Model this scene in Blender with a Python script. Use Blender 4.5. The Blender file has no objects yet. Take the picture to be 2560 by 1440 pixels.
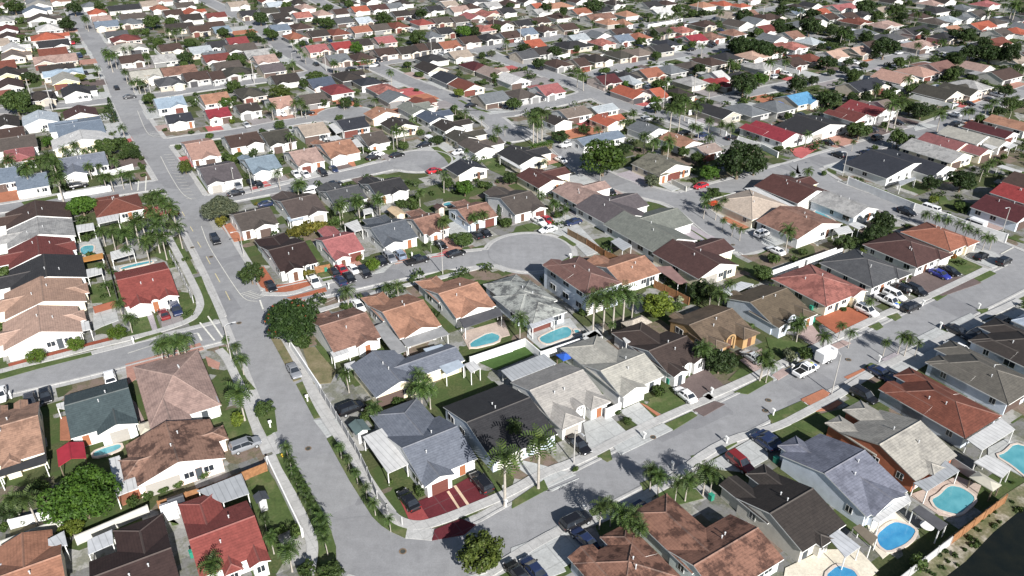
import bpy, bmesh, math, random
from mathutils import Vector, Matrix, noise as mnoise
S = bpy.context.scene
COL = S.collection
R_ = math.radians
# ------------------------------------------------------------------ camera, sky, sun, exposure
cam = bpy.data.cameras.new('camera'); cam.sensor_fit = 'HORIZONTAL'; cam.sensor_width = 36.0
cam.lens = 36.0 * 1950.0 / 2560.0; cam.clip_start = .5; cam.clip_end = 6000
camo = bpy.data.objects.new('camera', cam); COL.objects.link(camo)
camo.location = (0, 0, 80); camo.rotation_euler = (R_(90 - 29.2), 0, 0); S.camera = camo
SUN_EL = R_(30.5); SH_AZ = R_(114.5)                 # SH_AZ: heading of the shadows on the ground
sv = Vector((-math.cos(SH_AZ) * math.cos(SUN_EL), -math.sin(SH_AZ) * math.cos(SUN_EL), math.sin(SUN_EL)))
W = bpy.data.worlds.new('World'); S.world = W; W.use_nodes = True
nt = W.node_tree; nt.nodes.clear()
sky = nt.nodes.new('ShaderNodeTexSky'); sky.sky_type = 'NISHITA'; sky.sun_disc = False
sky.sun_elevation = SUN_EL; sky.sun_rotation = math.atan2(sv.x, sv.y)
bg = nt.nodes.new('ShaderNodeBackground'); bg.inputs[1].default_value = .05
wo = nt.nodes.new('ShaderNodeOutputWorld')
nt.links.new(sky.outputs[0], bg.inputs[0]); nt.links.new(bg.outputs[0], wo.inputs[0])
sl = bpy.data.lights.new('sun', 'SUN'); sl.energy = 5.0; sl.angle = R_(.5); sl.color = (1, .97, .93)
so = bpy.data.objects.new('sun', sl); COL.objects.link(so); so.rotation_euler = sv.to_track_quat('Z', 'Y').to_euler()
so.location = (0, 0, 120)
S.view_settings.view_transform = 'Standard'; S.view_settings.look = 'None'
S.cycles.diffuse_bounces = 2; S.cycles.max_bounces = 6
S.view_settings.exposure = .74; S.view_settings.gamma = 1
random.seed(3)
RD=[
('main',8.6,((-257.43,480.47),(-213.19,405.42),(-168.81,333.14),(-133.66,267.94),(-107.45,226.52),(-92.22,202.00),(-76.39,175.47),(-55.33,138.93),(-39.83,109.24),(-30.31,91.79),(-23.36,80.14),(-19.51,74.68))),
('corner_street',8.0,((-19.64,72.29),(-13.90,70.32),(-5.22,71.95),(3.31,78.63),(14.67,86.37),(28.94,95.82),(41.18,103.66),(61.59,117.15),(84.92,132.57),(105.30,145.76),(123.43,158.03))),
('boundary_street',8.0,((85.42,204.40),(91.24,194.51),(96.45,187.45),(102.18,179.08),(106.70,171.97),(111.08,163.81),(114.13,157.62),(117.60,148.46))),
('upper_street',8.0,((46.63,192.02),(56.61,198.48),(66.91,204.40),(75.72,209.67),(83.76,215.15),(95.51,223.67),(114.27,235.81),(135.86,249.94),(155.09,264.63),(175.17,281.38),(206.86,305.36))),
('bend_street',8.0,((76.01,210.62),(82.83,215.15),(85.72,210.62),(87.22,203.50))),
('dead_end_street',8.0,((13.75,239.70),(17.61,226.52),(21.52,215.15),(25.87,206.54),(30.74,200.52),(36.58,195.63),(43.30,191.20),(47.36,182.81),(49.63,172.66),(53.28,165.95),(56.03,160.46))),
('central_court',7.6,((-52.05,136.97),(-46.45,140.59),(-36.49,144.88),(-24.54,151.05),(-13.45,155.64),(-1.82,158.03),(4.12,160.05))),
('second_court',7.6,((-83.33,187.98),(-72.73,194.23),(-64.38,199.06),(-53.66,205.01),(-43.54,211.26),(-35.17,217.15),(-26.79,221.23))),
('third_court',7.6,((-110.81,236.58),(-98.88,242.90),(-89.05,247.83),(-79.30,255.55),(-69.99,261.85),(-58.69,267.46))),
('west_street',7.2,((-55.09,126.21),(-57.67,124.79),(-65.15,120.68),(-76.74,114.01),(-88.01,108.89),(-98.16,103.45))),
('north_west_street',7.2,((-90.77,205.62),(-96.95,201.41),(-102.58,199.06),(-114.85,192.84),(-123.34,188.78),(-131.83,185.37),(-141.02,180.31))),
('cross_street',8.0,((-198.02,264.63),(-181.08,271.31),(-163.39,278.29),(-145.14,286.12),(-132.69,292.11),(-119.33,302.39),(-103.49,312.07),(-81.38,326.29),(-60.20,341.70),(-45.48,352.19),(-24.89,364.07),(-3.04,380.19),(16.46,392.91),(37.32,408.41),(53.34,420.77),(99.54,442.94),(130.72,462.27),(172.82,491.48))),
('diagonal_street',8.0,((-194.16,514.93),(-154.61,457.29),(-131.46,422.90),(-113.73,387.37),(-101.91,363.26),(-90.63,346.12),(-79.68,327.64))),
('link_street',8.0,((-61.41,341.70),(-49.55,324.29),(-40.82,311.45),(-25.03,292.11),(-19.07,282.95),(-10.67,268.89),(-5.43,258.67),(-1.30,245.76))),
('short_street',8.0,((-24.80,291.01),(-17.52,281.38),(-5.56,265.57),(6.30,275.27),(21.29,285.59),(30.46,295.47))),
('long_street',8.0,((-14.91,371.55),(-8.99,356.86),(1.74,343.16),(17.03,320.99),(25.16,306.56),(31.07,295.47),(37.71,279.32),(55.39,264.63),(64.35,248.67),(69.50,235.04))),
('mid_street',7.6,((31.10,320.99),(43.46,334.54),(59.01,347.62),(75.08,358.44),(100.70,374.97),(117.04,391.05))),
('east_street',7.6,((74.58,284.53),(89.55,294.34),(105.75,304.76),(123.74,315.20),(146.82,333.14),(174.01,356.86),(192.53,364.89))),
('top_street',7.6,((139.16,412.45),(144.76,404.43),(153.79,395.73))),
('spur_street',7.6,((-125.95,518.01),(-105.79,480.47),(-89.45,454.84))),
]
BULBS=[(4.12,160.05,9.6),(-58.41,267.46,9.4),(-27.07,220.54,9.2),(-1.56,245.76,8.0),(53.12,165.30,5.5)]
WALKS=[
(1.5,((-81.55,167.60),(-69.29,147.63),(-63.28,137.36),(-62.34,133.14),(-62.84,130.10),(-67.30,126.21),(-71.81,123.63),(-77.46,120.68),(-84.92,116.13),(-90.23,112.83))),
(1.5,((-53.98,119.79),(-51.68,117.19),(-48.08,111.03),(-44.42,104.95),(-41.38,98.66),(-37.14,91.35))),
(1.5,((-36.87,90.75),(-33.42,85.57),(-30.32,80.78),(-27.51,75.85),(-26.41,73.76),(-25.95,71.30),(-25.79,68.31))),
(1.6,((-42.87,123.86),(-37.90,115.08),(-34.98,109.08),(-31.60,102.44),(-27.77,96.35),(-25.13,92.26),(-22.04,87.26),(-19.56,82.60),(-17.86,80.02),(-15.89,77.78),(-13.78,76.85),(-11.97,76.85),(-9.51,77.90),(-7.38,79.01),(-0.38,83.00),(4.72,87.26),(9.81,89.56),(18.94,96.35),(28.53,102.44),(34.10,105.68),(32.18,105.13),(35.89,107.36),(42.70,111.72),(47.91,115.08),(55.97,120.40),(65.95,127.16),(75.37,133.53),(85.22,139.00),(91.66,143.22),(104.26,151.63))),
(1.5,((-3.05,68.78),(6.50,76.33),(11.47,77.41),(19.07,82.54),(22.63,84.96),(32.30,94.12),(41.95,97.33),(48.49,101.74),(54.73,105.68),(60.81,110.71),(66.88,114.89),(73.45,118.84),(83.75,125.16),(90.66,130.16),(95.85,133.04),(103.85,137.96))),
(1.4,((-72.11,195.06),(-64.53,200.52),(-60.87,203.49),(-53.21,209.35),(-45.07,214.83),(-40.44,219.53))),
(1.4,((-51.98,140.66),(-46.04,140.10),(-41.40,144.08),(-36.61,147.03))),
(1.4,((-38.58,133.66),(-30.69,139.00),(-25.67,142.36),(-20.40,145.25),(-14.92,147.63),(-8.21,151.95),(-4.13,153.22),(-1.17,150.70))),
(1.2,((-133.13,187.70),(-129.10,189.83),(-121.61,194.49),(-110.67,201.11))),
]
AREAS=[
('grass',.1,((-39.06,87.56),(-36.52,88.36),(-31.77,81.32),(-28.55,76.83),(-28.59,76.23),(-33.58,76.35),(-35.51,79.28))),
('grass',.13,((-35.83,91.04),(-34.34,91.94),(-31.29,87.24),(-27.62,81.29),(-24.50,76.08),(-23.18,73.07),(-22.41,68.30),(-24.10,68.30),(-25.42,72.84),(-26.35,74.67),(-29.57,80.01))),
('grass',.13,((-28.91,94.74),(-27.69,95.95),(-22.93,87.81),(-20.12,82.59),(-17.88,78.88),(-16.59,77.52),(-14.08,76.32),(-14.23,74.55),(-16.34,75.72),(-17.76,76.80),(-19.29,78.50),(-21.04,81.29),(-23.70,85.56))),
('grass',.13,((-37.15,109.06),(-35.82,110.23),(-30.18,100.34),(-31.99,99.73))),
('drygrass',.13,((-45.69,124.08),(-41.89,122.47),(-38.95,115.48),(-35.39,111.41),(-36.60,110.62),(-37.80,109.84),(-41.31,116.33))),
('grass',.13,((-41.63,100.68),(-38.97,102.08),(-37.11,96.67),(-38.44,95.38))),
('grass',.1,((-5.58,89.00),(-4.82,89.88),(-1.33,83.15),(-2.47,82.62),(-3.92,86.71))),
('grass',.13,((0.00,81.29),(4.67,85.70),(5.21,83.79),(0.00,79.96))),
('grass',.13,((12.93,90.74),(15.01,92.25),(15.11,90.00),(14.31,89.49))),
('grass',.1,((22.89,104.25),(25.68,104.98),(28.46,103.17),(24.72,100.65),(22.28,103.17))),
('grass',.13,((24.32,98.31),(29.45,101.55),(30.11,100.51),(25.54,96.83))),
('grass',.1,((22.76,104.89),(26.28,106.83),(29.13,104.07),(24.92,100.89))),
('grass',.13,((37.62,106.79),(44.79,111.71),(45.49,110.52),(39.85,106.23))),
('grass',.1,((47.94,124.01),(53.81,122.28),(55.88,119.60),(52.93,117.33),(47.24,118.95))),
('grass',.1,((37.45,110.27),(40.45,113.87),(42.70,112.35),(38.55,109.83))),
('grass',.13,((68.75,127.69),(71.46,129.34),(71.60,127.58),(69.85,126.36))),
('drygrass',.1,((48.16,113.57),(52.72,116.69),(53.60,116.05),(50.38,113.87))),
('grass',.13,((10.71,79.63),(12.61,80.58),(12.47,78.50),(10.97,77.91))),
('grass',.13,((18.56,84.95),(21.74,86.61),(21.79,84.74),(18.90,83.28))),
('grass',.1,((11.40,76.62),(14.03,78.26),(15.58,77.43),(15.54,74.06),(11.96,74.06))),
('grass',.1,((19.93,82.56),(22.89,83.96),(26.44,83.76),(27.21,81.97),(22.99,80.61))),
('grass',.13,((32.71,94.11),(34.19,95.06),(34.91,93.79),(32.89,92.25))),
('grass',.13,((27.07,90.74),(27.94,91.04),(29.10,89.85),(27.94,89.11))),
('grass',.13,((41.59,100.51),(48.26,104.39),(49.07,102.96),(41.59,98.31))),
('grass',.1,((44.60,98.35),(51.16,101.24),(58.38,103.53),(54.71,99.70),(48.09,95.48),(47.24,96.05))),
('grass',.13,((62.56,114.23),(64.42,115.52),(65.54,114.34),(64.09,113.18))),
('grass',.13,((92.83,134.09),(95.60,134.63),(94.75,133.29),(93.20,132.17))),
('grass',.13,((86.55,129.89),(87.61,130.53),(89.02,129.32),(87.17,128.06))),
('grass',.13,((82.34,126.74),(83.26,126.86),(83.68,125.83),(82.81,125.39))),
('grass',.13,((73.81,131.44),(76.55,132.76),(76.68,131.18),(74.89,129.84))),
('grass',.1,((96.63,155.84),(100.91,157.83),(103.91,152.62),(98.42,148.76),(95.36,151.99))),
('grass',.13,((98.68,147.61),(104.50,150.99),(105.18,149.44),(98.82,145.12))),
('grass',.13,((86.03,138.98),(89.71,141.49),(90.00,140.09),(86.75,137.61))),
('turf',.1,((-6.66,116.21),(2.24,122.28),(4.75,118.62),(-2.83,113.26),(-3.10,113.57))),
('grass',.13,((-81.06,167.58),(-78.73,166.84),(-68.45,149.75),(-70.15,148.83))),
('grass',.13,((-68.92,147.01),(-67.05,148.22),(-60.74,136.27),(-60.08,132.35),(-60.70,130.33),(-61.74,130.83),(-62.21,134.68),(-64.31,139.53))),
('grass',.1,((-81.85,158.50),(-78.38,160.54),(-73.86,152.94),(-75.41,151.99),(-77.23,155.19))),
('grass',.1,((-67.44,136.86),(-65.31,138.48),(-63.41,135.26),(-63.05,132.15),(-64.37,130.13))),
('grass',.1,((-74.49,129.88),(-72.45,132.56),(-68.85,126.24),(-72.25,124.35))),
('grass',.1,((-70.76,131.64),(-70.44,132.15),(-67.62,127.20),(-67.95,126.86))),
('grass',.13,((-70.97,122.83),(-67.16,125.86),(-66.36,125.24),(-70.34,121.92))),
('grass',.13,((-92.66,109.06),(-93.59,110.62),(-77.11,118.90),(-76.42,117.95),(-83.71,113.83),(-89.20,110.23))),
('grass',.1,((-89.58,144.12),(-85.27,146.47),(-80.68,137.40),(-85.27,136.75))),
('grass',.13,((-54.27,120.66),(-52.29,120.66),(-46.10,110.62),(-43.60,107.54),(-45.19,107.54),(-48.81,112.61))),
('grass',.13,((-128.30,189.00),(-114.03,198.74),(-112.64,197.30),(-126.63,187.24))),
('grass',.1,((-50.38,99.63),(-45.88,102.47),(-43.48,101.76),(-40.45,95.09),(-43.19,93.83),(-46.09,97.03))),
('grass',.1,((-47.87,77.80),(-45.41,77.07),(-46.22,76.83),(-48.08,79.28))),
('grass',.1,((-49.54,165.46),(-47.54,166.32),(-42.12,155.84),(-43.48,153.57))),
('grass',.1,((-42.86,150.73),(-40.79,151.99),(-37.65,146.47),(-39.53,144.58))),
('grass',.1,((-24.97,161.92),(-22.65,163.32),(-19.55,158.50),(-23.41,156.50))),
('grass',.13,((-38.53,134.68),(-35.20,136.81),(-34.86,135.74),(-37.91,133.64))),
('drygrass',.1,((-38.64,120.27),(-36.52,120.71),(-30.98,112.65),(-31.28,109.49),(-34.19,109.10))),
('grass',.1,((-36.62,121.16),(-34.55,120.71),(-32.20,116.37),(-33.31,115.95))),
('grass',.13,((-18.85,148.22),(-14.33,151.30),(-11.65,150.55),(-17.95,146.30))),
('grass',.13,((-14.14,148.71),(-11.29,149.44),(-9.46,147.49),(-13.07,145.71))),
('grass',.13,((-8.00,153.84),(-6.54,154.48),(-4.57,153.07),(-7.66,152.82))),
('grass',.1,((12.27,171.76),(13.59,172.14),(17.74,167.64),(21.27,161.92),(21.11,160.40),(17.01,162.62),(15.26,168.38))),
('grass',.13,((10.92,167.58),(12.10,168.68),(15.09,163.82),(14.25,162.91))),
('grass',.13,((2.61,174.40),(4.93,175.82),(7.87,173.23),(4.19,171.54))),
('grass',.13,((10.40,154.48),(13.29,157.77),(15.16,157.77),(13.77,153.84))),
('grass',.13,((15.25,155.78),(17.70,156.44),(18.95,153.84),(16.53,153.20))),
('grass',.13,((53.41,194.00),(55.99,195.88),(58.99,194.94),(54.42,192.16))),
('grass',.13,((42.84,172.84),(43.82,171.31),(48.23,162.56),(47.30,162.56))),
('grass',.13,((-41.12,235.42),(-38.47,236.19),(-35.09,229.42),(-36.66,224.72),(-39.89,228.68))),
('grass',.13,((-47.07,220.87),(-44.32,222.96),(-40.28,221.56),(-41.77,217.47),(-45.06,214.80))),
('grass',.13,((-39.54,207.76),(-37.24,209.01),(-31.49,208.38),(-34.54,205.90))),
('grass',.13,((-25.05,232.39),(-23.13,233.14),(-16.73,222.26),(-18.54,217.47),(-20.36,222.96))),
('grass',.1,((-9.51,220.95),(-3.84,223.74),(-1.85,214.23),(-2.26,207.83),(-6.46,212.92))),
('grass',.13,((-20.08,285.13),(-18.60,285.13),(-11.97,273.82),(-7.32,269.90),(-9.00,269.42),(-13.71,274.32))),
('grass',.13,((75.56,233.90),(76.31,229.42),(83.37,222.96),(82.57,221.91),(76.79,225.08),(75.08,229.42))),
('grass',.13,((93.55,207.76),(98.15,202.27),(106.01,186.62),(109.74,179.03),(108.90,178.54),(104.91,185.58),(97.00,200.49))),
('grass',.1,((112.57,194.08),(115.33,193.15),(114.18,188.63),(111.32,187.75))),
('grass',.13,((116.65,171.31),(120.35,165.39),(119.73,164.32),(115.83,169.80))),
('maroondrive',.1,((-13.25,81.32),(-8.29,84.50),(-5.97,86.43),(-3.32,82.36),(-6.67,79.53),(-11.11,77.43))),
('maroondrive2',.1,((-16.08,82.10),(-15.00,82.62),(-13.25,81.32),(-11.12,77.50),(-14.06,77.75))),
('maroondrive',.13,((-10.45,76.08),(-6.95,78.01),(-4.90,76.92),(-6.43,75.14),(-10.64,74.16))),
('creamstrip',.14,((-8.47,84.32),(-8.09,84.51),(-5.78,80.38),(-6.15,80.20))),
('creamstrip',.14,((-9.34,83.17),(-9.02,83.38),(-7.05,79.62),(-7.32,79.49))),
('concrete',.13,((-14.17,76.32),(-10.83,76.32),(-10.64,74.16),(-14.23,74.55))),
('orangedrive',.1,((59.30,130.81),(67.60,135.13),(72.63,131.95),(67.32,128.21),(62.27,124.99),(61.64,125.34))),
('brownpave',.1,((31.10,111.45),(34.13,114.18),(36.62,108.24),(30.63,104.07),(27.89,108.24))),
('brownpave',.13,((29.68,101.90),(33.84,104.30),(35.31,103.49),(31.15,100.34))),
('pinkpave',.1,((41.09,116.37),(46.14,120.27),(44.72,112.65),(42.86,112.29))),
('pinkpave',.13,((45.49,111.71),(48.06,113.83),(49.10,112.61),(46.10,110.23))),
('pinkpave',.1,((53.94,125.06),(58.04,129.39),(58.66,122.28),(55.89,121.27))),
('pinkpave',.13,((58.05,120.55),(62.07,122.92),(63.18,121.90),(58.68,119.23))),
('palecon',.1,((11.38,98.60),(15.50,101.15),(18.28,96.13),(11.62,92.02))),
('palecon',.1,((17.52,101.68),(21.14,104.07),(23.25,99.61),(20.13,98.10))),
('palecon',.13,((15.43,93.25),(24.20,98.56),(25.51,96.95),(16.39,90.96))),
('brickred',.1,((21.28,103.89),(22.28,103.17),(24.64,100.21),(23.94,99.87))),
('brickred',.13,((48.32,104.57),(52.62,107.35),(53.49,105.67),(49.39,103.14))),
('brickred',.1,((49.54,101.59),(54.35,104.61),(54.97,103.89),(52.56,102.11))),
('brickred',.13,((48.35,104.85),(53.00,107.63),(53.79,106.51),(49.40,103.49))),
('brickred',.1,((57.89,111.15),(62.45,113.87),(62.85,112.65),(58.60,110.27))),
('palecon',.13,((76.38,123.94),(81.65,127.36),(83.07,125.39),(76.49,121.34))),
('pinkgrey',.13,((66.60,116.61),(70.39,119.06),(71.21,117.49),(67.45,115.09))),
('palecon',.13,((84.12,128.36),(87.47,130.53),(91.05,132.76),(91.72,128.36),(86.46,125.87))),
('orangedrive',.1,((-52.39,144.12),(-47.75,144.70),(-42.19,147.67),(-40.55,144.70),(-45.57,141.54),(-50.81,140.42))),
('orangedrive',.1,((-56.52,152.62),(-54.75,152.62),(-50.45,145.29),(-52.07,142.96),(-54.25,144.70))),
('orangedrive',.13,((-46.28,138.87),(-39.24,143.20),(-38.58,141.66),(-45.03,138.27))),
('brickdark',.1,((-90.18,115.24),(-75.55,124.12),(-74.59,122.65),(-89.13,113.79))),
('brownpave',.1,((83.85,146.47),(90.96,150.73),(97.08,147.55),(84.55,139.31))),
('brownpave',.13,((87.37,140.64),(98.97,147.61),(99.73,145.23),(88.76,139.53))),
('palecon',.1,((-84.30,135.26),(-80.47,136.32),(-76.94,130.13),(-79.20,127.68),(-80.07,126.24))),
('pinkgrey',.1,((-72.29,132.15),(-71.41,132.92),(-68.02,126.72),(-68.72,126.24))),
('greypave',.1,((-69.65,132.15),(-66.19,134.21),(-64.20,129.88),(-67.31,127.20))),
('pinkpave',.1,((-62.51,103.89),(-57.85,97.36),(-58.43,96.70),(-64.24,105.34))),
('salmonpave',.1,((-69.14,115.11),(-63.55,118.51),(-58.21,122.06),(-56.69,119.82),(-62.64,116.79),(-66.08,109.10))),
('salmonpave',.1,((-55.70,117.65),(-52.35,115.53),(-51.91,113.46),(-54.21,114.70))),
('terracotta',.1,((-55.98,82.10),(-53.00,84.50),(-51.85,82.62),(-54.55,80.55))),
('terracotta',.1,((-73.19,100.04),(-72.28,100.38),(-68.71,94.46),(-70.37,94.46))),
('palecon',.1,((4.94,176.04),(14.14,180.91),(21.13,160.54),(16.92,157.83),(14.90,163.32),(12.08,168.38),(7.74,171.38))),
('palecon',.1,((-25.21,156.50),(-24.55,158.50),(-27.90,150.11),(-30.90,148.88))),
('redpave',.1,((-18.37,157.16),(-15.31,160.54),(-13.43,159.85),(-15.71,157.83))),
('redpave',.1,((-102.50,253.49),(-97.45,254.36),(-94.99,250.05),(-99.69,248.36))),
('redpave',.1,((-71.04,201.75),(-68.61,204.15),(-65.49,199.98),(-67.96,197.09),(-70.82,196.52))),
('palecon',.1,((-81.89,200.57),(-77.25,201.16),(-75.18,195.95),(-80.13,195.95))),
('brownpave',.1,((-51.59,214.89),(-48.48,218.22),(-46.01,214.89),(-50.15,212.28))),
('redpave',.1,((85.40,230.24),(96.85,237.06),(95.28,232.47),(86.53,222.34),(85.29,224.45))),
('palecon',.1,((40.49,201.16),(44.77,205.36),(47.20,199.40),(43.18,196.52))),
('palecon',.1,((-19.28,271.95),(-10.80,272.94),(-5.72,274.92),(3.40,271.95),(-7.82,267.12),(-11.94,272.94))),
('palecon',.1,((-32.02,99.36),(-28.43,99.70),(-27.06,97.03),(-28.99,95.09))),
('palecon',.1,((0.40,90.18),(3.99,89.00),(9.41,86.71),(4.99,83.96),(1.19,87.85))),
('palecon',.1,((0.00,72.42),(6.92,77.31),(12.35,73.55),(5.08,68.74),(0.00,71.31))),
('pooldeck',.1,((-8.98,126.12),(-1.56,130.13),(-0.38,124.70),(-2.45,123.66),(-7.92,119.93),(-9.46,124.35))),
('palecon',.1,((3.08,127.20),(11.39,130.88),(13.46,124.70),(5.34,119.93),(2.83,124.01))),
('pooldeck',.1,((56.60,82.62),(61.09,84.50),(65.33,86.43),(67.84,84.50),(65.68,81.84),(60.91,78.29),(58.94,78.78))),
('creamdeck',.1,((48.51,77.55),(53.74,79.53),(54.85,75.87),(48.02,71.10),(47.52,72.87))),
('creamdeck',.1,((34.95,69.59),(40.96,72.64),(45.51,72.64),(46.70,69.16),(45.52,68.32),(34.39,68.32))),
('palecon',.1,((73.11,92.59),(76.98,94.77),(79.46,92.59),(75.41,85.60),(71.83,90.18))),
('palecon',.1,((-101.51,164.03),(-98.20,167.64),(-93.07,159.17),(-97.57,157.16))),
('palecon',.1,((-88.31,152.62),(-80.14,156.50),(-79.58,155.84),(-86.32,150.11))),
('palecon',.1,((133.22,251.76),(137.88,257.90),(142.96,254.36),(132.60,249.20))),
('palecon',.1,((102.09,157.16),(107.27,161.92),(110.47,159.85),(110.57,154.54),(105.63,151.99))),
('palecon',.1,((45.89,115.53),(48.37,113.46),(48.46,112.25),(45.20,109.88))),
('asphalt',.05,((-24.24,77.84),(-20.14,78.58),(-15.90,75.68),(-10.92,74.28),(-4.39,77.84),(-2.62,72.24),(-5.82,63.58),(-21.08,63.58))),
('palecon',.1,((11.58,78.53),(14.23,80.04),(18.37,82.56),(19.84,81.97),(19.26,80.04),(17.70,78.91),(15.81,79.28),(13.65,78.53))),
('palecon',.1,((29.02,89.00),(33.44,91.98),(38.25,95.41),(40.69,97.36),(38.63,90.18),(34.25,87.28),(30.84,87.85))),
('palecon',.1,((65.36,114.49),(73.47,118.87),(89.76,128.41),(94.33,130.71),(95.34,127.65),(88.11,123.98),(77.03,117.09),(71.54,113.22),(67.44,112.18))),
('palecon',.1,((94.47,130.97),(102.00,134.68),(106.88,133.60),(101.10,128.41),(96.01,127.65))),
('palecon',.1,((-0.13,72.87),(6.48,75.99),(8.03,74.93),(5.74,71.86),(6.88,69.11),(3.26,67.40),(-0.13,68.95))),
('palecon',.13,((4.87,83.32),(9.79,85.98),(5.73,83.32),(5.16,83.52))),
('greypave',.1,((8.62,75.63),(10.83,76.35),(12.17,73.55),(9.70,72.53))),
('bank',.04,((49.00,68.17),(59.34,75.46),(70.92,83.08),(74.65,85.25),(79.54,87.91),(76.41,82.69),(71.36,79.84),(69.35,78.59),(65.03,75.69),(58.89,70.71),(54.73,68.17))),
]
POOLS=[
((11,1,3),((59.22,81.56),(60.89,82.47),(62.55,83.94),(63.51,84.34),(64.66,83.94),(65.56,82.34),(65.21,81.30),(61.63,78.64),(60.09,79.26),(59.15,80.02))),
((11,0,3),((48.98,75.15),(51.11,76.81),(52.45,77.41),(53.82,76.81),(54.48,75.85),(53.31,74.45),(51.74,73.30),(49.16,72.18),(48.48,73.08),(48.50,73.99))),
((11,2,3),((73.44,90.75),(75.08,91.35),(77.71,93.49),(79.44,92.57),(75.39,85.57),(74.61,88.69))),
((12,0,1),((39.61,68.31),(41.70,69.89),(42.48,69.68),(43.47,69.15),(43.66,67.89),(42.01,67.07),(40.08,67.28))),
((14,2,4),((5.08,123.63),(7.83,126.09),(10.42,127.71),(11.46,126.09),(10.94,123.98),(9.00,122.94),(6.69,121.41),(5.42,122.25))),
((14,1,4),((-7.83,121.91),(-4.19,125.55),(-2.27,124.32),(-2.61,122.25),(-7.56,120.07))),
((3,0,1),((-99.51,161.19),(-99.42,162.93),(-97.27,163.28),(-95.80,159.81),(-97.26,157.79))),
((2,0,1),((-86.10,151.95),(-83.82,153.86),(-80.63,155.48),(-80.08,154.50),(-82.53,152.90),(-85.54,151.01))),
((1,0,1),((-63.79,91.50),(-62.45,92.57),(-60.60,93.49),(-59.95,92.57),(-61.08,91.35),(-63.10,90.45))),
((14,0,4),((-26.71,115.92),(-25.91,117.62),(-24.12,117.83),(-24.50,116.34),(-26.15,114.67))),
((15,0,1),((-18.03,187.70),(-16.39,189.03),(-14.59,188.14),(-17.17,185.52))),
((14,3,4),((11.87,126.44),(12.64,126.44),(12.94,125.38),(11.97,125.20))),
((17,0,1),((76.61,182.53),(77.92,183.38),(80.33,176.00),(79.06,175.21))),
((19,0,1),((-50.78,261.92),(-50.18,263.30),(-49.18,260.54),(-49.85,259.63))),
]
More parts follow.
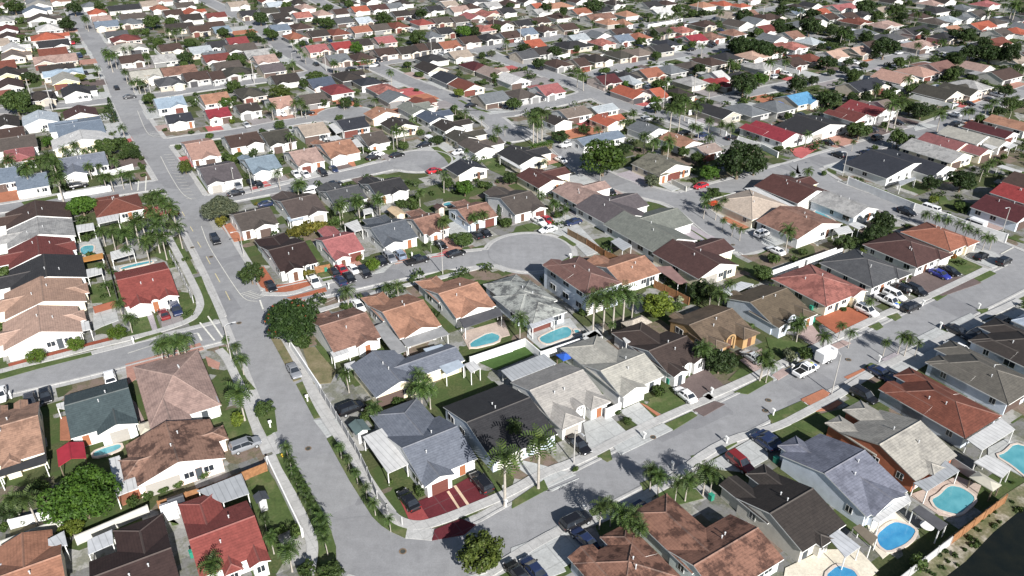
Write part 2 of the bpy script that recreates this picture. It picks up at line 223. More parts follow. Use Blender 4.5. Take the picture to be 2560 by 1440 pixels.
WALLS=[
('white',1.5,((-36.49,89.04),(-28.00,74.89)),(1,0,1)),
('white',1.6,((-40.99,120.66),(-32.34,106.68)),(14,0,5)),
('grey',1.6,((-32.26,106.30),(-26.96,97.33),(-23.93,92.07),(-21.24,86.76),(-19.03,81.85)),(7,0,2)),
('grey',1.5,((-19.06,81.96),(-17.29,79.39),(-14.96,76.92)),(7,1,2)),
('white',1.8,((-7.45,114.83),(2.39,120.86)),(14,2,5)),
('white',1.8,((2.39,120.86),(5.20,116.41)),(14,3,5)),
('white',1.8,((5.29,116.58),(12.72,121.03)),(14,4,5)),
('white',2.0,((15.08,99.77),(17.61,101.46)),(8,0,1)),
('wood',1.7,((-49.00,79.69),(-42.44,83.21),(-36.24,87.51)),(1,0,1)),
('concrete',1.6,((-57.43,73.52),(-50.23,79.03)),(0,1,2)),
('white',1.6,((-67.77,76.34),(-62.86,78.29)),(0,0,1)),
('concrete',1.8,((-66.55,72.43),(-60.74,76.38)),(0,0,2)),
('wood',1.7,((57.88,73.43),(69.14,80.97)),(11,0,1)),
('grey',1.7,((47.32,66.35),(57.88,73.43)),(11,0,2)),
('greywood',1.7,((13.34,169.07),(17.32,163.56)),(16,0,1)),
('wood',1.7,((17.32,163.56),(21.00,157.32),(23.39,154.67)),(16,0,2)),
('wood',1.8,((29.87,143.36),(35.68,136.07)),(16,1,2)),
('white',1.8,((54.61,146.92),(62.75,151.89)),(10,0,1)),
('white',1.8,((65.00,152.53),(74.82,158.47)),(17,1,2)),
('white',2.2,((92.44,201.77),(102.34,183.33),(107.84,176.32)),(23,0,2)),
('white',2.2,((107.37,176.56),(109.94,172.58),(115.75,165.04)),(23,1,2)),
('white',1.8,((71.43,238.23),(76.84,230.50),(79.57,223.19)),(24,1,3)),
('white',1.6,((59.44,256.61),(64.81,250.44),(68.99,243.70)),(24,0,3)),
('grey',1.7,((-77.11,157.32),(-70.41,146.50),(-64.66,136.79)),(2,0,1)),
('darkgrey',1.7,((-96.23,164.28),(-87.12,149.56),(-79.27,135.71)),(2,0,1)),
('white',1.7,((139.81,289.19),(153.73,298.28)),(37,1,2)),
('wood',1.7,((-42.69,149.56),(-39.78,150.81)),(15,0,1)),
('white',1.7,((-7.46,114.87),(0.00,119.17)),(14,1,5)),
('concrete',1.5,((43.98,201.77),(46.91,196.48)),(22,0,1)),
('grey',1.6,((64.93,89.66),(67.22,85.64)),(11,1,2)),
('white',1.8,((62.06,151.57),(73.31,158.47)),(17,0,2)),
('white',1.6,((-119.36,190.89),(-108.36,196.80)),(4,0,2)),
('white',1.6,((-113.53,208.29),(-109.41,213.46)),(4,1,2)),
('brownwall',1.6,((-82.72,132.72),(-79.55,135.08)),(2,0,1)),
('white',1.6,((70.72,420.80),(92.01,438.68)),(34,0,2)),
('white',1.6,((20.08,349.72),(25.77,355.99)),(32,0,4)),
('white',1.7,((61.56,266.48),(70.89,272.49)),(33,4,5)),
('white',1.7,((122.66,273.93),(128.99,278.00)),(24,2,3)),
('white',1.7,((-106.92,268.20),(-115.05,280.81)),(20,0,3)),
('white',1.7,((-180.67,285.15),(-170.55,291.11)),(5,2,6)),
('white',1.7,((157.11,274.20),(147.90,288.49)),(25,0,1)),
('white',1.7,((-5.20,288.26),(4.13,294.27)),(29,1,2)),
('white',1.7,((-56.92,295.86),(-47.59,301.88)),(20,2,3)),
('white',1.7,((-73.70,290.32),(-81.83,302.93)),(20,1,3)),
('white',1.7,((-141.40,305.71),(-132.07,311.72)),(26,0,2)),
('white',1.7,((60.96,306.32),(70.29,312.34)),(33,3,5)),
('white',1.7,((150.71,296.65),(141.50,310.94)),(37,0,2)),
('white',1.7,((-133.70,313.13),(-124.08,319.33)),(26,1,2)),
('white',1.7,((-202.12,303.98),(-210.75,318.63)),(5,0,6)),
('white',1.7,((56.24,325.12),(65.57,331.13)),(32,3,4)),
('white',1.7,((-32.60,313.47),(-41.80,327.76)),(29,0,2)),
('white',1.7,((118.17,323.56),(110.04,336.17)),(35,0,3)),
('white',1.7,((39.20,351.50),(48.53,357.52)),(32,1,4)),
('white',1.7,((140.88,337.94),(132.75,350.55)),(35,1,3)),
('white',1.7,((-154.81,350.93),(-162.94,363.54)),(6,0,1)),
('white',1.7,((-221.94,372.50),(-209.35,379.92)),(5,4,6)),
('white',1.7,((63.54,374.80),(72.92,380.85)),(33,2,5)),
('white',1.7,((213.65,375.12),(227.55,384.08)),(36,2,5)),
('white',1.7,((-60.22,367.52),(-68.35,380.13)),(28,0,1)),
('white',1.7,((52.11,371.19),(43.99,383.80)),(32,2,4)),
('white',1.7,((-234.56,389.37),(-220.72,397.52)),(5,3,6)),
('white',1.7,((-251.25,390.63),(-241.68,396.26)),(5,1,6)),
('white',1.7,((61.27,376.82),(53.14,389.43)),(33,0,5)),
('white',1.7,((165.21,401.09),(174.54,407.10)),(35,2,3)),
('white',1.7,((65.53,402.09),(74.86,408.10)),(33,1,5)),
('white',1.7,((188.43,402.17),(203.76,412.05)),(36,0,5)),
('white',1.7,((250.17,389.52),(242.05,402.13)),(36,4,5)),
('white',1.7,((-84.71,406.10),(-75.29,412.18)),(27,0,1)),
('white',1.7,((7.61,408.18),(16.94,414.20)),(31,2,3)),
('white',1.7,((226.98,414.55),(242.62,424.62)),(36,1,5)),
('white',1.7,((-5.21,406.49),(-14.42,420.78)),(31,0,3)),
('white',1.7,((89.91,421.16),(101.80,428.82)),(34,1,2)),
('white',1.7,((14.30,416.21),(6.17,428.82)),(31,1,3)),
('white',1.7,((265.07,421.40),(256.94,434.01)),(36,3,5)),
('white',1.7,((-205.72,426.80),(-213.85,439.41)),(5,5,6)),
]
COVERS=[
('white',2.6,((-22.65,92.27),(-20.01,94.31),(-14.97,86.22),(-17.70,84.27)),(7,1,3)),
('greymetal',2.8,((-43.67,80.60),(-38.53,84.05),(-36.23,80.09),(-39.33,78.32)),(1,0,1)),
('whitemetal',2.7,((-64.11,67.53),(-58.46,73.40),(-56.80,70.94),(-61.59,70.83),(-63.54,67.12)),(0,0,1)),
('glass',2.5,((-54.81,72.01),(-52.44,73.82),(-51.20,71.45),(-53.58,69.60)),(0,0,1)),
('greymetal',2.7,((-1.88,109.43),(5.65,114.60),(7.71,111.52),(-0.08,106.40)),(8,0,1)),
('greymetal',2.6,((56.43,82.38),(59.69,83.73),(63.20,87.07),(64.22,84.82),(57.52,80.68)),(11,0,1)),
('white',2.7,((68.56,91.54),(76.57,96.62),(77.21,93.87),(69.53,88.99)),(13,0,1)),
('white',2.7,((67.08,86.53),(69.75,88.11),(71.89,85.27),(69.42,83.21)),(11,1,2)),
('darkmetal',2.5,((53.98,77.26),(55.42,78.25),(57.61,74.75),(56.00,73.59)),(11,0,1)),
('tanmetal',2.4,((44.85,74.27),(46.04,74.85),(47.48,72.55),(46.08,71.21)),(11,0,1)),
('whitemetal',2.6,((40.93,72.47),(42.77,73.73),(44.51,70.81),(41.91,69.08)),(11,0,1)),
('white',2.6,((47.89,75.60),(54.72,80.42),(54.54,78.77),(48.48,74.89)),(11,0,2)),
('greyflat',2.7,((-25.87,123.52),(-24.12,125.18),(-18.50,115.71),(-20.66,114.15)),(14,0,2)),
('greyflat',2.6,((-20.11,119.12),(-13.08,123.68),(-11.53,121.14),(-18.86,116.72)),(14,1,2)),
('darkmetal',2.7,((-9.98,126.14),(-2.59,130.60),(-1.74,127.85),(-8.93,122.96)),(14,0,1)),
('white',2.5,((-32.32,115.37),(-29.64,116.87),(-28.77,115.37),(-31.38,113.61)),(14,0,3)),
('white',2.4,((-29.17,111.80),(-27.50,112.81),(-26.49,110.99),(-28.11,109.80)),(7,0,3)),
('white',2.6,((-8.31,111.51),(-6.63,112.57),(-5.41,110.31),(-6.98,108.84)),(7,2,3)),
('skyflat',2.7,((-15.83,116.09),(-12.67,117.65),(-8.14,110.88),(-11.12,108.29)),(14,0,1)),
('whitemetal',2.5,((3.20,124.79),(7.66,127.87),(8.16,126.22),(3.73,123.20)),(14,0,1)),
('white',2.6,((12.97,121.14),(15.21,122.52),(16.66,120.29),(14.23,119.72)),(14,2,3)),
('white',2.8,((20.11,119.48),(22.60,121.00),(23.50,119.65),(20.52,117.66)),(9,0,1)),
('white',2.6,((-58.96,87.36),(-57.71,88.08),(-54.93,83.46),(-53.38,84.27),(-51.79,81.59),(-54.47,79.66)),(1,1,2)),
('white',2.6,((-100.80,173.26),(-96.38,176.06),(-94.96,172.47),(-98.70,169.77)),(3,1,3)),
('white',2.5,((-103.71,169.22),(-100.30,170.75),(-98.21,166.97),(-101.40,165.13)),(3,0,3)),
('white',2.5,((-89.24,155.05),(-85.64,158.07),(-83.49,154.39),(-87.20,151.16)),(3,2,3)),
('white',2.5,((-81.50,125.26),(-80.21,125.98),(-78.38,122.91),(-79.90,122.22)),(2,0,2)),
('white',2.5,((-90.64,146.81),(-87.94,148.03),(-86.27,145.01),(-88.66,143.23)),(2,1,2)),
('orangecanopy',2.3,((-95.45,152.19),(-90.95,155.12),(-89.61,152.51),(-93.94,150.28)),(3,0,1)),
('steelpanel',2.6,((-51.84,100.29),(-48.14,102.40),(-47.19,100.81),(-50.86,98.75)),(1,0,1)),
('darkflat',2.6,((-73.77,84.82),(-68.64,88.37),(-67.67,86.50),(-72.98,83.46)),(1,0,1)),
('whitemetal',2.6,((42.07,137.45),(47.28,141.24),(49.68,140.17),(43.64,135.62)),(10,0,1)),
('white',2.6,((12.89,119.79),(15.85,122.75),(16.61,120.46),(13.33,119.12)),(14,1,3)),
('white',2.6,((75.66,167.13),(79.82,169.00),(79.66,165.28),(75.71,163.83)),(17,1,3)),
('white',2.6,((80.10,169.77),(82.60,171.30),(84.10,168.63),(81.48,166.75)),(17,2,3)),
('white',2.3,((-73.54,100.68),(-72.49,101.38),(-71.24,99.30),(-72.80,99.64)),(1,0,2)),
('white',2.4,((-3.73,216.96),(-2.81,218.33),(3.36,207.11),(2.68,206.48)),(21,0,1)),
('white',2.5,((-59.90,247.57),(-57.63,250.59),(-53.69,240.90),(-55.50,238.48)),(19,0,3)),
('white',2.5,((-57.87,235.31),(-54.69,236.88),(-50.78,230.69),(-54.26,228.44)),(19,1,3)),
('white',2.5,((-50.29,230.69),(-48.12,233.75),(-45.01,226.96),(-46.93,225.49)),(19,2,3)),
('greymetal',2.5,((22.50,160.49),(24.58,162.60),(27.09,158.41),(24.65,155.71)),(16,0,1)),
('white',2.6,((-40.05,169.77),(-37.34,172.47),(-35.10,166.75),(-36.72,165.28)),(15,0,1)),
('white',2.5,((142.67,227.69),(146.05,229.94),(146.96,226.22),(143.23,223.32)),(25,0,3)),
('white',2.5,((148.74,227.69),(152.41,229.94),(153.35,227.69),(148.88,224.04)),(25,2,3)),
('white',2.5,((136.93,209.07),(139.22,210.36),(141.99,205.28),(139.96,204.04)),(25,1,3)),
('greymetal',2.5,((104.36,198.02),(110.24,200.99),(109.65,199.20),(103.28,194.54)),(23,0,1)),
('white',2.4,((61.39,193.09),(64.72,193.66),(72.78,177.82),(69.53,175.38)),(17,0,3)),
('pinkpanel',2.4,((30.30,148.23),(34.08,148.53),(36.34,141.11),(34.30,140.54)),(16,0,1)),
('skyflat',2.4,((-54.84,174.10),(-51.74,176.11),(-50.53,173.71),(-53.61,171.75)),(18,0,1)),
('white',2.4,((-37.16,178.97),(-35.03,180.22),(-34.25,177.32),(-36.29,175.70)),(18,0,1)),
]
SHEDS=[
('redroof',-65.82,86.16,0.532,3.68,4.21,(1,0,1)),
('tealroof',-23.91,93.20,0.572,2.46,2.98,(7,0,1)),
('greyroof',-46.67,78.04,0.532,2.11,1.99,(0,0,2)),
('thatch',22.30,123.28,0.572,5.15,3.12,(9,0,1)),
('tarp',-56.88,93.21,0.532,1.80,3.01,(1,0,1)),
('greyroof',-34.98,78.82,0.572,1.80,1.80,(0,1,2)),
('whiteroof',-47.28,76.92,0.532,2.23,1.91,(0,0,1)),
('tanroof',-28.47,175.22,0.572,2.98,5.17,(15,0,1)),
('brownroof',-18.57,179.38,0.572,2.40,2.58,(15,0,1)),
('bluetarp',8.99,113.10,0.572,2.40,2.28,(9,0,1)),
('greyroof',39.69,70.92,0.572,2.28,1.80,(12,0,1)),
('creamroof',67.10,81.16,0.572,2.31,3.42,(11,0,1)),
]
LAMPS=[
('lamp',7.0,-50.79,116.90,(1,0,1)),
('lamp',6.5,-15.00,149.01,(14,0,1)),
('lamp',7.0,117.14,169.26,(23,1,2)),
('lamp',6.5,9.23,89.11,(8,0,1)),
('lamp',7.0,93.48,208.09,(23,0,2)),
('lamp',8.0,54.03,106.40,(11,0,1)),
('pole',10.0,-172.25,277.28,(4,0,2)),
('pole',10.0,-162.91,272.29,(4,1,2)),
('pole',9.0,-133.94,287.74,(20,0,2)),
('pole',8.0,-77.62,329.00,(28,0,1)),
('pole',9.0,-102.14,309.60,(20,1,2)),
('pole',9.0,3.98,378.44,(31,0,1)),
('lamp',7.0,-36.13,356.86,(28,1,2)),
('lamp',6.0,-60.81,158.03,(15,0,1)),
('lamp',7.0,35.45,296.60,(32,0,1)),
('lamp',8.0,53.98,274.27,(33,0,1)),
('pole',8.0,135.37,438.34,(34,2,3)),
('pole',7.0,104.33,459.77,(34,1,3)),
('lamp',7.0,-91.68,330.37,(28,0,2)),
('lamp',7.0,-9.46,414.50,(31,0,1)),
('pole',8.0,68.45,292.11,(33,0,1)),
('pole',8.0,58.26,459.77,(34,0,3)),
('lamp',6.0,-69.55,195.07,(18,1,2)),
('lamp',6.0,-36.25,229.79,(19,0,1)),
('pole',8.0,246.71,420.77,(36,0,1)),
('lamp',6.0,-75.62,199.06,(18,0,2)),
]
SMALL=[
('bin',28.13,81.69,'',(11,0,2)),
('bin',19.38,75.85,'',(12,0,1)),
('bin',26.95,109.43,'',(9,1,2)),
('bin',-41.52,71.51,'',(0,0,1)),
('bin',59.79,134.06,'',(10,0,2)),
('bin',58.52,129.48,'',(10,1,2)),
('bin',-40.74,150.60,'',(15,0,1)),
('bin',39.55,89.43,'',(11,1,2)),
('bin',26.91,109.72,'',(9,0,2)),
('mailbox',23.81,87.98,'',(8,1,2)),
('mailbox',10.03,79.16,'',(12,2,3)),
('mailbox',-0.91,80.40,'',(12,1,3)),
('mailbox',49.38,113.15,'',(9,1,2)),
('mailbox',65.89,115.79,'',(13,0,4)),
('mailbox',93.37,134.28,'',(13,3,4)),
('mailbox',82.30,127.14,'',(13,2,4)),
('mailbox',33.18,93.67,'',(11,0,2)),
('mailbox',20.56,94.77,'',(8,0,2)),
('mailbox',33.65,106.29,'',(9,0,2)),
('mailbox',-70.49,121.90,'',(2,0,1)),
('mailbox',-38.42,142.82,'',(15,0,2)),
('mailbox',-35.24,137.25,'',(14,0,2)),
('mailbox',82.76,135.64,'',(13,1,4)),
('mailbox',82.01,139.99,'',(10,0,1)),
('mailbox',-1.14,83.00,'',(12,0,3)),
('mailbox',42.41,100.56,'',(11,1,2)),
('mailbox',-83.94,105.18,'',(1,0,2)),
('mailbox',-22.55,157.04,'',(15,1,2)),
('mailbox',13.18,156.37,'',(14,1,2)),
('mailbox',-38.45,97.53,'',(1,1,2)),
('mailbox',-34.06,104.27,'',(7,0,1)),
('umbrella',51.66,183.35,'red',(17,0,1)),
('umbrella',94.52,273.54,'blue',(35,0,1)),
('table',55.98,76.20,'',(11,0,1)),
('hydrant',-34.76,90.62,'',(1,0,1)),
('manhole',-31.25,92.43,'',(7,0,1)),
('manhole',60.66,116.42,'',(13,0,1)),
('manhole',42.83,104.50,'',(9,0,1)),
('manhole',41.54,101.69,'',(11,0,1)),
('manhole',-68.05,157.37,'',(15,0,1)),
('manhole',-73.98,162.15,'',(3,0,1)),
('manhole',22.07,95.09,'',(8,0,1)),
('manhole',-53.05,128.99,'',(2,0,1)),
('manhole',-14.28,72.28,'',(12,0,1)),
('manhole',51.52,163.56,'',(16,0,1)),
]
ROOF={'teal':(0.057,0.079,0.0845),'pinktan':(0.297,0.211,0.185),'salmontan':(0.308,0.189,0.136),'stained':(0.22,0.132,0.0987),'red':(0.201,0.055,0.0467),'darkbrown':(0.038,0.0237,0.0221),'clay':(0.275,0.137,0.0903),'grey':(0.137,0.153,0.186),'charcoal':(0.032,0.032,0.0348),'lightgrey':(0.336,0.323,0.303),'palebeige':(0.329,0.322,0.289),'cocoa':(0.0528,0.039,0.0346),'tan':(0.13,0.0971,0.0696),'tanolive':(0.106,0.0838,0.0591),'coral':(0.302,0.124,0.104),'slategrey':(0.0708,0.0736,0.0791),'maroonbrown':(0.0669,0.0366,0.0339),'orange':(0.237,0.0983,0.0653),'rustorange':(0.143,0.0521,0.0356),'olivegrey':(0.0952,0.0897,0.0787),'brownblack':(0.0377,0.0322,0.0295),'paleblueroof':(0.296,0.351,0.422),'creamgrey':(0.293,0.282,0.254),'lavender':(0.162,0.173,0.217),'claymottle':(0.206,0.11,0.0795),'salmonbrown':(0.207,0.119,0.0915),'salmon':(0.306,0.167,0.114),'mottlegrey':(0.309,0.325,0.309),'rose':(0.272,0.101,0.101),'steel':(0.0848,0.0958,0.112),'greybrown':(0.0754,0.0644,0.0578),'taupe':(0.0718,0.057,0.0526),'rust':(0.143,0.0522,0.0384),'brown':(0.0585,0.0392,0.0337),'whitegrey':(0.307,0.307,0.302),'maroon':(0.136,0.0429,0.0385),'peachtan':(0.332,0.22,0.167),'peach':(0.385,0.266,0.213),'bluegrey':(0.133,0.166,0.21),'whiteroof':(0.461,0.461,0.455),'palebluewhite':(0.358,0.402,0.44),'purplegrey':(0.0948,0.0838,0.0893),'lightblue':(0.173,0.222,0.266),'darkolive':(0.0539,0.0512,0.0429),'beige':(0.286,0.24,0.2),'navyblack':(0.0293,0.032,0.0403),'crimson':(0.21,0.0313,0.0423),'salmonpink':(0.353,0.221,0.181),'skyroof':(0.252,0.318,0.384),'greygreen':(0.155,0.166,0.149),'navy':(0.0665,0.083,0.116),'chocolate':(0.0723,0.0338,0.03),'beigebrown':(0.15,0.123,0.106),'orangered':(0.298,0.0865,0.0535),'palebluegrey':(0.311,0.344,0.366),'steelgrey':(0.123,0.134,0.145),'beigepink':(0.262,0.207,0.185),'olivetan':(0.146,0.141,0.113),'maroonred':(0.171,0.0385,0.0413),'creamtan':(0.376,0.317,0.264),'pinkred':(0.216,0.0894,0.0894),'palebeige2':(0.286,0.269,0.247),'darkmaroon':(0.0712,0.0217,0.0244),'brightred':(0.234,0.0414,0.0414),'brightblue':(0.0823,0.22,0.369),'rosebrown':(0.152,0.0862,0.0752)}
WALL={'white':(0.74,0.74,0.725),'cream':(0.78,0.7,0.55),'palepink':(0.8,0.64,0.58),'shadewhite':(0.5,0.57,0.66),'terracotta':(0.45,0.16,0.09),'bluewhite':(0.66,0.72,0.8),'greybeige':(0.55,0.53,0.48),'mint':(0.6,0.68,0.66),'greyblue':(0.45,0.5,0.56),'ochre':(0.4,0.26,0.13),'paleblue':(0.6,0.66,0.74),'paleyellow':(0.8,0.72,0.52),'yellow':(0.8,0.7,0.32),'creamwhite':(0.8,0.77,0.68),'peachwall':(0.78,0.6,0.45)}  # charcoal house behind the royal palms: white walls, blue shade put into the colour
CARC={'grey':(0.22,0.23,0.25),'black':(0.012,0.012,0.014),'charcoal':(0.05,0.05,0.055),'white':(0.82,0.82,0.82),'navy':(0.02,0.03,0.075),'darkred':(0.18,0.02,0.02),'red':(0.4,0.02,0.03),'bluegrey':(0.2,0.25,0.33),'silver':(0.5,0.51,0.52),'blue':(0.03,0.04,0.25)}
FAR_HOUSES=[
(61.8,439.6,0.572,9.5,11.5,'v','HH','salmon','white',2.1,()),
(-188.3,442.0,0.572,9.9,11.5,'v','GG','brown','white',2.1,(('n',0,0.5,1.1,'G'),('t',0.1,0.7,3,'H'))),
(-105.7,442.1,0.572,9.5,11.5,'v','HH','pinktan','white',2.1,()),
(-177.9,445.0,0.572,9.6,13.5,'u','GG','orangered','white',2.1,(('r',0.1,0.6,2.5,'G'),)),
(-96.2,445.3,0.572,8.1,11.5,'v','GG','brown','white',2.1,(('t',0.1,0.7,3,'H'),)),
(-52.8,445.8,0.572,9.5,11.5,'v','HH','greybrown','white',2.1,(('n',0,0.5,1.1,'G'),)),
(-232.0,445.9,0.532,9.5,11.5,'v','HH','orangered','white',2.1,(('n',0.45,1,1.1,'G'),)),
(80.5,446.5,0.572,11.7,11.5,'v','GG','whiteroof','white',2.1,(('n',0,0.5,1.1,'G'),)),
(36.0,446.8,0.572,10.6,11.5,'v','GG','orange','ochre',2.1,(('n',0,0.5,1.1,'G'),('t',0.1,0.7,3,'H'))),
(155.7,446.8,0.572,10.6,11.5,'v','GG','bluegrey','white',2.1,(('n',0,0.5,1.1,'G'),)),
(-137.4,448.4,0.572,9.5,11.5,'v','GG','darkolive','white',2.1,(('t',0.1,0.7,3,'H'),)),
(-4.9,448.4,0.572,9.5,11.5,'v','GG','charcoal','white',2.1,(('n',0,0.5,1.1,'G'),('t',0.1,0.7,3,'H'))),
(-270.1,449.4,0.532,12.4,13.5,'u','GG','bluegrey','white',2.1,(('r',0.1,0.6,2.5,'G'),)),
(234.7,450.2,0.572,17.0,11.5,'v','HH','charcoal','white',2.1,()),
(205.8,450.9,0.572,9.5,11.5,'v','GG','beige','white',2.1,()),
(-127.7,451.3,0.572,8.8,11.5,'v','GG','brownblack','white',2.1,(('n',0.45,1,1.1,'G'),)),
(50.1,452.7,0.572,9.5,13.5,'u','HH','charcoal','white',2.1,(('r',0.1,0.6,2.5,'G'),)),
(-32.1,453.2,0.572,10.8,11.5,'v','GG','pinktan','white',2.1,(('n',0.45,1,1.1,'G'),('t',0.1,0.7,3,'H'))),
(-87.4,453.5,0.572,9.5,11.5,'v','GG','orangered','white',2.1,(('n',0,0.5,1.1,'G'),('t',0.1,0.7,3,'H'))),
(-45.6,454.8,0.572,9.5,11.5,'v','GG','charcoal','white',2.1,(('n',0,0.5,1.1,'G'),)),
(-224.8,455.4,0.572,17.0,11.5,'v','GG','charcoal','white',2.1,(('t',0.1,0.7,3,'H'),)),
(184.1,458.1,0.572,17.0,11.5,'v','GG','rose','white',2.1,(('n',0,0.5,1.1,'G'),('t',0.1,0.7,3,'H'))),
(-78.2,458.5,0.572,10.4,11.5,'v','GG','maroonbrown','white',2.1,(('n',0,0.5,1.1,'G'),)),
(-202.2,458.8,0.572,9.5,11.5,'v','HH','orange','white',2.1,(('n',0,0.5,1.1,'G'),)),
(255.4,459.9,0.572,10.4,11.5,'v','HH','steelgrey','white',2.1,(('n',0,0.5,1.1,'G'),('t',0.1,0.7,3,'H'))),
(-119.5,461.5,0.572,9.5,11.5,'v','HH','pinktan','white',2.1,(('n',0,0.5,1.1,'G'),('t',0.1,0.7,3,'H'))),
(-293.5,462.0,0.532,9.5,13.5,'u','GG','pinktan','white',2.1,()),
(-24.7,462.8,0.572,9.5,11.5,'v','HH','brown','white',2.1,(('t',0.1,0.7,3,'H'),)),
(22.3,463.5,0.572,17.0,11.5,'v','HH','salmon','white',2.1,(('t',0.1,0.7,3,'H'),)),
(13.9,464.2,0.572,6.5,11.5,'v','GG','orangered','white',2.1,(('n',0.45,1,1.1,'G'),)),
(-69.3,464.3,0.572,9.3,11.5,'v','GG','steelgrey','white',2.1,(('n',0.45,1,1.1,'G'),('t',0.1,0.7,3,'H'))),
(-276.3,465.0,0.532,13.5,13.5,'u','GG','palebeige','white',2.1,()),
(-191.1,466.6,0.572,10.6,11.5,'v','GG','greybrown','white',2.1,(('n',0.45,1,1.1,'G'),('t',0.1,0.7,3,'H'))),
(-139.1,468.3,0.572,9.5,11.5,'v','GG','palebluewhite','white',2.1,(('n',0.45,1,1.1,'G'),('t',0.1,0.7,3,'H'))),
(-13.4,468.3,0.572,9.5,11.5,'v','GG','whitegrey','white',2.1,(('n',0,0.5,1.1,'G'),('t',0.1,0.7,3,'H'))),
(131.3,468.3,0.572,9.5,8.0,'v','HH','orangered','white',2.1,(('t',0.1,0.7,3,'H'),)),
(-246.1,468.3,0.532,9.5,11.5,'v','HH','steelgrey','white',2.1,()),
(-161.6,469.2,0.572,11.3,11.5,'v','GG','beige','white',2.1,(('n',0.45,1,1.1,'G'),)),
(273.6,470.9,0.572,15.2,11.5,'v','HH','rose','white',2.1,(('n',0,0.5,1.1,'G'),)),
(-213.1,471.0,0.572,9.5,11.5,'v','GG','beige','white',2.1,(('t',0.1,0.7,3,'H'),)),
(-38.2,471.0,0.572,9.5,11.5,'v','GG','beige','white',2.1,(('n',0,0.5,1.1,'G'),('t',0.1,0.7,3,'H'))),
(122.6,472.4,0.572,9.5,11.5,'v','HH','orangered','white',2.1,(('t',0.1,0.7,3,'H'),)),
(-90.5,298.8,0.572,10.4,11.6,'v','GG','brownblack','white',2.1,(('n',0,0.5,1.1,'G'),)),
(190.6,318.9,0.572,10.1,10.3,'u','GG','pinktan','white',2.1,()),
(-120.1,320.2,0.572,11.0,11.5,'v','GG','greybrown','white',2.1,(('n',0,0.5,1.1,'G'),)),
(-212.3,321.0,0.572,9.2,12.3,'v','GG','rust','white',2.1,(('n',0,0.5,1.1,'G'),)),
(213.3,332.2,0.572,9.5,12.7,'v','GG','beige','white',2.1,(('n',0,0.5,1.1,'G'),)),
(-36.3,333.7,0.572,11.5,11.6,'v','HH','charcoal','white',2.1,(('n',0,0.5,1.1,'G'),)),
(-129.5,334.7,0.572,11.1,10.9,'v','GG','maroon','white',2.1,(('n',0,0.5,1.1,'G'),)),
(223.3,340.2,0.572,10.0,10.0,'v','GG','brown','white',2.1,(('n',0,0.5,1.1,'G'),)),
(-24.8,341.5,0.572,9.8,11.0,'v','GG','beige','white',2.1,(('n',0,0.5,1.1,'G'),)),
(8.4,362.1,0.572,9.5,12.3,'v','GG','orangered','white',2.1,(('n',0,0.5,1.1,'G'),)),
(162.9,362.2,0.572,9.7,9.6,'v','GG','brown','white',2.1,(('n',0,0.5,1.1,'G'),)),
(-240.7,363.4,0.572,10.9,12.3,'v','GG','beige','white',2.1,(('n',0,0.5,1.1,'G'),)),
(123.0,375.7,0.572,10.2,11.6,'u','GG','steelgrey','white',2.1,()),
(29.5,376.9,0.572,10.0,10.3,'v','GG','palebluegrey','white',2.1,(('n',0,0.5,1.1,'G'),)),
(134.3,383.1,0.572,9.2,11.5,'v','GG','salmonbrown','white',2.1,(('n',0,0.5,1.1,'G'),)),
(40.5,384.0,0.572,9.9,10.3,'u','GG','steelgrey','white',2.1,()),
(238.0,389.1,0.572,10.3,11.8,'v','GG','greybrown','white',2.1,(('n',0,0.5,1.1,'G'),)),
(51.2,390.6,0.572,10.7,10.9,'v','GG','brown','white',2.1,(('n',0,0.5,1.1,'G'),)),
(217.9,396.5,0.572,10.2,11.4,'v','GG','salmon','white',2.1,(('n',0,0.5,1.1,'G'),)),
(124.9,396.9,0.572,10.0,12.1,'v','GG','maroon','white',2.1,(('n',0,0.5,1.1,'G'),)),
(260.0,403.4,0.572,9.9,11.6,'u','GG','steelgrey','white',2.1,()),
(115.3,410.5,0.572,11.4,12.8,'u','GG','greybrown','white',2.1,()),
(146.6,411.7,0.572,9.5,10.6,'u','HH','steelgrey','white',2.1,()),
(250.1,417.2,0.572,11.6,11.7,'u','HH','greybrown','white',2.1,()),
(220.0,417.2,0.572,10.2,12.9,'v','HH','greybrown','white',2.1,(('n',0,0.5,1.1,'G'),)),
(125.9,417.9,0.572,11.6,11.9,'u','GG','steelgrey','white',2.1,()),
(157.2,418.7,0.572,10.0,10.5,'u','GG','brown','white',2.1,()),
(-122.3,421.1,0.572,9.4,9.6,'v','HH','brownblack','white',2.1,(('n',0,0.5,1.1,'G'),)),
(230.3,424.6,0.572,10.8,11.8,'v','HH','palebluegrey','white',2.1,(('n',0,0.5,1.1,'G'),)),
(-173.2,426.9,0.572,10.7,12.8,'v','GG','brownblack','white',2.1,(('n',0,0.5,1.1,'G'),)),
(240.9,431.6,0.572,11.3,11.4,'v','HH','steelgrey','white',2.1,(('n',0,0.5,1.1,'G'),)),
(179.3,432.0,0.572,10.5,12.1,'v','GG','brown','white',2.1,(('n',0,0.5,1.1,'G'),)),
(116.6,432.3,0.572,11.7,11.6,'u','GG','beige','white',2.1,()),
(23.9,433.0,0.572,10.8,11.9,'u','HH','brown','white',2.1,()),
(-162.9,435.0,0.572,10.6,10.3,'v','GG','maroon','white',2.1,(('n',0,0.5,1.1,'G'),)),
(-286.6,435.4,0.572,10.1,11.5,'v','GG','maroon','white',2.1,(('n',0,0.5,1.1,'G'),)),
(282.9,438.3,0.572,11.5,11.7,'v','HH','brownblack','white',2.1,(('n',0,0.5,1.1,'G'),)),
(252.3,438.4,0.572,10.9,12.4,'v','GG','greybrown','white',2.1,(('n',0,0.5,1.1,'G'),)),
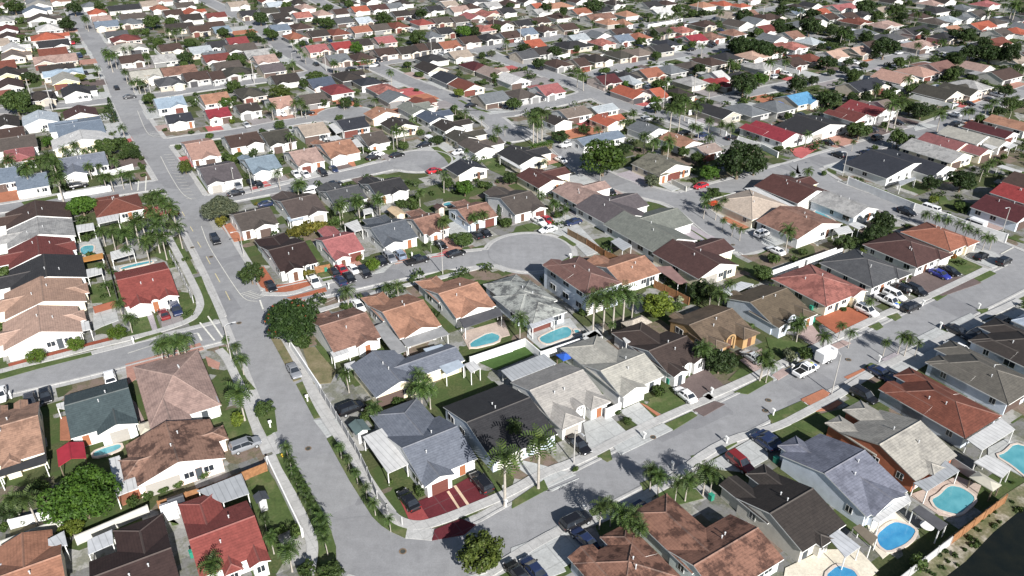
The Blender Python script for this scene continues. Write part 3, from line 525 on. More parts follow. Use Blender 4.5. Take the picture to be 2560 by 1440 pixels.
(189.2,439.4,0.572,11.9,10.4,'v','HH','charcoal','white',2.1,(('n',0,0.5,1.1,'G'),)),
(128.5,440.0,0.572,9.3,11.5,'v','GG','salmonbrown','white',2.1,(('n',0,0.5,1.1,'G'),)),
(170.1,447.5,0.572,9.3,10.0,'v','GG','orangered','white',2.1,(('n',0,0.5,1.1,'G'),)),
(14.2,448.2,0.572,10.5,9.9,'v','GG','whitegrey','white',2.1,(('n',0,0.5,1.1,'G'),)),
(161.2,460.5,0.572,10.0,12.5,'v','HH','brownblack','white',2.1,(('n',0,0.5,1.1,'G'),)),
(285.3,460.6,0.572,9.4,10.8,'v','GG','brown','white',2.1,(('n',0,0.5,1.1,'G'),)),
(109.1,467.8,0.572,11.7,11.7,'u','HH','salmon','white',2.1,()),
(78.5,467.9,0.572,11.0,12.4,'v','GG','charcoal','white',2.1,(('n',0,0.5,1.1,'G'),)),
(171.9,468.4,0.572,9.6,10.9,'u','GG','charcoal','white',2.1,()),
(245.0,474.3,0.572,10.2,12.1,'v','HH','pinktan','white',2.1,(('n',0,0.5,1.1,'G'),)),
(58.8,475.4,0.572,10.0,12.4,'v','HH','brownblack','white',2.1,(('n',0,0.5,1.1,'G'),)),
(89.6,475.8,0.572,10.0,11.2,'u','HH','brown','white',2.1,()),
(-4.1,476.0,0.572,11.1,11.4,'v','HH','brown','white',2.1,(('n',0,0.5,1.1,'G'),)),
(-65.5,476.7,0.572,9.6,11.7,'v','HH','brownblack','white',2.1,(('n',0,0.5,1.1,'G'),)),
(-127.0,476.7,0.572,9.1,12.9,'v','HH','brownblack','white',2.1,(('n',0,0.5,1.1,'G'),)),
(-96.7,477.5,0.572,9.2,10.6,'u','HH','brownblack','white',2.1,()),
(-283.4,478.2,0.572,10.2,11.0,'v','GG','steelgrey','white',2.1,(('n',0,0.5,1.1,'G'),)),
(254.7,481.7,0.572,12.0,10.1,'u','GG','brownblack','white',2.1,()),
(223.8,482.3,0.572,11.2,9.7,'u','GG','brownblack','white',2.1,()),
(-23.6,483.2,0.572,10.2,12.0,'v','HH','slategrey','white',2.1,(('n',0,0.5,1.1,'G'),)),
(37.9,483.6,0.572,10.2,10.1,'u','GG','brown','white',2.1,()),
(7.1,484.3,0.572,9.4,9.5,'u','GG','brownblack','white',2.1,()),
(-86.0,484.3,0.572,9.9,10.6,'u','GG','brown','white',2.1,()),
(-148.1,485.3,0.572,9.2,9.6,'u','GG','rust','white',2.1,()),
(-272.8,485.4,0.572,10.7,10.5,'v','GG','salmonbrown','white',2.1,(('n',0,0.5,1.1,'G'),)),
(-210.0,485.5,0.572,9.0,10.4,'v','GG','pinktan','white',2.1,(('n',0,0.5,1.1,'G'),)),
(203.3,489.4,0.572,11.9,9.6,'u','GG','salmonbrown','white',2.1,()),
(48.6,489.4,0.572,12.0,11.9,'v','HH','greybrown','white',2.1,(('n',0,0.5,1.1,'G'),)),
(141.8,490.1,0.572,10.7,9.6,'v','GG','pinktan','white',2.1,(('n',0,0.5,1.1,'G'),)),
(-43.2,490.5,0.572,9.3,12.7,'u','HH','greybrown','white',2.1,()),
(-199.5,490.7,0.572,11.8,12.8,'v','HH','brown','white',2.1,(('n',0,0.5,1.1,'G'),)),
(17.7,491.1,0.572,10.3,9.6,'v','GG','brown','white',2.1,(('n',0,0.5,1.1,'G'),)),
(-74.8,491.2,0.572,9.5,11.2,'v','GG','steelgrey','white',2.1,(('n',0,0.5,1.1,'G'),)),
(-13.2,491.4,0.572,9.9,9.6,'v','HH','palebluegrey','white',2.1,(('n',0,0.5,1.1,'G'),)),
(-138.0,491.6,0.572,11.4,10.1,'v','GG','greybrown','white',2.1,(('n',0,0.5,1.1,'G'),)),
(-293.1,493.0,0.572,10.6,9.7,'v','GG','salmonbrown','white',2.1,(('n',0,0.5,1.1,'G'),)),
(246.5,496.1,0.572,10.2,11.0,'u','HH','brown','white',2.1,()),
(91.2,496.7,0.572,10.6,11.7,'u','HH','charcoal','white',2.1,()),
(-2.4,497.4,0.572,11.2,11.3,'u','GG','salmonbrown','white',2.1,()),
(-32.4,497.4,0.572,9.6,12.7,'u','HH','brown','white',2.1,()),
(60.2,497.5,0.572,9.7,10.9,'u','HH','brownblack','white',2.1,()),
(-94.9,497.9,0.572,10.1,12.2,'v','GG','brownblack','white',2.1,(('n',0,0.5,1.1,'G'),)),
]
DESC={'teal': 'teal slate', 'pinktan': 'pinkish tan', 'salmontan': 'salmon tan', 'stained': 'stained salmon', 'darkbrown': 'dark brown', 'clay': 'orange clay', 'lightgrey': 'light grey', 'palebeige': 'pale beige', 'cocoa': 'cocoa brown', 'tanolive': 'olive tan', 'slategrey': 'slate grey', 'maroonbrown': 'maroon brown', 'rustorange': 'rust orange', 'olivegrey': 'olive grey', 'brownblack': 'blackish brown', 'paleblueroof': 'pale blue', 'creamgrey': 'cream grey', 'claymottle': 'mottled clay', 'salmonbrown': 'brownish salmon', 'mottlegrey': 'mottled grey', 'steel': 'steel blue', 'greybrown': 'grey brown', 'whitegrey': 'greyish white', 'peachtan': 'peach tan', 'bluegrey': 'blue grey', 'whiteroof': 'white', 'palebluewhite': 'bluish white', 'purplegrey': 'purplish grey', 'lightblue': 'light blue', 'darkolive': 'dark olive', 'navyblack': 'navy black', 'salmonpink': 'salmon pink', 'skyroof': 'sky blue', 'greygreen': 'greenish grey', 'beigebrown': 'beige brown', 'orangered': 'orange red', 'palebluegrey': 'pale blue grey', 'steelgrey': 'steel grey', 'beigepink': 'beige pink', 'olivetan': 'olive tan', 'maroonred': 'maroon red', 'creamtan': 'cream tan', 'pinkred': 'pinkish red', 'darkmaroon': 'dark maroon', 'brightred': 'bright red', 'brightblue': 'bright blue', 'rosebrown': 'rose brown'}
WD={'shadewhite': 'pale blue', 'bluewhite': 'bluish white', 'greybeige': 'grey beige', 'greyblue': 'grey blue', 'paleblue': 'pale blue', 'paleyellow': 'pale yellow', 'palepink': 'pale pink', 'creamwhite': 'cream white', 'peachwall': 'peach'}
PLACES=['in the bottom left corner', 'left of main road near the red gazebo', 'left of main road above three round trees', 'left of main road near the palm clump', 'left of main road among tall slim palms', 'left of the avenue near top left corner', 'right of the avenue near top left corner', 'at the bend with the maroon driveway', 'behind the tall royal palms', 'along corner street behind the white sedan', 'along corner street near the coral roof', 'below corner street near the kidney pools', 'at bottom edge right of the yellowish tree', 'below corner street by the right edge', 'on the lower side of central court', 'on the upper side of central court', 'between dead-end street and central court', 'right of the dead-end street', 'around the second court', 'between second and third courts', 'above the third court', 'by the hedge near the twin palms', 'by the large dark round tree', 'near the long white boundary wall', 'near the crimson roof', 'by the right edge above boundary wall', 'above cross street left of diagonal street', 'near top edge right of diagonal street', 'along cross street right of diagonal street', 'below cross street around the link street', 'near top edge in mid view', 'along cross street in mid view', 'below cross street near the long street', 'around the bright red roof at upper right', 'near top edge at upper right', 'by the dark grove at upper right', 'in the top right corner', 'below the grove by the right edge']
VD={'': 'green', 'bright': 'bright green', 'lime': 'lime green', 'dark': 'dark green', 'mid': 'mid green', 'yellowish': 'yellowish green', 'grey': 'grey green', 'flame': 'orange-flowering', 'bigdark': 'deep green', 'big': 'wide mid green', 'round': 'round clipped', 'yellow': 'yellow-leaved', 'orange': 'orange-leaved', 'pale': 'pale flowering'}
CD={'white': 'white flat patio cover', 'greymetal': 'grey metal patio cover', 'whitemetal': 'white ribbed patio cover', 'glass': 'white glazed patio cover', 'darkmetal': 'dark grey patio cover', 'tanmetal': 'tan patio cover', 'greyflat': 'flat grey patio cover', 'skyflat': 'pale blue patio cover', 'orangecanopy': 'orange shade canopy', 'steelpanel': 'steel panel patio cover', 'darkflat': 'flat dark patio cover', 'pinkpanel': 'mottled pink patio cover'}
SD={'redroof': 'red-roofed gazebo', 'tealroof': 'white shed with teal roof', 'greyroof': 'small dark-roofed shed', 'thatch': 'thatched hut', 'tarp': 'beige tarpaulin tent', 'whiteroof': 'white-roofed shed', 'tanroof': 'tan-roofed shed', 'brownroof': 'brown-roofed shed', 'bluetarp': 'blue shade canopy', 'creamroof': 'cream-roofed gazebo'}
HOUSES=[
(12.57,60.56,0.572,9.93,9.10,'u','HH','claymottle','greyblue',2.50,(('t',0.0,0.4,1.2,'G'),('t',0.55,1.0,1.6,'H')),1,(12,0,1)),
(-62.01,60.76,0.532,9.02,7.38,'v','GG','clay','cream',2.50,(('t',0.2,0.9,3.0,'G'),),1,(0,0,1)),
(-48.52,61.00,0.532,9.30,8.69,'v','GG','darkbrown','cream',2.50,(('t',0.35,1.0,4.0,'H'),),1,(0,0,1)),
(24.63,62.75,0.572,11.37,9.09,'v','GG','claymottle','mint',2.50,(('t',0.0,0.6,7.5,'H'),),1,(12,0,1)),
(-38.14,65.89,0.532,8.25,10.42,'v','GG','red','white',2.50,(('t',0.0,0.62,4.0,'H'),('n',0.32,0.6,1.2,'H'),('n',0.68,1.0,1.6,'G')),1,(0,0,1)),
(36.88,70.00,0.572,8.62,11.41,'v','GG','brownblack','greybeige',2.50,(('t',0.0,0.4,3.0,'G'),('t',0.55,1.0,2.5,'H'),('n',0.3,0.6,0.8,'H')),1,(11,0,1)),
(47.40,75.95,0.572,9.04,14.67,'v','GG','lavender','bluewhite',2.50,(('t',0.15,0.6,1.6,'H'),('n',0.1,0.9,0.5,'G')),1,(11,0,1)),
(-52.58,81.38,0.532,12.29,10.50,'u','GG','stained','palepink',2.50,(('r',0.25,0.6,1.4,'H'),('l',0.3,0.8,1.4,'H')),1,(1,0,1)),
(-12.78,82.57,0.572,9.19,11.78,'v','GG','grey','white',2.50,(('n',0.0,0.52,1.2,'G'),('t',0.0,0.9,6.0,'H')),1,(7,0,1)),
(57.01,82.73,0.572,10.16,12.81,'v','GG','creamgrey','terracotta',2.50,(('t',0.0,0.34,2.6,'H'),('t',0.5,0.95,3.2,'H'),('n',0.3,0.6,0.8,'H')),1,(11,0,1)),
(-76.07,84.71,0.532,8.06,14.28,'v','GG','salmontan','cream',2.50,(('n',0.3,0.62,1.0,'H'),('t',0.2,0.45,1.5,'G'),('t',0.55,0.8,1.5,'G')),1,(1,0,1)),
(-2.75,86.79,0.572,11.60,15.35,'v','GG','charcoal','shadewhite',2.50,(),1,(8,0,1)),
(-66.75,91.88,0.532,9.35,12.53,'v','GG','teal','white',2.50,(('n',0.38,1.0,1.3,'G'),),1,(1,0,1)),
(68.63,91.93,0.572,10.09,13.66,'u','HH','rustorange','greyblue',2.50,(('t',0.0,0.42,1.2,'G'),('t',0.55,1.0,2.2,'H')),1,(13,0,1)),
(-55.94,94.74,0.532,10.74,18.53,'v','HH','pinktan','white',2.50,(('n',0.0,0.55,2.0,'G'),),1,(1,0,1)),
(5.97,96.61,0.572,10.79,11.57,'v','GG','lightgrey','white',2.50,(('n',0.0,0.42,3.2,'H'),('n',0.62,1.0,1.8,'H'),('n',0.42,0.6,0.6,'A')),1,(8,0,1)),
(79.71,100.14,0.572,10.49,13.63,'u','HH','olivegrey','paleblue',2.50,(('t',0.0,0.4,0.8,'H'),('t',0.5,1.0,2.4,'H')),1,(13,0,1)),
(-22.12,102.04,0.572,9.01,10.84,'u','GG','grey','paleyellow',2.50,(('r',0.28,0.86,8.5,'G'),),1,(7,0,1)),
(17.62,102.80,0.572,9.69,10.42,'v','GG','palebeige','white',2.50,(('n',0.0,0.55,0.8,'G'),('t',0.0,0.85,6.0,'H')),1,(9,0,1)),
(90.60,107.31,0.572,12.03,13.33,'u','HH','brownblack','bluewhite',2.50,(('t',0.0,0.4,0.8,'H'),('t',0.5,1.0,2.4,'H')),1,(13,0,1)),
(26.51,109.02,0.572,9.09,10.05,'v','GG','cocoa','white',2.50,(('n',0.0,0.38,1.6,'G'),('n',0.62,1.0,0.6,'G'),('t',0.0,0.8,5.0,'H'),('n',0.4,0.58,0.3,'A')),1,(9,0,1)),
(-31.64,115.17,0.572,9.22,12.85,'v','GG','salmonbrown','white',2.50,(('t',0.2,0.5,1.5,'H'),('n',0.45,0.9,0.8,'G')),1,(14,0,1)),
(-90.43,115.55,0.532,12.75,11.00,'u','GG','peach','white',2.50,(('l',0.3,0.8,3.0,'H'),('r',0.2,0.6,1.0,'H')),1,(2,0,1)),
(35.29,117.29,0.572,11.27,10.40,'v','GG','tan','ochre',2.50,(('n',0.62,1.0,2.0,'H'),('n',0.0,0.32,1.8,'H'),('t',0.1,0.32,1.2,'G'),('n',0.36,0.58,0.5,'A')),1,(9,0,1)),
(-20.47,119.64,0.572,8.63,14.36,'v','GG','salmon','white',2.50,(('t',0.0,0.55,3.4,'H'),('n',0.1,0.9,0.4,'G')),1,(14,0,3)),
(98.26,120.47,0.572,9.92,6.71,'u','HH','paleblueroof','white',2.50,(),1,(13,0,1)),
(49.01,124.51,0.572,10.46,11.95,'v','GG','tanolive','paleblue',2.50,(('n',0.6,1.0,2.0,'H'),('n',0.0,0.28,1.5,'G'),('t',0.2,0.4,1.0,'G'),('n',0.33,0.56,0.5,'A')),1,(10,0,1)),
(3.90,124.93,0.572,8.11,18.16,'u','HH','mottlegrey','bluewhite',2.50,(('r',0.2,0.75,1.0,'H'),('l',0.3,0.8,1.0,'H')),1,(14,0,1)),
(-96.19,126.18,0.532,14.07,11.80,'u','GG','peachtan','cream',2.50,(('l',0.2,0.7,3.0,'H'),('r',0.3,0.7,0.8,'H')),1,(2,0,1)),
(-10.57,126.71,0.572,8.90,14.14,'v','GG','salmon','white',2.50,(('t',0.0,0.55,3.2,'H'),('n',0.1,0.9,0.4,'G')),1,(14,1,3)),
(-75.52,130.85,0.532,10.03,16.80,'v','GG','red','white',2.50,(('n',0.08,0.48,1.2,'G'),('n',0.62,1.0,0.6,'G'),('n',0.48,0.62,0.4,'A')),1,(2,0,1)),
(14.34,131.06,0.572,9.07,14.16,'u','HH','rosebrown','bluewhite',5.20,(('t',0.0,0.5,0.8,'G'),),1,(14,0,1)),
(61.44,131.15,0.572,12.26,13.82,'u','HH','coral','cream',2.50,(('n',0.62,1.0,0.5,'G'),),1,(10,0,1)),
(-100.77,136.23,0.532,13.96,12.00,'u','GG','charcoal','white',2.50,(('l',0.2,0.75,3.5,'G'),),1,(2,0,1)),
(73.56,138.75,0.572,12.55,13.32,'u','HH','slategrey','white',2.50,(('n',0.62,1.0,0.6,'H'),),1,(10,0,1)),
(22.71,139.63,0.572,10.47,10.84,'v','GG','salmon','white',2.50,(('t',0.0,0.5,2.0,'G'),),1,(14,2,3)),
(38.80,142.39,0.572,11.83,14.41,'u','GG','maroonbrown','cream',2.50,(('r',0.1,0.6,5.0,'G'),),1,(16,0,1)),
(-48.91,145.49,0.572,8.33,14.84,'v','GG','darkbrown','white',2.50,(('t',0.0,0.85,4.0,'H'),('n',0.1,0.58,1.2,'G'),('n',0.62,0.78,0.5,'A')),1,(15,0,1)),
(-106.96,146.64,0.532,12.49,11.00,'u','GG','maroon','white',2.50,(('l',0.2,0.75,4.0,'G'),('r',0.2,0.7,0.8,'G')),1,(3,0,1)),
(86.60,147.54,0.572,12.43,13.52,'u','HH','maroonbrown','white',2.50,(('n',0.62,1.0,0.6,'H'),),1,(10,0,1)),
(-39.26,152.12,0.572,7.58,11.42,'v','GG','rose','white',2.50,(('t',0.3,0.85,4.0,'G'),('n',0.0,0.48,1.8,'G')),1,(15,0,1)),
(31.88,154.13,0.572,12.44,18.70,'u','GG','greygreen','white',2.50,(('r',0.0,0.6,6.0,'G'),),1,(16,0,1)),
(97.48,155.17,0.572,10.46,12.33,'u','HH','orange','cream',2.50,(('n',0.55,1.0,0.6,'H'),),1,(10,0,1)),
(-112.82,156.41,0.532,13.86,11.20,'u','GG','whitegrey','white',2.50,(('l',0.2,0.7,3.0,'G'),),1,(3,0,1)),
(-29.05,158.02,0.572,8.81,12.64,'v','GG','steel','white',2.50,(('t',0.2,0.9,3.4,'H'),('n',0.0,0.55,1.0,'G')),1,(15,0,1)),
(65.38,161.37,0.572,16.20,12.40,'u','GG','salmonbrown','white',2.50,(),1,(17,0,1)),
(-20.42,163.97,0.572,6.88,10.86,'v','GG','salmonbrown','white',2.50,(('t',0.3,0.9,3.5,'H'),('n',0.1,0.6,1.4,'G')),1,(15,0,1)),
(-63.16,165.63,0.572,8.84,12.20,'v','GG','greybrown','white',2.50,(('n',0.3,0.9,0.8,'G'),),1,(18,0,1)),
(-118.87,166.62,0.532,13.93,11.20,'u','GG','brown','white',2.50,(('l',0.2,0.75,3.5,'G'),),1,(3,0,1)),
(24.21,167.12,0.572,12.30,15.88,'u','GG','purplegrey','white',2.50,(('r',0.0,0.6,4.0,'G'),),1,(16,0,1)),
(-10.39,170.17,0.572,8.36,10.65,'v','GG','salmonbrown','bluewhite',2.50,(('t',0.3,0.8,3.0,'H'),('n',0.0,0.5,0.8,'G')),1,(15,0,1)),
(120.89,170.46,0.572,12.37,11.65,'u','GG','darkmaroon','bluewhite',2.50,(),1,(23,0,1)),
(58.00,172.34,0.572,14.42,14.06,'v','HH','creamtan','cream',2.50,(),1,(17,0,1)),
(-53.34,172.84,0.572,9.07,14.20,'v','GG','taupe','white',2.50,(('t',0.0,0.7,2.0,'G'),('n',0.45,1.0,0.8,'G')),1,(18,0,1)),
(-100.85,173.55,0.532,10.88,11.53,'v','HH','rust','white',2.50,(('t',0.1,0.6,2.0,'H'),),1,(3,0,1)),
(82.92,173.55,0.572,9.72,12.89,'u','GG','whitegrey','bluewhite',2.50,(),1,(17,0,1)),
(0.83,175.19,0.572,9.15,13.79,'v','GG','greybrown','white',2.50,(('t',0.1,0.8,3.0,'G'),('n',0.5,1.0,0.8,'G')),1,(15,0,1)),
(130.23,180.81,0.572,10.71,10.61,'u','GG','brightred','white',2.50,(),1,(23,0,1)),
(-44.34,180.95,0.572,8.86,11.46,'v','GG','slategrey','white',2.50,(('t',0.0,0.7,2.5,'G'),),1,(18,0,1)),
(16.60,181.31,0.572,9.56,11.45,'u','GG','pinktan','white',2.50,(('r',0.1,0.6,5.0,'G'),),1,(15,0,1)),
(72.12,182.24,0.572,13.68,14.44,'u','GG','chocolate','white',2.50,(),1,(17,0,1)),
(72.02,183.99,0.572,12.18,11.88,'u','GG','chocolate','yellow',2.50,(('r',0.1,0.6,3.0,'G'),),1,(17,0,1)),
(-34.63,186.70,0.572,9.16,10.77,'v','GG','charcoal','white',2.50,(('t',0.0,0.6,2.0,'G'),('n',0.4,0.9,0.8,'G')),1,(18,0,1)),
(-129.56,190.63,0.532,7.60,11.75,'v','GG','bluegrey','white',2.50,(),1,(4,1,3)),
(135.51,190.86,0.572,11.52,7.50,'u','GG','brown','white',2.50,(),1,(23,0,1)),
(7.05,192.45,0.572,9.01,11.30,'u','GG','chocolate','cream',2.50,(('r',0.1,0.6,5.0,'G'),),1,(21,0,1)),
(-139.60,193.98,0.532,7.60,13.37,'v','GG','bluegrey','white',2.50,(),1,(4,0,3)),
(-81.35,194.92,0.532,9.43,16.40,'v','GG','purplegrey','white',2.50,(('n',0.0,0.5,0.8,'G'),),1,(18,0,1)),
(101.87,199.59,0.572,23.20,13.86,'u','GG','navyblack','white',2.50,(('n',0.5,1.0,6.0,'G'),),1,(23,0,1)),
(40.15,201.57,0.572,12.65,11.62,'u','GG','olivetan','cream',2.50,(('n',0.0,0.3,0.5,'H'),),1,(22,0,1)),
(-14.82,201.66,0.572,9.84,7.50,'u','GG','navyblack','cream',2.50,(),1,(21,0,1)),
(-71.49,203.17,0.572,8.47,13.70,'v','GG','lightblue','white',2.50,(('n',0.0,0.58,0.8,'G'),('t',0.0,0.4,2.0,'G')),1,(19,0,1)),
(-124.70,204.28,0.532,11.91,12.48,'v','GG','grey','white',2.50,(('n',0.0,0.52,4.5,'G'),),1,(4,0,1)),
(-60.54,209.26,0.572,8.13,13.60,'v','GG','pinktan','white',2.50,(('n',0.0,0.55,0.8,'G'),),1,(18,0,1)),
(2.13,209.73,0.572,10.06,12.50,'u','GG','charcoal','cream',2.50,(('r',0.2,0.7,4.0,'G'),),1,(21,0,1)),
(-144.51,210.85,0.532,8.04,12.87,'u','HH','rose','white',2.50,(),1,(4,0,1)),
(125.37,211.63,0.572,11.25,16.54,'u','GG','whitegrey','cream',2.50,(),1,(25,0,1)),
(-91.96,213.68,0.532,8.20,19.07,'v','GG','salmonpink','white',2.50,(('n',0.3,0.9,0.5,'G'),),1,(19,0,1)),
(-52.71,215.72,0.572,9.56,14.58,'v','GG','salmon','white',2.50,(('n',0.0,0.55,1.0,'G'),('t',0.0,0.4,2.0,'G')),1,(19,0,1)),
(56.72,218.65,0.572,7.60,7.50,'v','GG','beigepink','white',2.50,(),1,(22,0,1)),
(-11.00,219.69,0.572,7.60,10.67,'u','GG','greybrown','white',2.50,(('r',0.1,0.7,5.0,'G'),),1,(21,0,1)),
(-152.30,220.34,0.532,11.01,13.74,'v','GG','greybrown','white',2.50,(),1,(4,0,1)),
(130.75,220.91,0.572,10.65,12.68,'u','GG','pinkred','cream',2.50,(('n',0.3,1.0,6.0,'G'),),1,(25,0,1)),
(-136.65,222.60,0.532,17.09,10.91,'u','GG','whiteroof','cream',2.50,(),1,(4,0,1)),
(-84.17,224.20,0.572,10.03,12.22,'v','GG','brown','white',2.50,(('n',0.45,1.0,0.8,'G'),),1,(19,0,1)),
(51.14,224.38,0.572,8.59,11.30,'u','GG','salmon','white',2.50,(),1,(22,0,1)),
(21.79,226.21,0.572,16.29,7.50,'v','GG','bluegrey','white',2.50,(),1,(22,0,1)),
(-73.25,226.34,0.572,8.59,14.97,'v','GG','darkolive','white',2.50,(('n',0.0,0.55,1.0,'G'),),1,(19,0,1)),
(-43.50,226.47,0.572,7.60,12.07,'v','GG','greybrown','white',2.50,(('n',0.0,0.5,0.8,'G'),),1,(19,0,1)),
(141.20,227.91,0.572,10.10,12.99,'u','GG','palebeige','white',2.50,(('n',0.3,1.0,5.0,'G'),),1,(25,0,1)),
(-16.43,229.22,0.572,7.60,9.14,'u','GG','darkolive','cream',2.50,(('r',0.1,0.7,4.5,'G'),),1,(21,0,1)),
(-138.02,229.38,0.532,13.35,24.96,'v','GG','bluegrey','white',2.50,(('l',0.1,0.5,2.0,'G'),),1,(4,2,3)),
(82.54,229.67,0.572,11.49,15.98,'u','GG','crimson','white',2.50,(('t',0.0,0.5,1.5,'G'),),1,(24,0,1)),
(-159.01,231.70,0.532,8.23,10.92,'v','GG','brown','white',2.50,(),1,(4,0,1)),
(152.83,233.41,0.572,8.13,14.13,'u','GG','darkmaroon','white',2.50,(),1,(25,0,1)),
(-64.43,234.79,0.572,8.47,12.07,'v','GG','beige','white',2.50,(('t',0.1,0.6,1.0,'H'),),1,(19,0,1)),
(91.81,235.53,0.572,21.59,12.74,'u','GG','charcoal','white',2.50,(),1,(24,0,1)),
(42.18,236.17,0.572,9.49,10.01,'u','GG','steelgrey','white',2.50,(),1,(22,0,1)),
(-21.33,240.19,0.572,7.60,9.14,'u','GG','brownblack','white',2.50,(('r',0.1,0.7,4.5,'G'),),1,(21,0,2)),
(-53.44,240.69,0.572,9.18,12.00,'v','GG','navyblack','white',2.50,(),1,(19,0,1)),
(162.72,240.70,0.572,8.95,13.21,'u','GG','salmon','white',2.50,(),1,(25,0,1)),
(-38.00,240.95,0.572,9.30,9.77,'u','GG','brownblack','cream',2.50,(),1,(19,0,1)),
(-165.51,241.62,0.532,7.60,13.95,'u','GG','brownblack','white',2.50,(),1,(4,0,1)),
(-158.11,245.45,0.532,10.72,12.05,'u','GG','palebluewhite','white',2.50,(),1,(4,0,1)),
(30.76,245.47,0.572,7.60,9.91,'u','GG','orangered','cream',2.50,(('r',0.1,0.7,3.0,'G'),),1,(22,0,1)),
(13.84,246.69,0.572,7.60,7.50,'u','GG','brownblack','white',2.50,(),1,(21,1,2)),
(-111.94,247.87,0.532,8.14,10.24,'v','GG','navyblack','white',2.50,(('n',0.15,0.7,0.6,'G'),),1,(20,0,1)),
(-27.09,249.15,0.572,7.60,10.14,'u','GG','navy','white',2.50,(('r',0.0,0.6,4.0,'G'),),1,(21,0,1)),
(112.63,250.06,0.572,10.88,10.69,'u','GG','maroon','white',2.50,(('t',0.0,0.5,2.0,'G'),),1,(24,0,1)),
(-148.24,252.91,0.532,10.27,10.84,'u','GG','maroonbrown','cream',2.50,(),1,(4,0,1)),
(-46.38,253.48,0.572,10.40,7.77,'u','GG','salmon','peachwall',2.50,(),1,(19,0,1)),
(-100.65,253.50,0.532,7.60,10.68,'v','GG','crimson','creamwhite',2.50,(('n',0.0,0.5,0.8,'G'),),1,(20,0,1)),
(18.61,254.22,0.572,10.54,10.14,'v','GG','beigebrown','white',2.50,(),1,(29,0,1)),
(70.19,254.55,0.572,9.50,13.50,'u','GG','charcoal','white',2.12,(),0,(33,1,4)),
(121.74,255.99,0.572,11.05,14.29,'u','GG','maroonred','white',2.50,(),1,(24,0,1)),
(80.80,257.45,0.572,9.50,13.50,'u','HH','steelgrey','white',2.12,(),0,(35,0,2)),
(-33.83,258.37,0.572,7.60,11.98,'u','GG','greygreen','white',2.50,(('r',0.0,0.7,3.0,'G'),),1,(19,0,1)),
(-92.31,259.94,0.572,7.60,10.00,'v','GG','brownblack','white',2.50,(('n',0.0,0.6,0.6,'G'),),1,(20,0,1)),
(29.16,260.20,0.572,9.54,7.50,'v','GG','palebluegrey','cream',2.50,(),1,(33,0,1)),
(90.75,262.04,0.572,10.28,11.50,'v','HH','steelgrey','white',2.12,(),0,(35,1,2)),
(130.22,263.69,0.572,5.92,11.50,'v','GG','beigebrown','white',2.12,(('n',0,0.5,1.1,'G'),('t',0.1,0.7,3,'H')),0,(24,0,1)),
(-81.37,264.67,0.572,7.60,14.63,'v','GG','salmonpink','white',2.50,(('n',0.2,0.8,0.8,'G'),),1,(20,0,1)),
(-122.02,264.67,0.532,9.73,13.28,'v','GG','skyroof','white',2.50,(('n',0.4,1.0,0.5,'G'),),1,(20,0,1)),
(-30.28,266.60,0.572,5.50,13.12,'u','GG','rust','white',2.12,(('r',0.1,0.6,2.5,'G'),),0,(29,0,1)),
(100.78,270.58,0.572,11.01,11.50,'v','GG','brightblue','white',2.12,(('n',0.45,1,1.1,'G'),),0,(35,0,1)),
(-73.00,270.99,0.572,9.50,11.50,'v','GG','greybrown','white',2.12,(),0,(20,0,1)),
(-108.23,271.52,0.572,9.50,11.50,'v','GG','salmon','white',2.12,(('n',0.45,1,1.1,'G'),),0,(20,0,1)),
(-9.20,272.25,0.572,10.74,11.50,'v','GG','steelgrey','white',2.12,(),0,(29,0,1)),
(-43.65,273.90,0.572,9.50,10.70,'u','GG','steelgrey','white',2.12,(),0,(20,0,1)),
(-173.54,274.62,0.532,10.15,11.50,'v','HH','brownblack','white',2.12,(('n',0.45,1,1.1,'G'),),0,(5,0,2)),
(155.80,277.52,0.572,12.33,13.50,'u','GG','darkolive','white',2.12,(('r',0.1,0.6,2.5,'G'),),0,(37,0,2)),
(2.35,278.02,0.572,9.50,11.50,'v','HH','greybrown','white',2.12,(('n',0.45,1,1.1,'G'),),0,(29,0,1)),
(43.64,278.84,0.572,9.50,13.50,'u','GG','orangered','white',2.12,(),0,(32,0,1)),
(60.42,279.03,0.572,8.65,11.50,'v','HH','brownblack','white',2.12,(('n',0,0.5,1.1,'G'),),0,(33,0,1)),
(-97.51,279.13,0.572,9.50,11.50,'v','HH','darkolive','white',2.12,(('n',0,0.5,1.1,'G'),('t',0.1,0.7,3,'H')),0,(20,0,1)),
(53.20,279.63,0.572,5.50,11.50,'v','GG','orangered','white',2.12,(('n',0.45,1,1.1,'G'),('t',0.1,0.7,3,'H')),0,(33,0,1)),
(-162.92,280.55,0.532,9.50,13.50,'u','GG','charcoal','white',2.12,(('r',0.1,0.6,2.5,'G'),),0,(6,0,2)),
(167.40,282.73,0.572,8.99,13.50,'u','GG','darkolive','white',2.12,(('r',0.1,0.6,2.5,'G'),),0,(37,1,2)),
(12.26,283.64,0.572,9.50,11.50,'v','GG','rose','white',2.12,(('n',0,0.5,1.1,'G'),('t',0.1,0.7,3,'H')),0,(29,0,1)),
(-66.26,283.94,0.572,9.50,12.64,'u','HH','maroonred','white',2.12,(),0,(20,0,1)),
(-48.28,283.94,0.572,9.50,13.50,'u','HH','coral','white',2.12,(),0,(29,0,1)),
(129.29,288.01,0.572,17.00,11.50,'v','GG','navyblack','white',2.12,(('n',0.45,1,1.1,'G'),),0,(37,0,1)),
(-17.99,289.20,0.572,9.50,12.91,'u','GG','rust','cream',2.12,(),0,(29,0,1)),
(174.00,289.55,0.572,10.40,13.50,'u','HH','whitegrey','white',2.12,(),0,(37,0,1)),
(-192.76,289.82,0.532,9.50,13.50,'u','GG','brown','white',2.12,(),0,(5,1,2)),
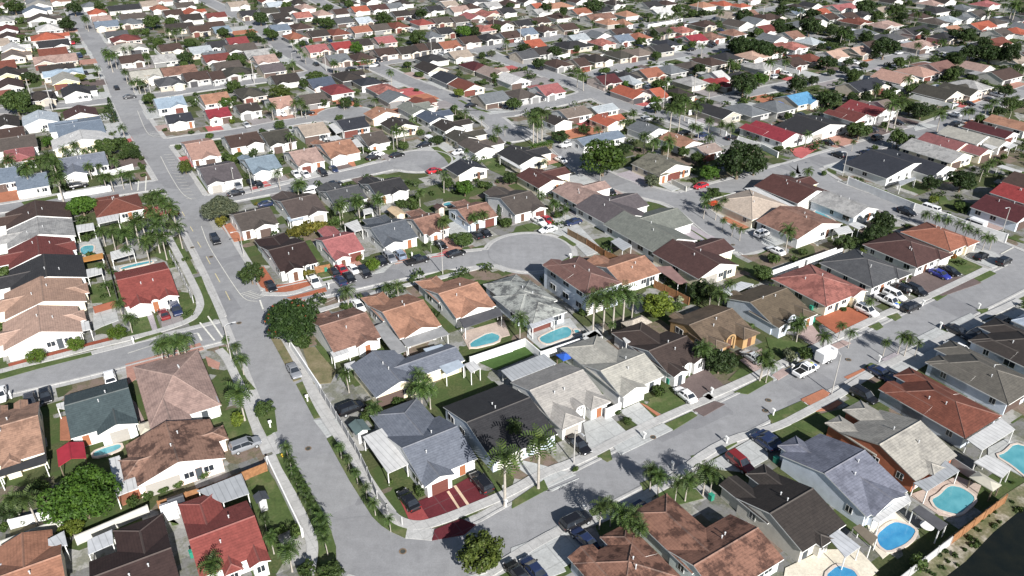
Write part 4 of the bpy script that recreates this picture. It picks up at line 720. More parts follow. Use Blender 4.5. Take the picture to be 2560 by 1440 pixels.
(-75.01,293.64,0.572,9.50,11.50,'v','GG','navy','white',2.12,(('n',0,0.5,1.1,'G'),),0,(20,0,1)),
(80.93,294.82,0.572,5.77,13.50,'u','HH','brightred','white',2.12,(('r',0.1,0.6,2.5,'G'),),0,(33,0,1)),
(-133.85,295.47,0.572,9.50,11.50,'v','HH','slategrey','white',2.12,(('n',0.45,1,1.1,'G'),),0,(26,0,1)),
(68.52,296.08,0.572,9.50,11.50,'v','HH','whitegrey','white',2.12,(),0,(33,0,2)),
(-57.23,296.48,0.572,9.50,10.16,'u','HH','navyblack','white',2.12,(),0,(29,0,2)),
(35.25,297.94,0.572,9.50,11.50,'v','GG','darkmaroon','white',2.12,(('n',0,0.5,1.1,'G'),),0,(32,0,1)),
(-175.78,298.32,0.532,9.68,13.50,'u','GG','palebeige','yellow',2.12,(),0,(5,0,1)),
(46.34,298.73,0.572,5.50,11.50,'v','HH','palebluegrey','white',2.12,(('n',0,0.5,1.1,'G'),('t',0.1,0.7,3,'H')),0,(32,0,1)),
(-0.34,298.97,0.572,9.50,12.64,'u','GG','whiteroof','white',2.12,(),0,(29,0,1)),
(149.40,299.98,0.572,12.78,13.50,'u','GG','salmonpink','white',2.12,(),0,(37,0,2)),
(-25.16,300.23,0.572,9.50,13.50,'u','GG','navyblack','white',2.12,(),0,(29,1,2)),
(-126.15,302.89,0.572,9.85,11.50,'v','GG','brown','white',2.12,(('n',0,0.5,1.1,'G'),('t',0.1,0.7,3,'H')),0,(26,0,2)),
(-65.66,303.42,0.572,9.50,13.50,'u','HH','brownblack','white',2.12,(('r',0.1,0.6,2.5,'G'),),0,(29,0,2)),
(89.02,303.62,0.572,9.50,11.50,'v','HH','charcoal','white',2.12,(),0,(33,3,4)),
(43.84,304.26,0.572,9.50,11.50,'v','HH','charcoal','white',2.12,(('n',0,0.5,1.1,'G'),('t',0.1,0.7,3,'H')),0,(32,0,1)),
(191.83,304.85,0.572,14.52,11.50,'v','GG','brown','white',2.12,(),0,(37,0,1)),
(-148.11,305.03,0.572,11.46,11.50,'v','GG','palebeige','white',2.12,(('n',0.45,1,1.1,'G'),('t',0.1,0.7,3,'H')),0,(6,1,2)),
(-116.95,305.15,0.572,5.50,11.50,'v','GG','brown','white',2.12,(('n',0,0.5,1.1,'G'),('t',0.1,0.7,3,'H')),0,(26,1,2)),
(81.87,305.56,0.572,5.50,11.50,'v','GG','whiteroof','white',2.12,(('n',0,0.5,1.1,'G'),('t',0.1,0.7,3,'H')),0,(33,0,1)),
(-203.30,307.35,0.532,9.50,13.50,'u','GG','brownblack','yellow',2.12,(('r',0.1,0.6,2.5,'G'),),0,(5,0,1)),
(53.73,308.83,0.572,9.50,11.50,'v','GG','orange','white',2.12,(('n',0.45,1,1.1,'G'),),0,(32,0,1)),
(-184.81,308.96,0.532,14.59,8.37,'v','GG','skyroof','white',2.12,(('n',0.45,1,1.1,'G'),('t',0.1,0.7,3,'H')),0,(5,0,1)),
(-8.07,309.32,0.572,9.50,13.06,'u','GG','beigepink','white',2.12,(('r',0.1,0.6,2.5,'G'),),0,(29,0,1)),
(162.94,309.94,0.572,12.13,13.50,'u','HH','salmonpink','white',2.12,(),0,(37,1,2)),
(-113.23,310.02,0.572,12.45,11.50,'v','HH','darkolive','white',2.12,(('n',0,0.5,1.1,'G'),('t',0.1,0.7,3,'H')),0,(26,0,1)),
(-137.98,311.14,0.572,13.29,11.50,'v','GG','salmonbrown','white',2.12,(),0,(26,0,1)),
(63.79,314.88,0.572,9.50,11.50,'v','HH','steelgrey','white',2.12,(),0,(32,0,1)),
(-189.96,315.93,0.532,13.05,10.07,'v','GG','brownblack','white',2.12,(('n',0.45,1,1.1,'G'),('t',0.1,0.7,3,'H')),0,(5,1,2)),
(-99.89,316.25,0.572,9.50,11.50,'v','GG','purplegrey','white',2.12,(),0,(26,0,1)),
(-33.90,316.79,0.572,9.50,13.50,'u','GG','brownblack','white',2.12,(),0,(29,1,2)),
(173.62,318.71,0.572,13.25,11.50,'v','GG','rosebrown','white',2.12,(('n',0,0.5,1.1,'G'),('t',0.1,0.7,3,'H')),0,(37,0,1)),
(102.71,319.73,0.572,9.50,11.50,'v','HH','whitegrey','white',2.12,(('n',0.45,1,1.1,'G'),('t',0.1,0.7,3,'H')),0,(33,1,2)),
(-15.62,320.30,0.572,9.50,13.50,'u','HH','darkmaroon','cream',2.12,(),0,(29,0,1)),
(73.54,321.14,0.572,9.50,11.50,'v','HH','greybrown','white',2.12,(('n',0.45,1,1.1,'G'),),0,(33,1,2)),
(17.94,325.43,0.572,9.50,11.50,'v','HH','brown','white',2.12,(('n',0,0.5,1.1,'G'),),0,(32,0,2)),
(116.86,326.88,0.572,9.50,11.50,'v','GG','brown','white',2.12,(('n',0,0.5,1.1,'G'),('t',0.1,0.7,3,'H')),0,(35,0,2)),
(28.41,327.19,0.572,6.25,11.50,'v','GG','brown','white',2.12,(('t',0.1,0.7,3,'H'),),0,(32,1,2)),
(83.11,328.34,0.572,9.50,11.50,'v','HH','brown','white',2.12,(('t',0.1,0.7,3,'H'),),0,(33,0,1)),
(-199.88,330.28,0.532,16.66,11.50,'v','GG','pinktan','white',2.12,(('n',0,0.5,1.1,'G'),('t',0.1,0.7,3,'H')),0,(5,0,2)),
(-164.35,332.05,0.572,9.50,11.50,'v','GG','brown','white',2.12,(('n',0.45,1,1.1,'G'),),0,(6,0,4)),
(-106.90,332.05,0.572,9.50,11.50,'v','GG','pinktan','white',2.12,(('n',0,0.5,1.1,'G'),),0,(26,0,1)),
(-151.04,333.48,0.572,9.79,11.50,'v','GG','whitegrey','white',2.12,(('t',0.1,0.7,3,'H'),),0,(6,0,1)),
(-76.41,333.56,0.572,9.50,11.50,'v','GG','steelgrey','white',2.12,(('n',0.45,1,1.1,'G'),),0,(28,0,1)),
(35.24,334.31,0.572,9.50,11.50,'v','HH','brownblack','white',2.12,(('n',0.45,1,1.1,'G'),('t',0.1,0.7,3,'H')),0,(32,0,1)),
(127.35,335.07,0.572,9.50,11.50,'v','HH','rust','white',2.12,(('n',0.45,1,1.1,'G'),('t',0.1,0.7,3,'H')),0,(35,0,2)),
(91.70,337.14,0.572,10.34,11.50,'v','HH','charcoal','white',2.12,(),0,(33,2,4)),
(-66.42,337.37,0.572,9.50,11.50,'v','HH','brown','peachwall',2.12,(),0,(28,0,1)),
(-218.69,338.88,0.532,9.50,13.50,'u','GG','beigebrown','white',2.12,(('r',0.1,0.6,2.5,'G'),),0,(5,0,1)),
(102.88,339.54,0.572,12.95,11.50,'v','HH','peach','white',2.12,(('n',0,0.5,1.1,'G'),),0,(33,0,1)),
(4.71,340.48,0.572,9.50,11.50,'v','GG','slategrey','white',2.12,(('t',0.1,0.7,3,'H'),),0,(31,0,1)),
(46.76,341.26,0.572,9.50,11.50,'v','HH','darkolive','white',2.12,(('n',0.45,1,1.1,'G'),('t',0.1,0.7,3,'H')),0,(32,0,1)),
(139.57,341.26,0.572,9.50,11.50,'v','GG','peach','white',2.12,(('n',0,0.5,1.1,'G'),),0,(35,0,2)),
(-114.02,342.45,0.572,10.96,11.50,'v','GG','whitegrey','white',2.12,(('n',0,0.5,1.1,'G'),),0,(26,0,1)),
(-205.88,345.57,0.532,11.50,11.50,'v','GG','rust','white',2.12,(('t',0.1,0.7,3,'H'),),0,(5,0,1)),
(-134.18,346.03,0.572,9.50,6.00,'v','GG','steelgrey','white',2.12,(('n',0,0.5,1.1,'G'),('t',0.1,0.7,3,'H')),0,(26,0,1)),
(-57.95,346.03,0.572,9.50,11.50,'v','GG','brown','white',2.12,(('n',0,0.5,1.1,'G'),('t',0.1,0.7,3,'H')),0,(28,0,2)),
(55.49,346.03,0.572,9.50,11.50,'v','HH','beigebrown','white',2.12,(('t',0.1,0.7,3,'H'),),0,(32,0,1)),
(11.55,347.86,0.572,9.11,11.50,'v','GG','brownblack','white',2.12,(('n',0.45,1,1.1,'G'),('t',0.1,0.7,3,'H')),0,(31,0,1)),
(153.05,348.36,0.572,9.89,11.50,'v','GG','peach','white',2.12,(('n',0,0.5,1.1,'G'),('t',0.1,0.7,3,'H')),0,(35,1,2)),
(198.07,348.82,0.572,14.21,11.50,'v','HH','steelgrey','white',2.12,(('n',0,0.5,1.1,'G'),('t',0.1,0.7,3,'H')),0,(36,1,2)),
(-140.63,349.28,0.572,9.50,11.50,'v','GG','palebluegrey','white',2.12,(('n',0.45,1,1.1,'G'),),0,(6,0,1)),
(-48.41,349.28,0.572,9.50,11.50,'v','GG','brownblack','white',2.12,(('n',0.45,1,1.1,'G'),),0,(28,1,3)),
(114.81,350.10,0.572,9.50,11.50,'v','HH','salmonbrown','white',2.12,(('n',0.45,1,1.1,'G'),),0,(33,0,1)),
(64.85,352.44,0.572,10.03,11.50,'v','GG','charcoal','white',2.12,(('t',0.1,0.7,3,'H'),),0,(33,0,4)),
(-89.53,352.58,0.572,9.50,11.50,'v','GG','rose','white',2.12,(('n',0.45,1,1.1,'G'),('t',0.1,0.7,3,'H')),0,(28,0,2)),
(-125.97,353.16,0.572,13.54,11.50,'v','GG','greybrown','white',2.12,(('n',0,0.5,1.1,'G'),),0,(26,0,1)),
(-226.84,353.43,0.532,9.50,13.50,'u','GG','whiteroof','peachwall',2.12,(('r',0.1,0.6,2.5,'G'),),0,(5,0,1)),
(-156.12,354.25,0.572,9.50,11.50,'v','GG','brown','white',2.12,(('n',0.45,1,1.1,'G'),),0,(6,1,4)),
(-177.57,354.47,0.572,14.91,11.50,'v','HH','palebeige','white',2.12,(('n',0.45,1,1.1,'G'),('t',0.1,0.7,3,'H')),0,(6,0,2)),
(-41.57,355.58,0.572,5.50,11.50,'v','GG','brown','white',2.12,(),0,(28,1,2)),
(-36.57,358.43,0.572,5.71,11.50,'v','GG','brownblack','white',2.12,(('n',0,0.5,1.1,'G'),('t',0.1,0.7,3,'H')),0,(28,2,3)),
(-79.50,358.49,0.572,9.50,11.50,'v','GG','brightred','white',2.12,(('n',0,0.5,1.1,'G'),('t',0.1,0.7,3,'H')),0,(28,0,1)),
(126.69,358.91,0.572,11.14,11.50,'v','HH','coral','white',2.12,(('n',0,0.5,1.1,'G'),('t',0.1,0.7,3,'H')),0,(35,0,1)),
(25.27,359.67,0.572,14.70,11.50,'v','HH','charcoal','white',2.12,(('t',0.1,0.7,3,'H'),),0,(31,1,2)),
(183.30,359.91,0.572,17.00,11.50,'v','HH','pinktan','white',2.12,(('n',0,0.5,1.1,'G'),),0,(36,1,2)),
(-30.62,360.21,0.572,9.50,11.50,'v','GG','orange','white',2.12,(('n',0.45,1,1.1,'G'),),0,(31,0,1)),
(-136.59,361.02,0.572,8.01,11.50,'v','GG','charcoal','white',2.12,(('n',0,0.5,1.1,'G'),('t',0.1,0.7,3,'H')),0,(6,1,2)),
(-214.81,361.97,0.532,13.02,11.50,'v','GG','charcoal','white',2.12,(('n',0.45,1,1.1,'G'),),0,(5,0,1)),
(71.09,364.56,0.572,9.56,11.50,'v','HH','navyblack','white',2.12,(('n',0,0.5,1.1,'G'),('t',0.1,0.7,3,'H')),0,(33,0,1)),
(-71.76,364.58,0.572,9.50,11.50,'v','GG','brownblack','white',2.12,(('n',0,0.5,1.1,'G'),('t',0.1,0.7,3,'H')),0,(28,0,3)),
(221.20,364.88,0.572,14.94,11.50,'v','GG','rust','white',2.12,(('n',0,0.5,1.1,'G'),),0,(36,0,1)),
(40.95,367.24,0.572,9.50,11.50,'v','HH','coral','white',2.12,(('n',0,0.5,1.1,'G'),),0,(32,0,1)),
(-130.29,369.03,0.572,9.50,11.50,'v','GG','maroonred','white',2.12,(('n',0,0.5,1.1,'G'),('t',0.1,0.7,3,'H')),0,(6,0,1)),
(139.04,369.03,0.572,9.50,11.50,'v','HH','palebluegrey','white',2.12,(('n',0.45,1,1.1,'G'),),0,(35,0,1)),
(-61.53,370.85,0.572,9.50,11.50,'v','GG','rose','white',2.12,(),0,(28,1,2)),
(-21.97,370.85,0.572,9.50,11.50,'v','GG','brown','white',2.12,(('n',0,0.5,1.1,'G'),),0,(31,0,4)),
(84.47,374.17,0.572,10.78,11.50,'v','GG','crimson','white',2.12,(('n',0,0.5,1.1,'G'),('t',0.1,0.7,3,'H')),0,(33,0,1)),
(-186.71,374.47,0.572,13.08,11.50,'v','HH','maroon','white',2.12,(('n',0,0.5,1.1,'G'),),0,(6,0,1)),
(50.80,374.51,0.572,9.50,11.50,'v','GG','bluegrey','white',2.12,(('n',0,0.5,1.1,'G'),),0,(33,0,1)),
(177.18,375.70,0.572,15.43,11.50,'v','HH','slategrey','white',2.12,(('t',0.1,0.7,3,'H'),),0,(36,0,2)),
(-226.41,377.11,0.532,14.46,13.50,'u','HH','orangered','white',2.12,(('r',0.1,0.6,2.5,'G'),),0,(5,0,1)),
(-12.38,378.25,0.572,9.50,11.50,'v','HH','charcoal','white',2.12,(('n',0,0.5,1.1,'G'),),0,(31,0,2)),
(-243.10,378.37,0.532,9.50,13.50,'u','GG','brown','white',2.12,(('r',0.1,0.6,2.5,'G'),),0,(5,0,2)),
(206.21,379.19,0.572,9.50,11.50,'v','HH','charcoal','white',2.12,(('n',0,0.5,1.1,'G'),),0,(36,1,2)),
(-105.61,380.14,0.572,9.50,11.50,'v','HH','orange','white',2.12,(('n',0.45,1,1.1,'G'),),0,(27,0,2)),
(59.96,380.14,0.572,9.50,11.50,'v','HH','orange','white',2.12,(('n',0,0.5,1.1,'G'),),0,(33,0,1)),
(95.00,380.14,0.572,9.50,11.50,'v','HH','salmonbrown','white',2.12,(('n',0,0.5,1.1,'G'),),0,(34,0,2)),
(-2.81,382.05,0.572,9.50,11.50,'v','GG','brown','white',2.12,(('t',0.1,0.7,3,'H'),),0,(31,1,4)),
(-40.03,383.01,0.572,9.50,11.50,'v','HH','steelgrey','white',2.12,(('n',0,0.5,1.1,'G'),('t',0.1,0.7,3,'H')),0,(30,0,1)),
(-193.94,384.15,0.532,10.18,11.14,'v','GG','slategrey','white',2.12,(('n',0,0.5,1.1,'G'),),0,(5,0,1)),
(-96.09,385.91,0.572,9.50,11.50,'v','GG','brownblack','white',2.12,(),0,(27,1,3)),
(107.55,388.86,0.572,9.50,11.50,'v','HH','salmonbrown','white',2.12,(),0,(34,1,2)),
(-86.94,389.71,0.572,10.20,11.50,'v','HH','rust','white',2.12,(('t',0.1,0.7,3,'H'),),0,(27,0,2)),
(5.42,389.85,0.572,9.50,11.50,'v','GG','bluegrey','white',2.12,(('n',0,0.5,1.1,'G'),),0,(31,0,1)),
(172.76,390.85,0.572,9.50,11.50,'v','HH','steelgrey','white',2.12,(('n',0,0.5,1.1,'G'),),0,(36,0,2)),
(73.09,391.85,0.572,9.50,11.50,'v','GG','greybrown','white',2.12,(('n',0,0.5,1.1,'G'),('t',0.1,0.7,3,'H')),0,(33,0,2)),
(195.98,391.92,0.572,16.64,11.50,'v','GG','charcoal','white',2.12,(('n',0,0.5,1.1,'G'),),0,(36,0,2)),
(-34.58,392.56,0.572,8.19,11.50,'v','GG','charcoal','white',2.12,(('n',0.45,1,1.1,'G'),),0,(30,0,2)),
(248.87,392.85,0.572,9.52,11.50,'v','HH','orangered','white',2.12,(('n',0,0.5,1.1,'G'),),0,(36,1,2)),
(-145.61,395.53,0.572,8.29,11.50,'v','GG','lightblue','white',2.12,(('n',0,0.5,1.1,'G'),('t',0.1,0.7,3,'H')),0,(6,0,1)),
(83.70,395.60,0.572,10.56,11.50,'v','HH','coral','white',2.12,(('n',0.45,1,1.1,'G'),('t',0.1,0.7,3,'H')),0,(34,0,1)),
(-77.16,395.86,0.572,9.61,11.50,'v','GG','orange','white',2.12,(('t',0.1,0.7,3,'H'),),0,(27,1,2)),
(-253.51,396.09,0.532,9.50,13.50,'u','GG','maroon','white',2.12,(),0,(5,0,1)),
(-158.10,396.91,0.572,9.50,11.50,'v','GG','brown','white',2.12,(('n',0,0.5,1.1,'G'),('t',0.1,0.7,3,'H')),0,(6,2,4)),
(15.16,397.94,0.572,9.50,11.50,'v','HH','brown','white',2.12,(('n',0,0.5,1.1,'G'),),0,(31,2,4)),
(-15.24,399.17,0.572,9.50,13.50,'u','HH','coral','white',2.12,(('r',0.1,0.6,2.5,'G'),),0,(30,0,2)),
(-235.97,399.57,0.532,12.10,13.50,'u','HH','whiteroof','white',2.12,(('r',0.1,0.6,2.5,'G'),),0,(5,0,1)),
(-118.51,400.01,0.572,9.50,11.50,'v','GG','bluegrey','white',2.12,(),0,(27,0,1)),
(-68.31,401.05,0.572,9.50,11.50,'v','GG','greybrown','white',2.12,(),0,(27,0,1)),
(-171.82,402.05,0.572,13.69,11.46,'v','GG','brownblack','white',2.12,(),0,(6,0,1)),
(26.24,402.10,0.572,9.50,11.50,'v','GG','brown','white',2.12,(('t',0.1,0.7,3,'H'),),0,(31,3,4)),
(-108.22,404.21,0.572,9.50,11.50,'v','HH','brown','white',2.12,(('t',0.1,0.7,3,'H'),),0,(27,0,1)),
(234.54,404.31,0.572,17.00,11.50,'v','GG','orangered','white',2.12,(('n',0,0.5,1.1,'G'),),0,(36,0,2)),
(-59.43,407.41,0.572,9.50,11.50,'v','HH','rust','white',2.12,(('n',0,0.5,1.1,'G'),('t',0.1,0.7,3,'H')),0,(27,1,2)),
(187.68,407.53,0.572,17.00,11.50,'v','HH','pinktan','white',2.12,(('n',0,0.5,1.1,'G'),),0,(36,0,2)),
(-153.37,407.56,0.572,9.21,11.50,'v','GG','brown','white',2.12,(('n',0,0.5,1.1,'G'),),0,(6,3,4)),
(-211.02,409.10,0.532,11.49,11.50,'v','GG','bluegrey','white',2.12,(('n',0,0.5,1.1,'G'),),0,(5,0,1)),
(-6.52,409.81,0.572,9.50,13.50,'u','GG','brown','white',2.12,(('r',0.1,0.6,2.5,'G'),),0,(30,0,2)),
(97.46,410.92,0.572,12.54,11.50,'v','HH','brown','white',2.12,(('n',0,0.5,1.1,'G'),),0,(34,0,2)),
(3.78,411.82,0.572,9.36,11.50,'v','GG','charcoal','white',2.12,(('n',0,0.5,1.1,'G'),('t',0.1,0.7,3,'H')),0,(30,1,2)),
(-47.50,415.05,0.572,9.50,11.50,'v','HH','red','white',2.12,(('t',0.1,0.7,3,'H'),),0,(30,0,1)),
(-200.93,415.52,0.572,12.03,11.50,'v','HH','steelgrey','white',2.12,(('n',0,0.5,1.1,'G'),('t',0.1,0.7,3,'H')),0,(6,0,1)),
(58.55,416.11,0.572,5.50,11.50,'v','HH','salmon','white',2.12,(('n',0,0.5,1.1,'G'),('t',0.1,0.7,3,'H')),0,(34,0,1)),
(49.20,416.16,0.572,9.50,11.50,'v','HH','salmon','white',2.12,(),0,(30,0,1)),
(178.89,417.52,0.572,12.78,11.50,'v','HH','rust','white',2.12,(('n',0,0.5,1.1,'G'),('t',0.1,0.7,3,'H')),0,(35,1,2)),
(-90.41,419.54,0.572,9.50,11.50,'v','GG','slategrey','white',2.12,(),0,(27,0,1)),
(-38.71,419.54,0.572,9.50,11.50,'v','GG','greybrown','white',2.12,(('n',0,0.5,1.1,'G'),('t',0.1,0.7,3,'H')),0,(30,0,2)),
(12.99,419.54,0.572,9.50,11.50,'v','GG','brown','white',2.12,(('n',0,0.5,1.1,'G'),('t',0.1,0.7,3,'H')),0,(30,1,2)),
(-79.25,420.22,0.572,8.23,11.50,'v','GG','palebluewhite','white',2.12,(('n',0.45,1,1.1,'G'),('t',0.1,0.7,3,'H')),0,(27,0,1)),
(-29.12,422.66,0.572,7.93,11.50,'v','GG','greybrown','white',2.12,(('t',0.1,0.7,3,'H'),),0,(30,1,2)),
(-253.21,423.29,0.532,14.04,13.50,'u','GG','greybrown','white',2.12,(('r',0.1,0.6,2.5,'G'),),0,(5,0,1)),
(-219.32,424.15,0.532,9.50,11.50,'v','GG','pinktan','white',2.12,(('n',0,0.5,1.1,'G'),('t',0.1,0.7,3,'H')),0,(5,1,2)),
(-271.25,424.44,0.532,9.50,13.50,'u','HH','whitegrey','white',2.12,(('r',0.1,0.6,2.5,'G'),),0,(5,0,1)),
(263.76,424.72,0.572,11.50,11.50,'v','HH','slategrey','white',2.12,(('n',0.45,1,1.1,'G'),),0,(36,1,2)),
(42.37,427.92,0.572,17.00,11.50,'v','GG','salmonbrown','white',2.12,(('n',0,0.5,1.1,'G'),('t',0.1,0.7,3,'H')),0,(30,0,1)),
(134.20,428.40,0.572,15.23,11.50,'v','HH','brown','white',2.12,(('n',0.45,1,1.1,'G'),('t',0.1,0.7,3,'H')),0,(34,1,2)),
(168.40,429.95,0.572,9.50,11.50,'v','GG','brown','white',2.12,(('n',0.45,1,1.1,'G'),('t',0.1,0.7,3,'H')),0,(35,1,2)),
(-207.03,430.12,0.572,13.22,11.50,'v','GG','greybrown','white',2.12,(('t',0.1,0.7,3,'H'),),0,(6,0,1)),
(-21.92,431.48,0.572,9.50,13.50,'u','GG','rose','white',2.12,(),0,(30,0,1)),
(-126.52,432.32,0.572,9.50,11.50,'v','GG','brownblack','white',2.12,(('n',0.45,1,1.1,'G'),('t',0.1,0.7,3,'H')),0,(27,0,3)),
(-115.43,434.72,0.572,9.50,11.50,'v','GG','coral','white',2.12,(),0,(27,0,1)),
(219.99,434.72,0.572,9.50,11.50,'v','HH','brown','white',2.12,(),0,(36,0,1)),
(-13.92,438.76,0.572,9.50,13.50,'u','GG','coral','white',2.12,(('r',0.1,0.6,2.5,'G'),),0,(30,1,2)),
(-145.95,439.60,0.572,9.50,11.50,'v','GG','charcoal','white',2.12,(('n',0,0.5,1.1,'G'),),0,(27,0,1)),
(-62.68,439.60,0.572,9.50,11.50,'v','GG','brownblack','white',2.12,(),0,(27,2,3)),
]
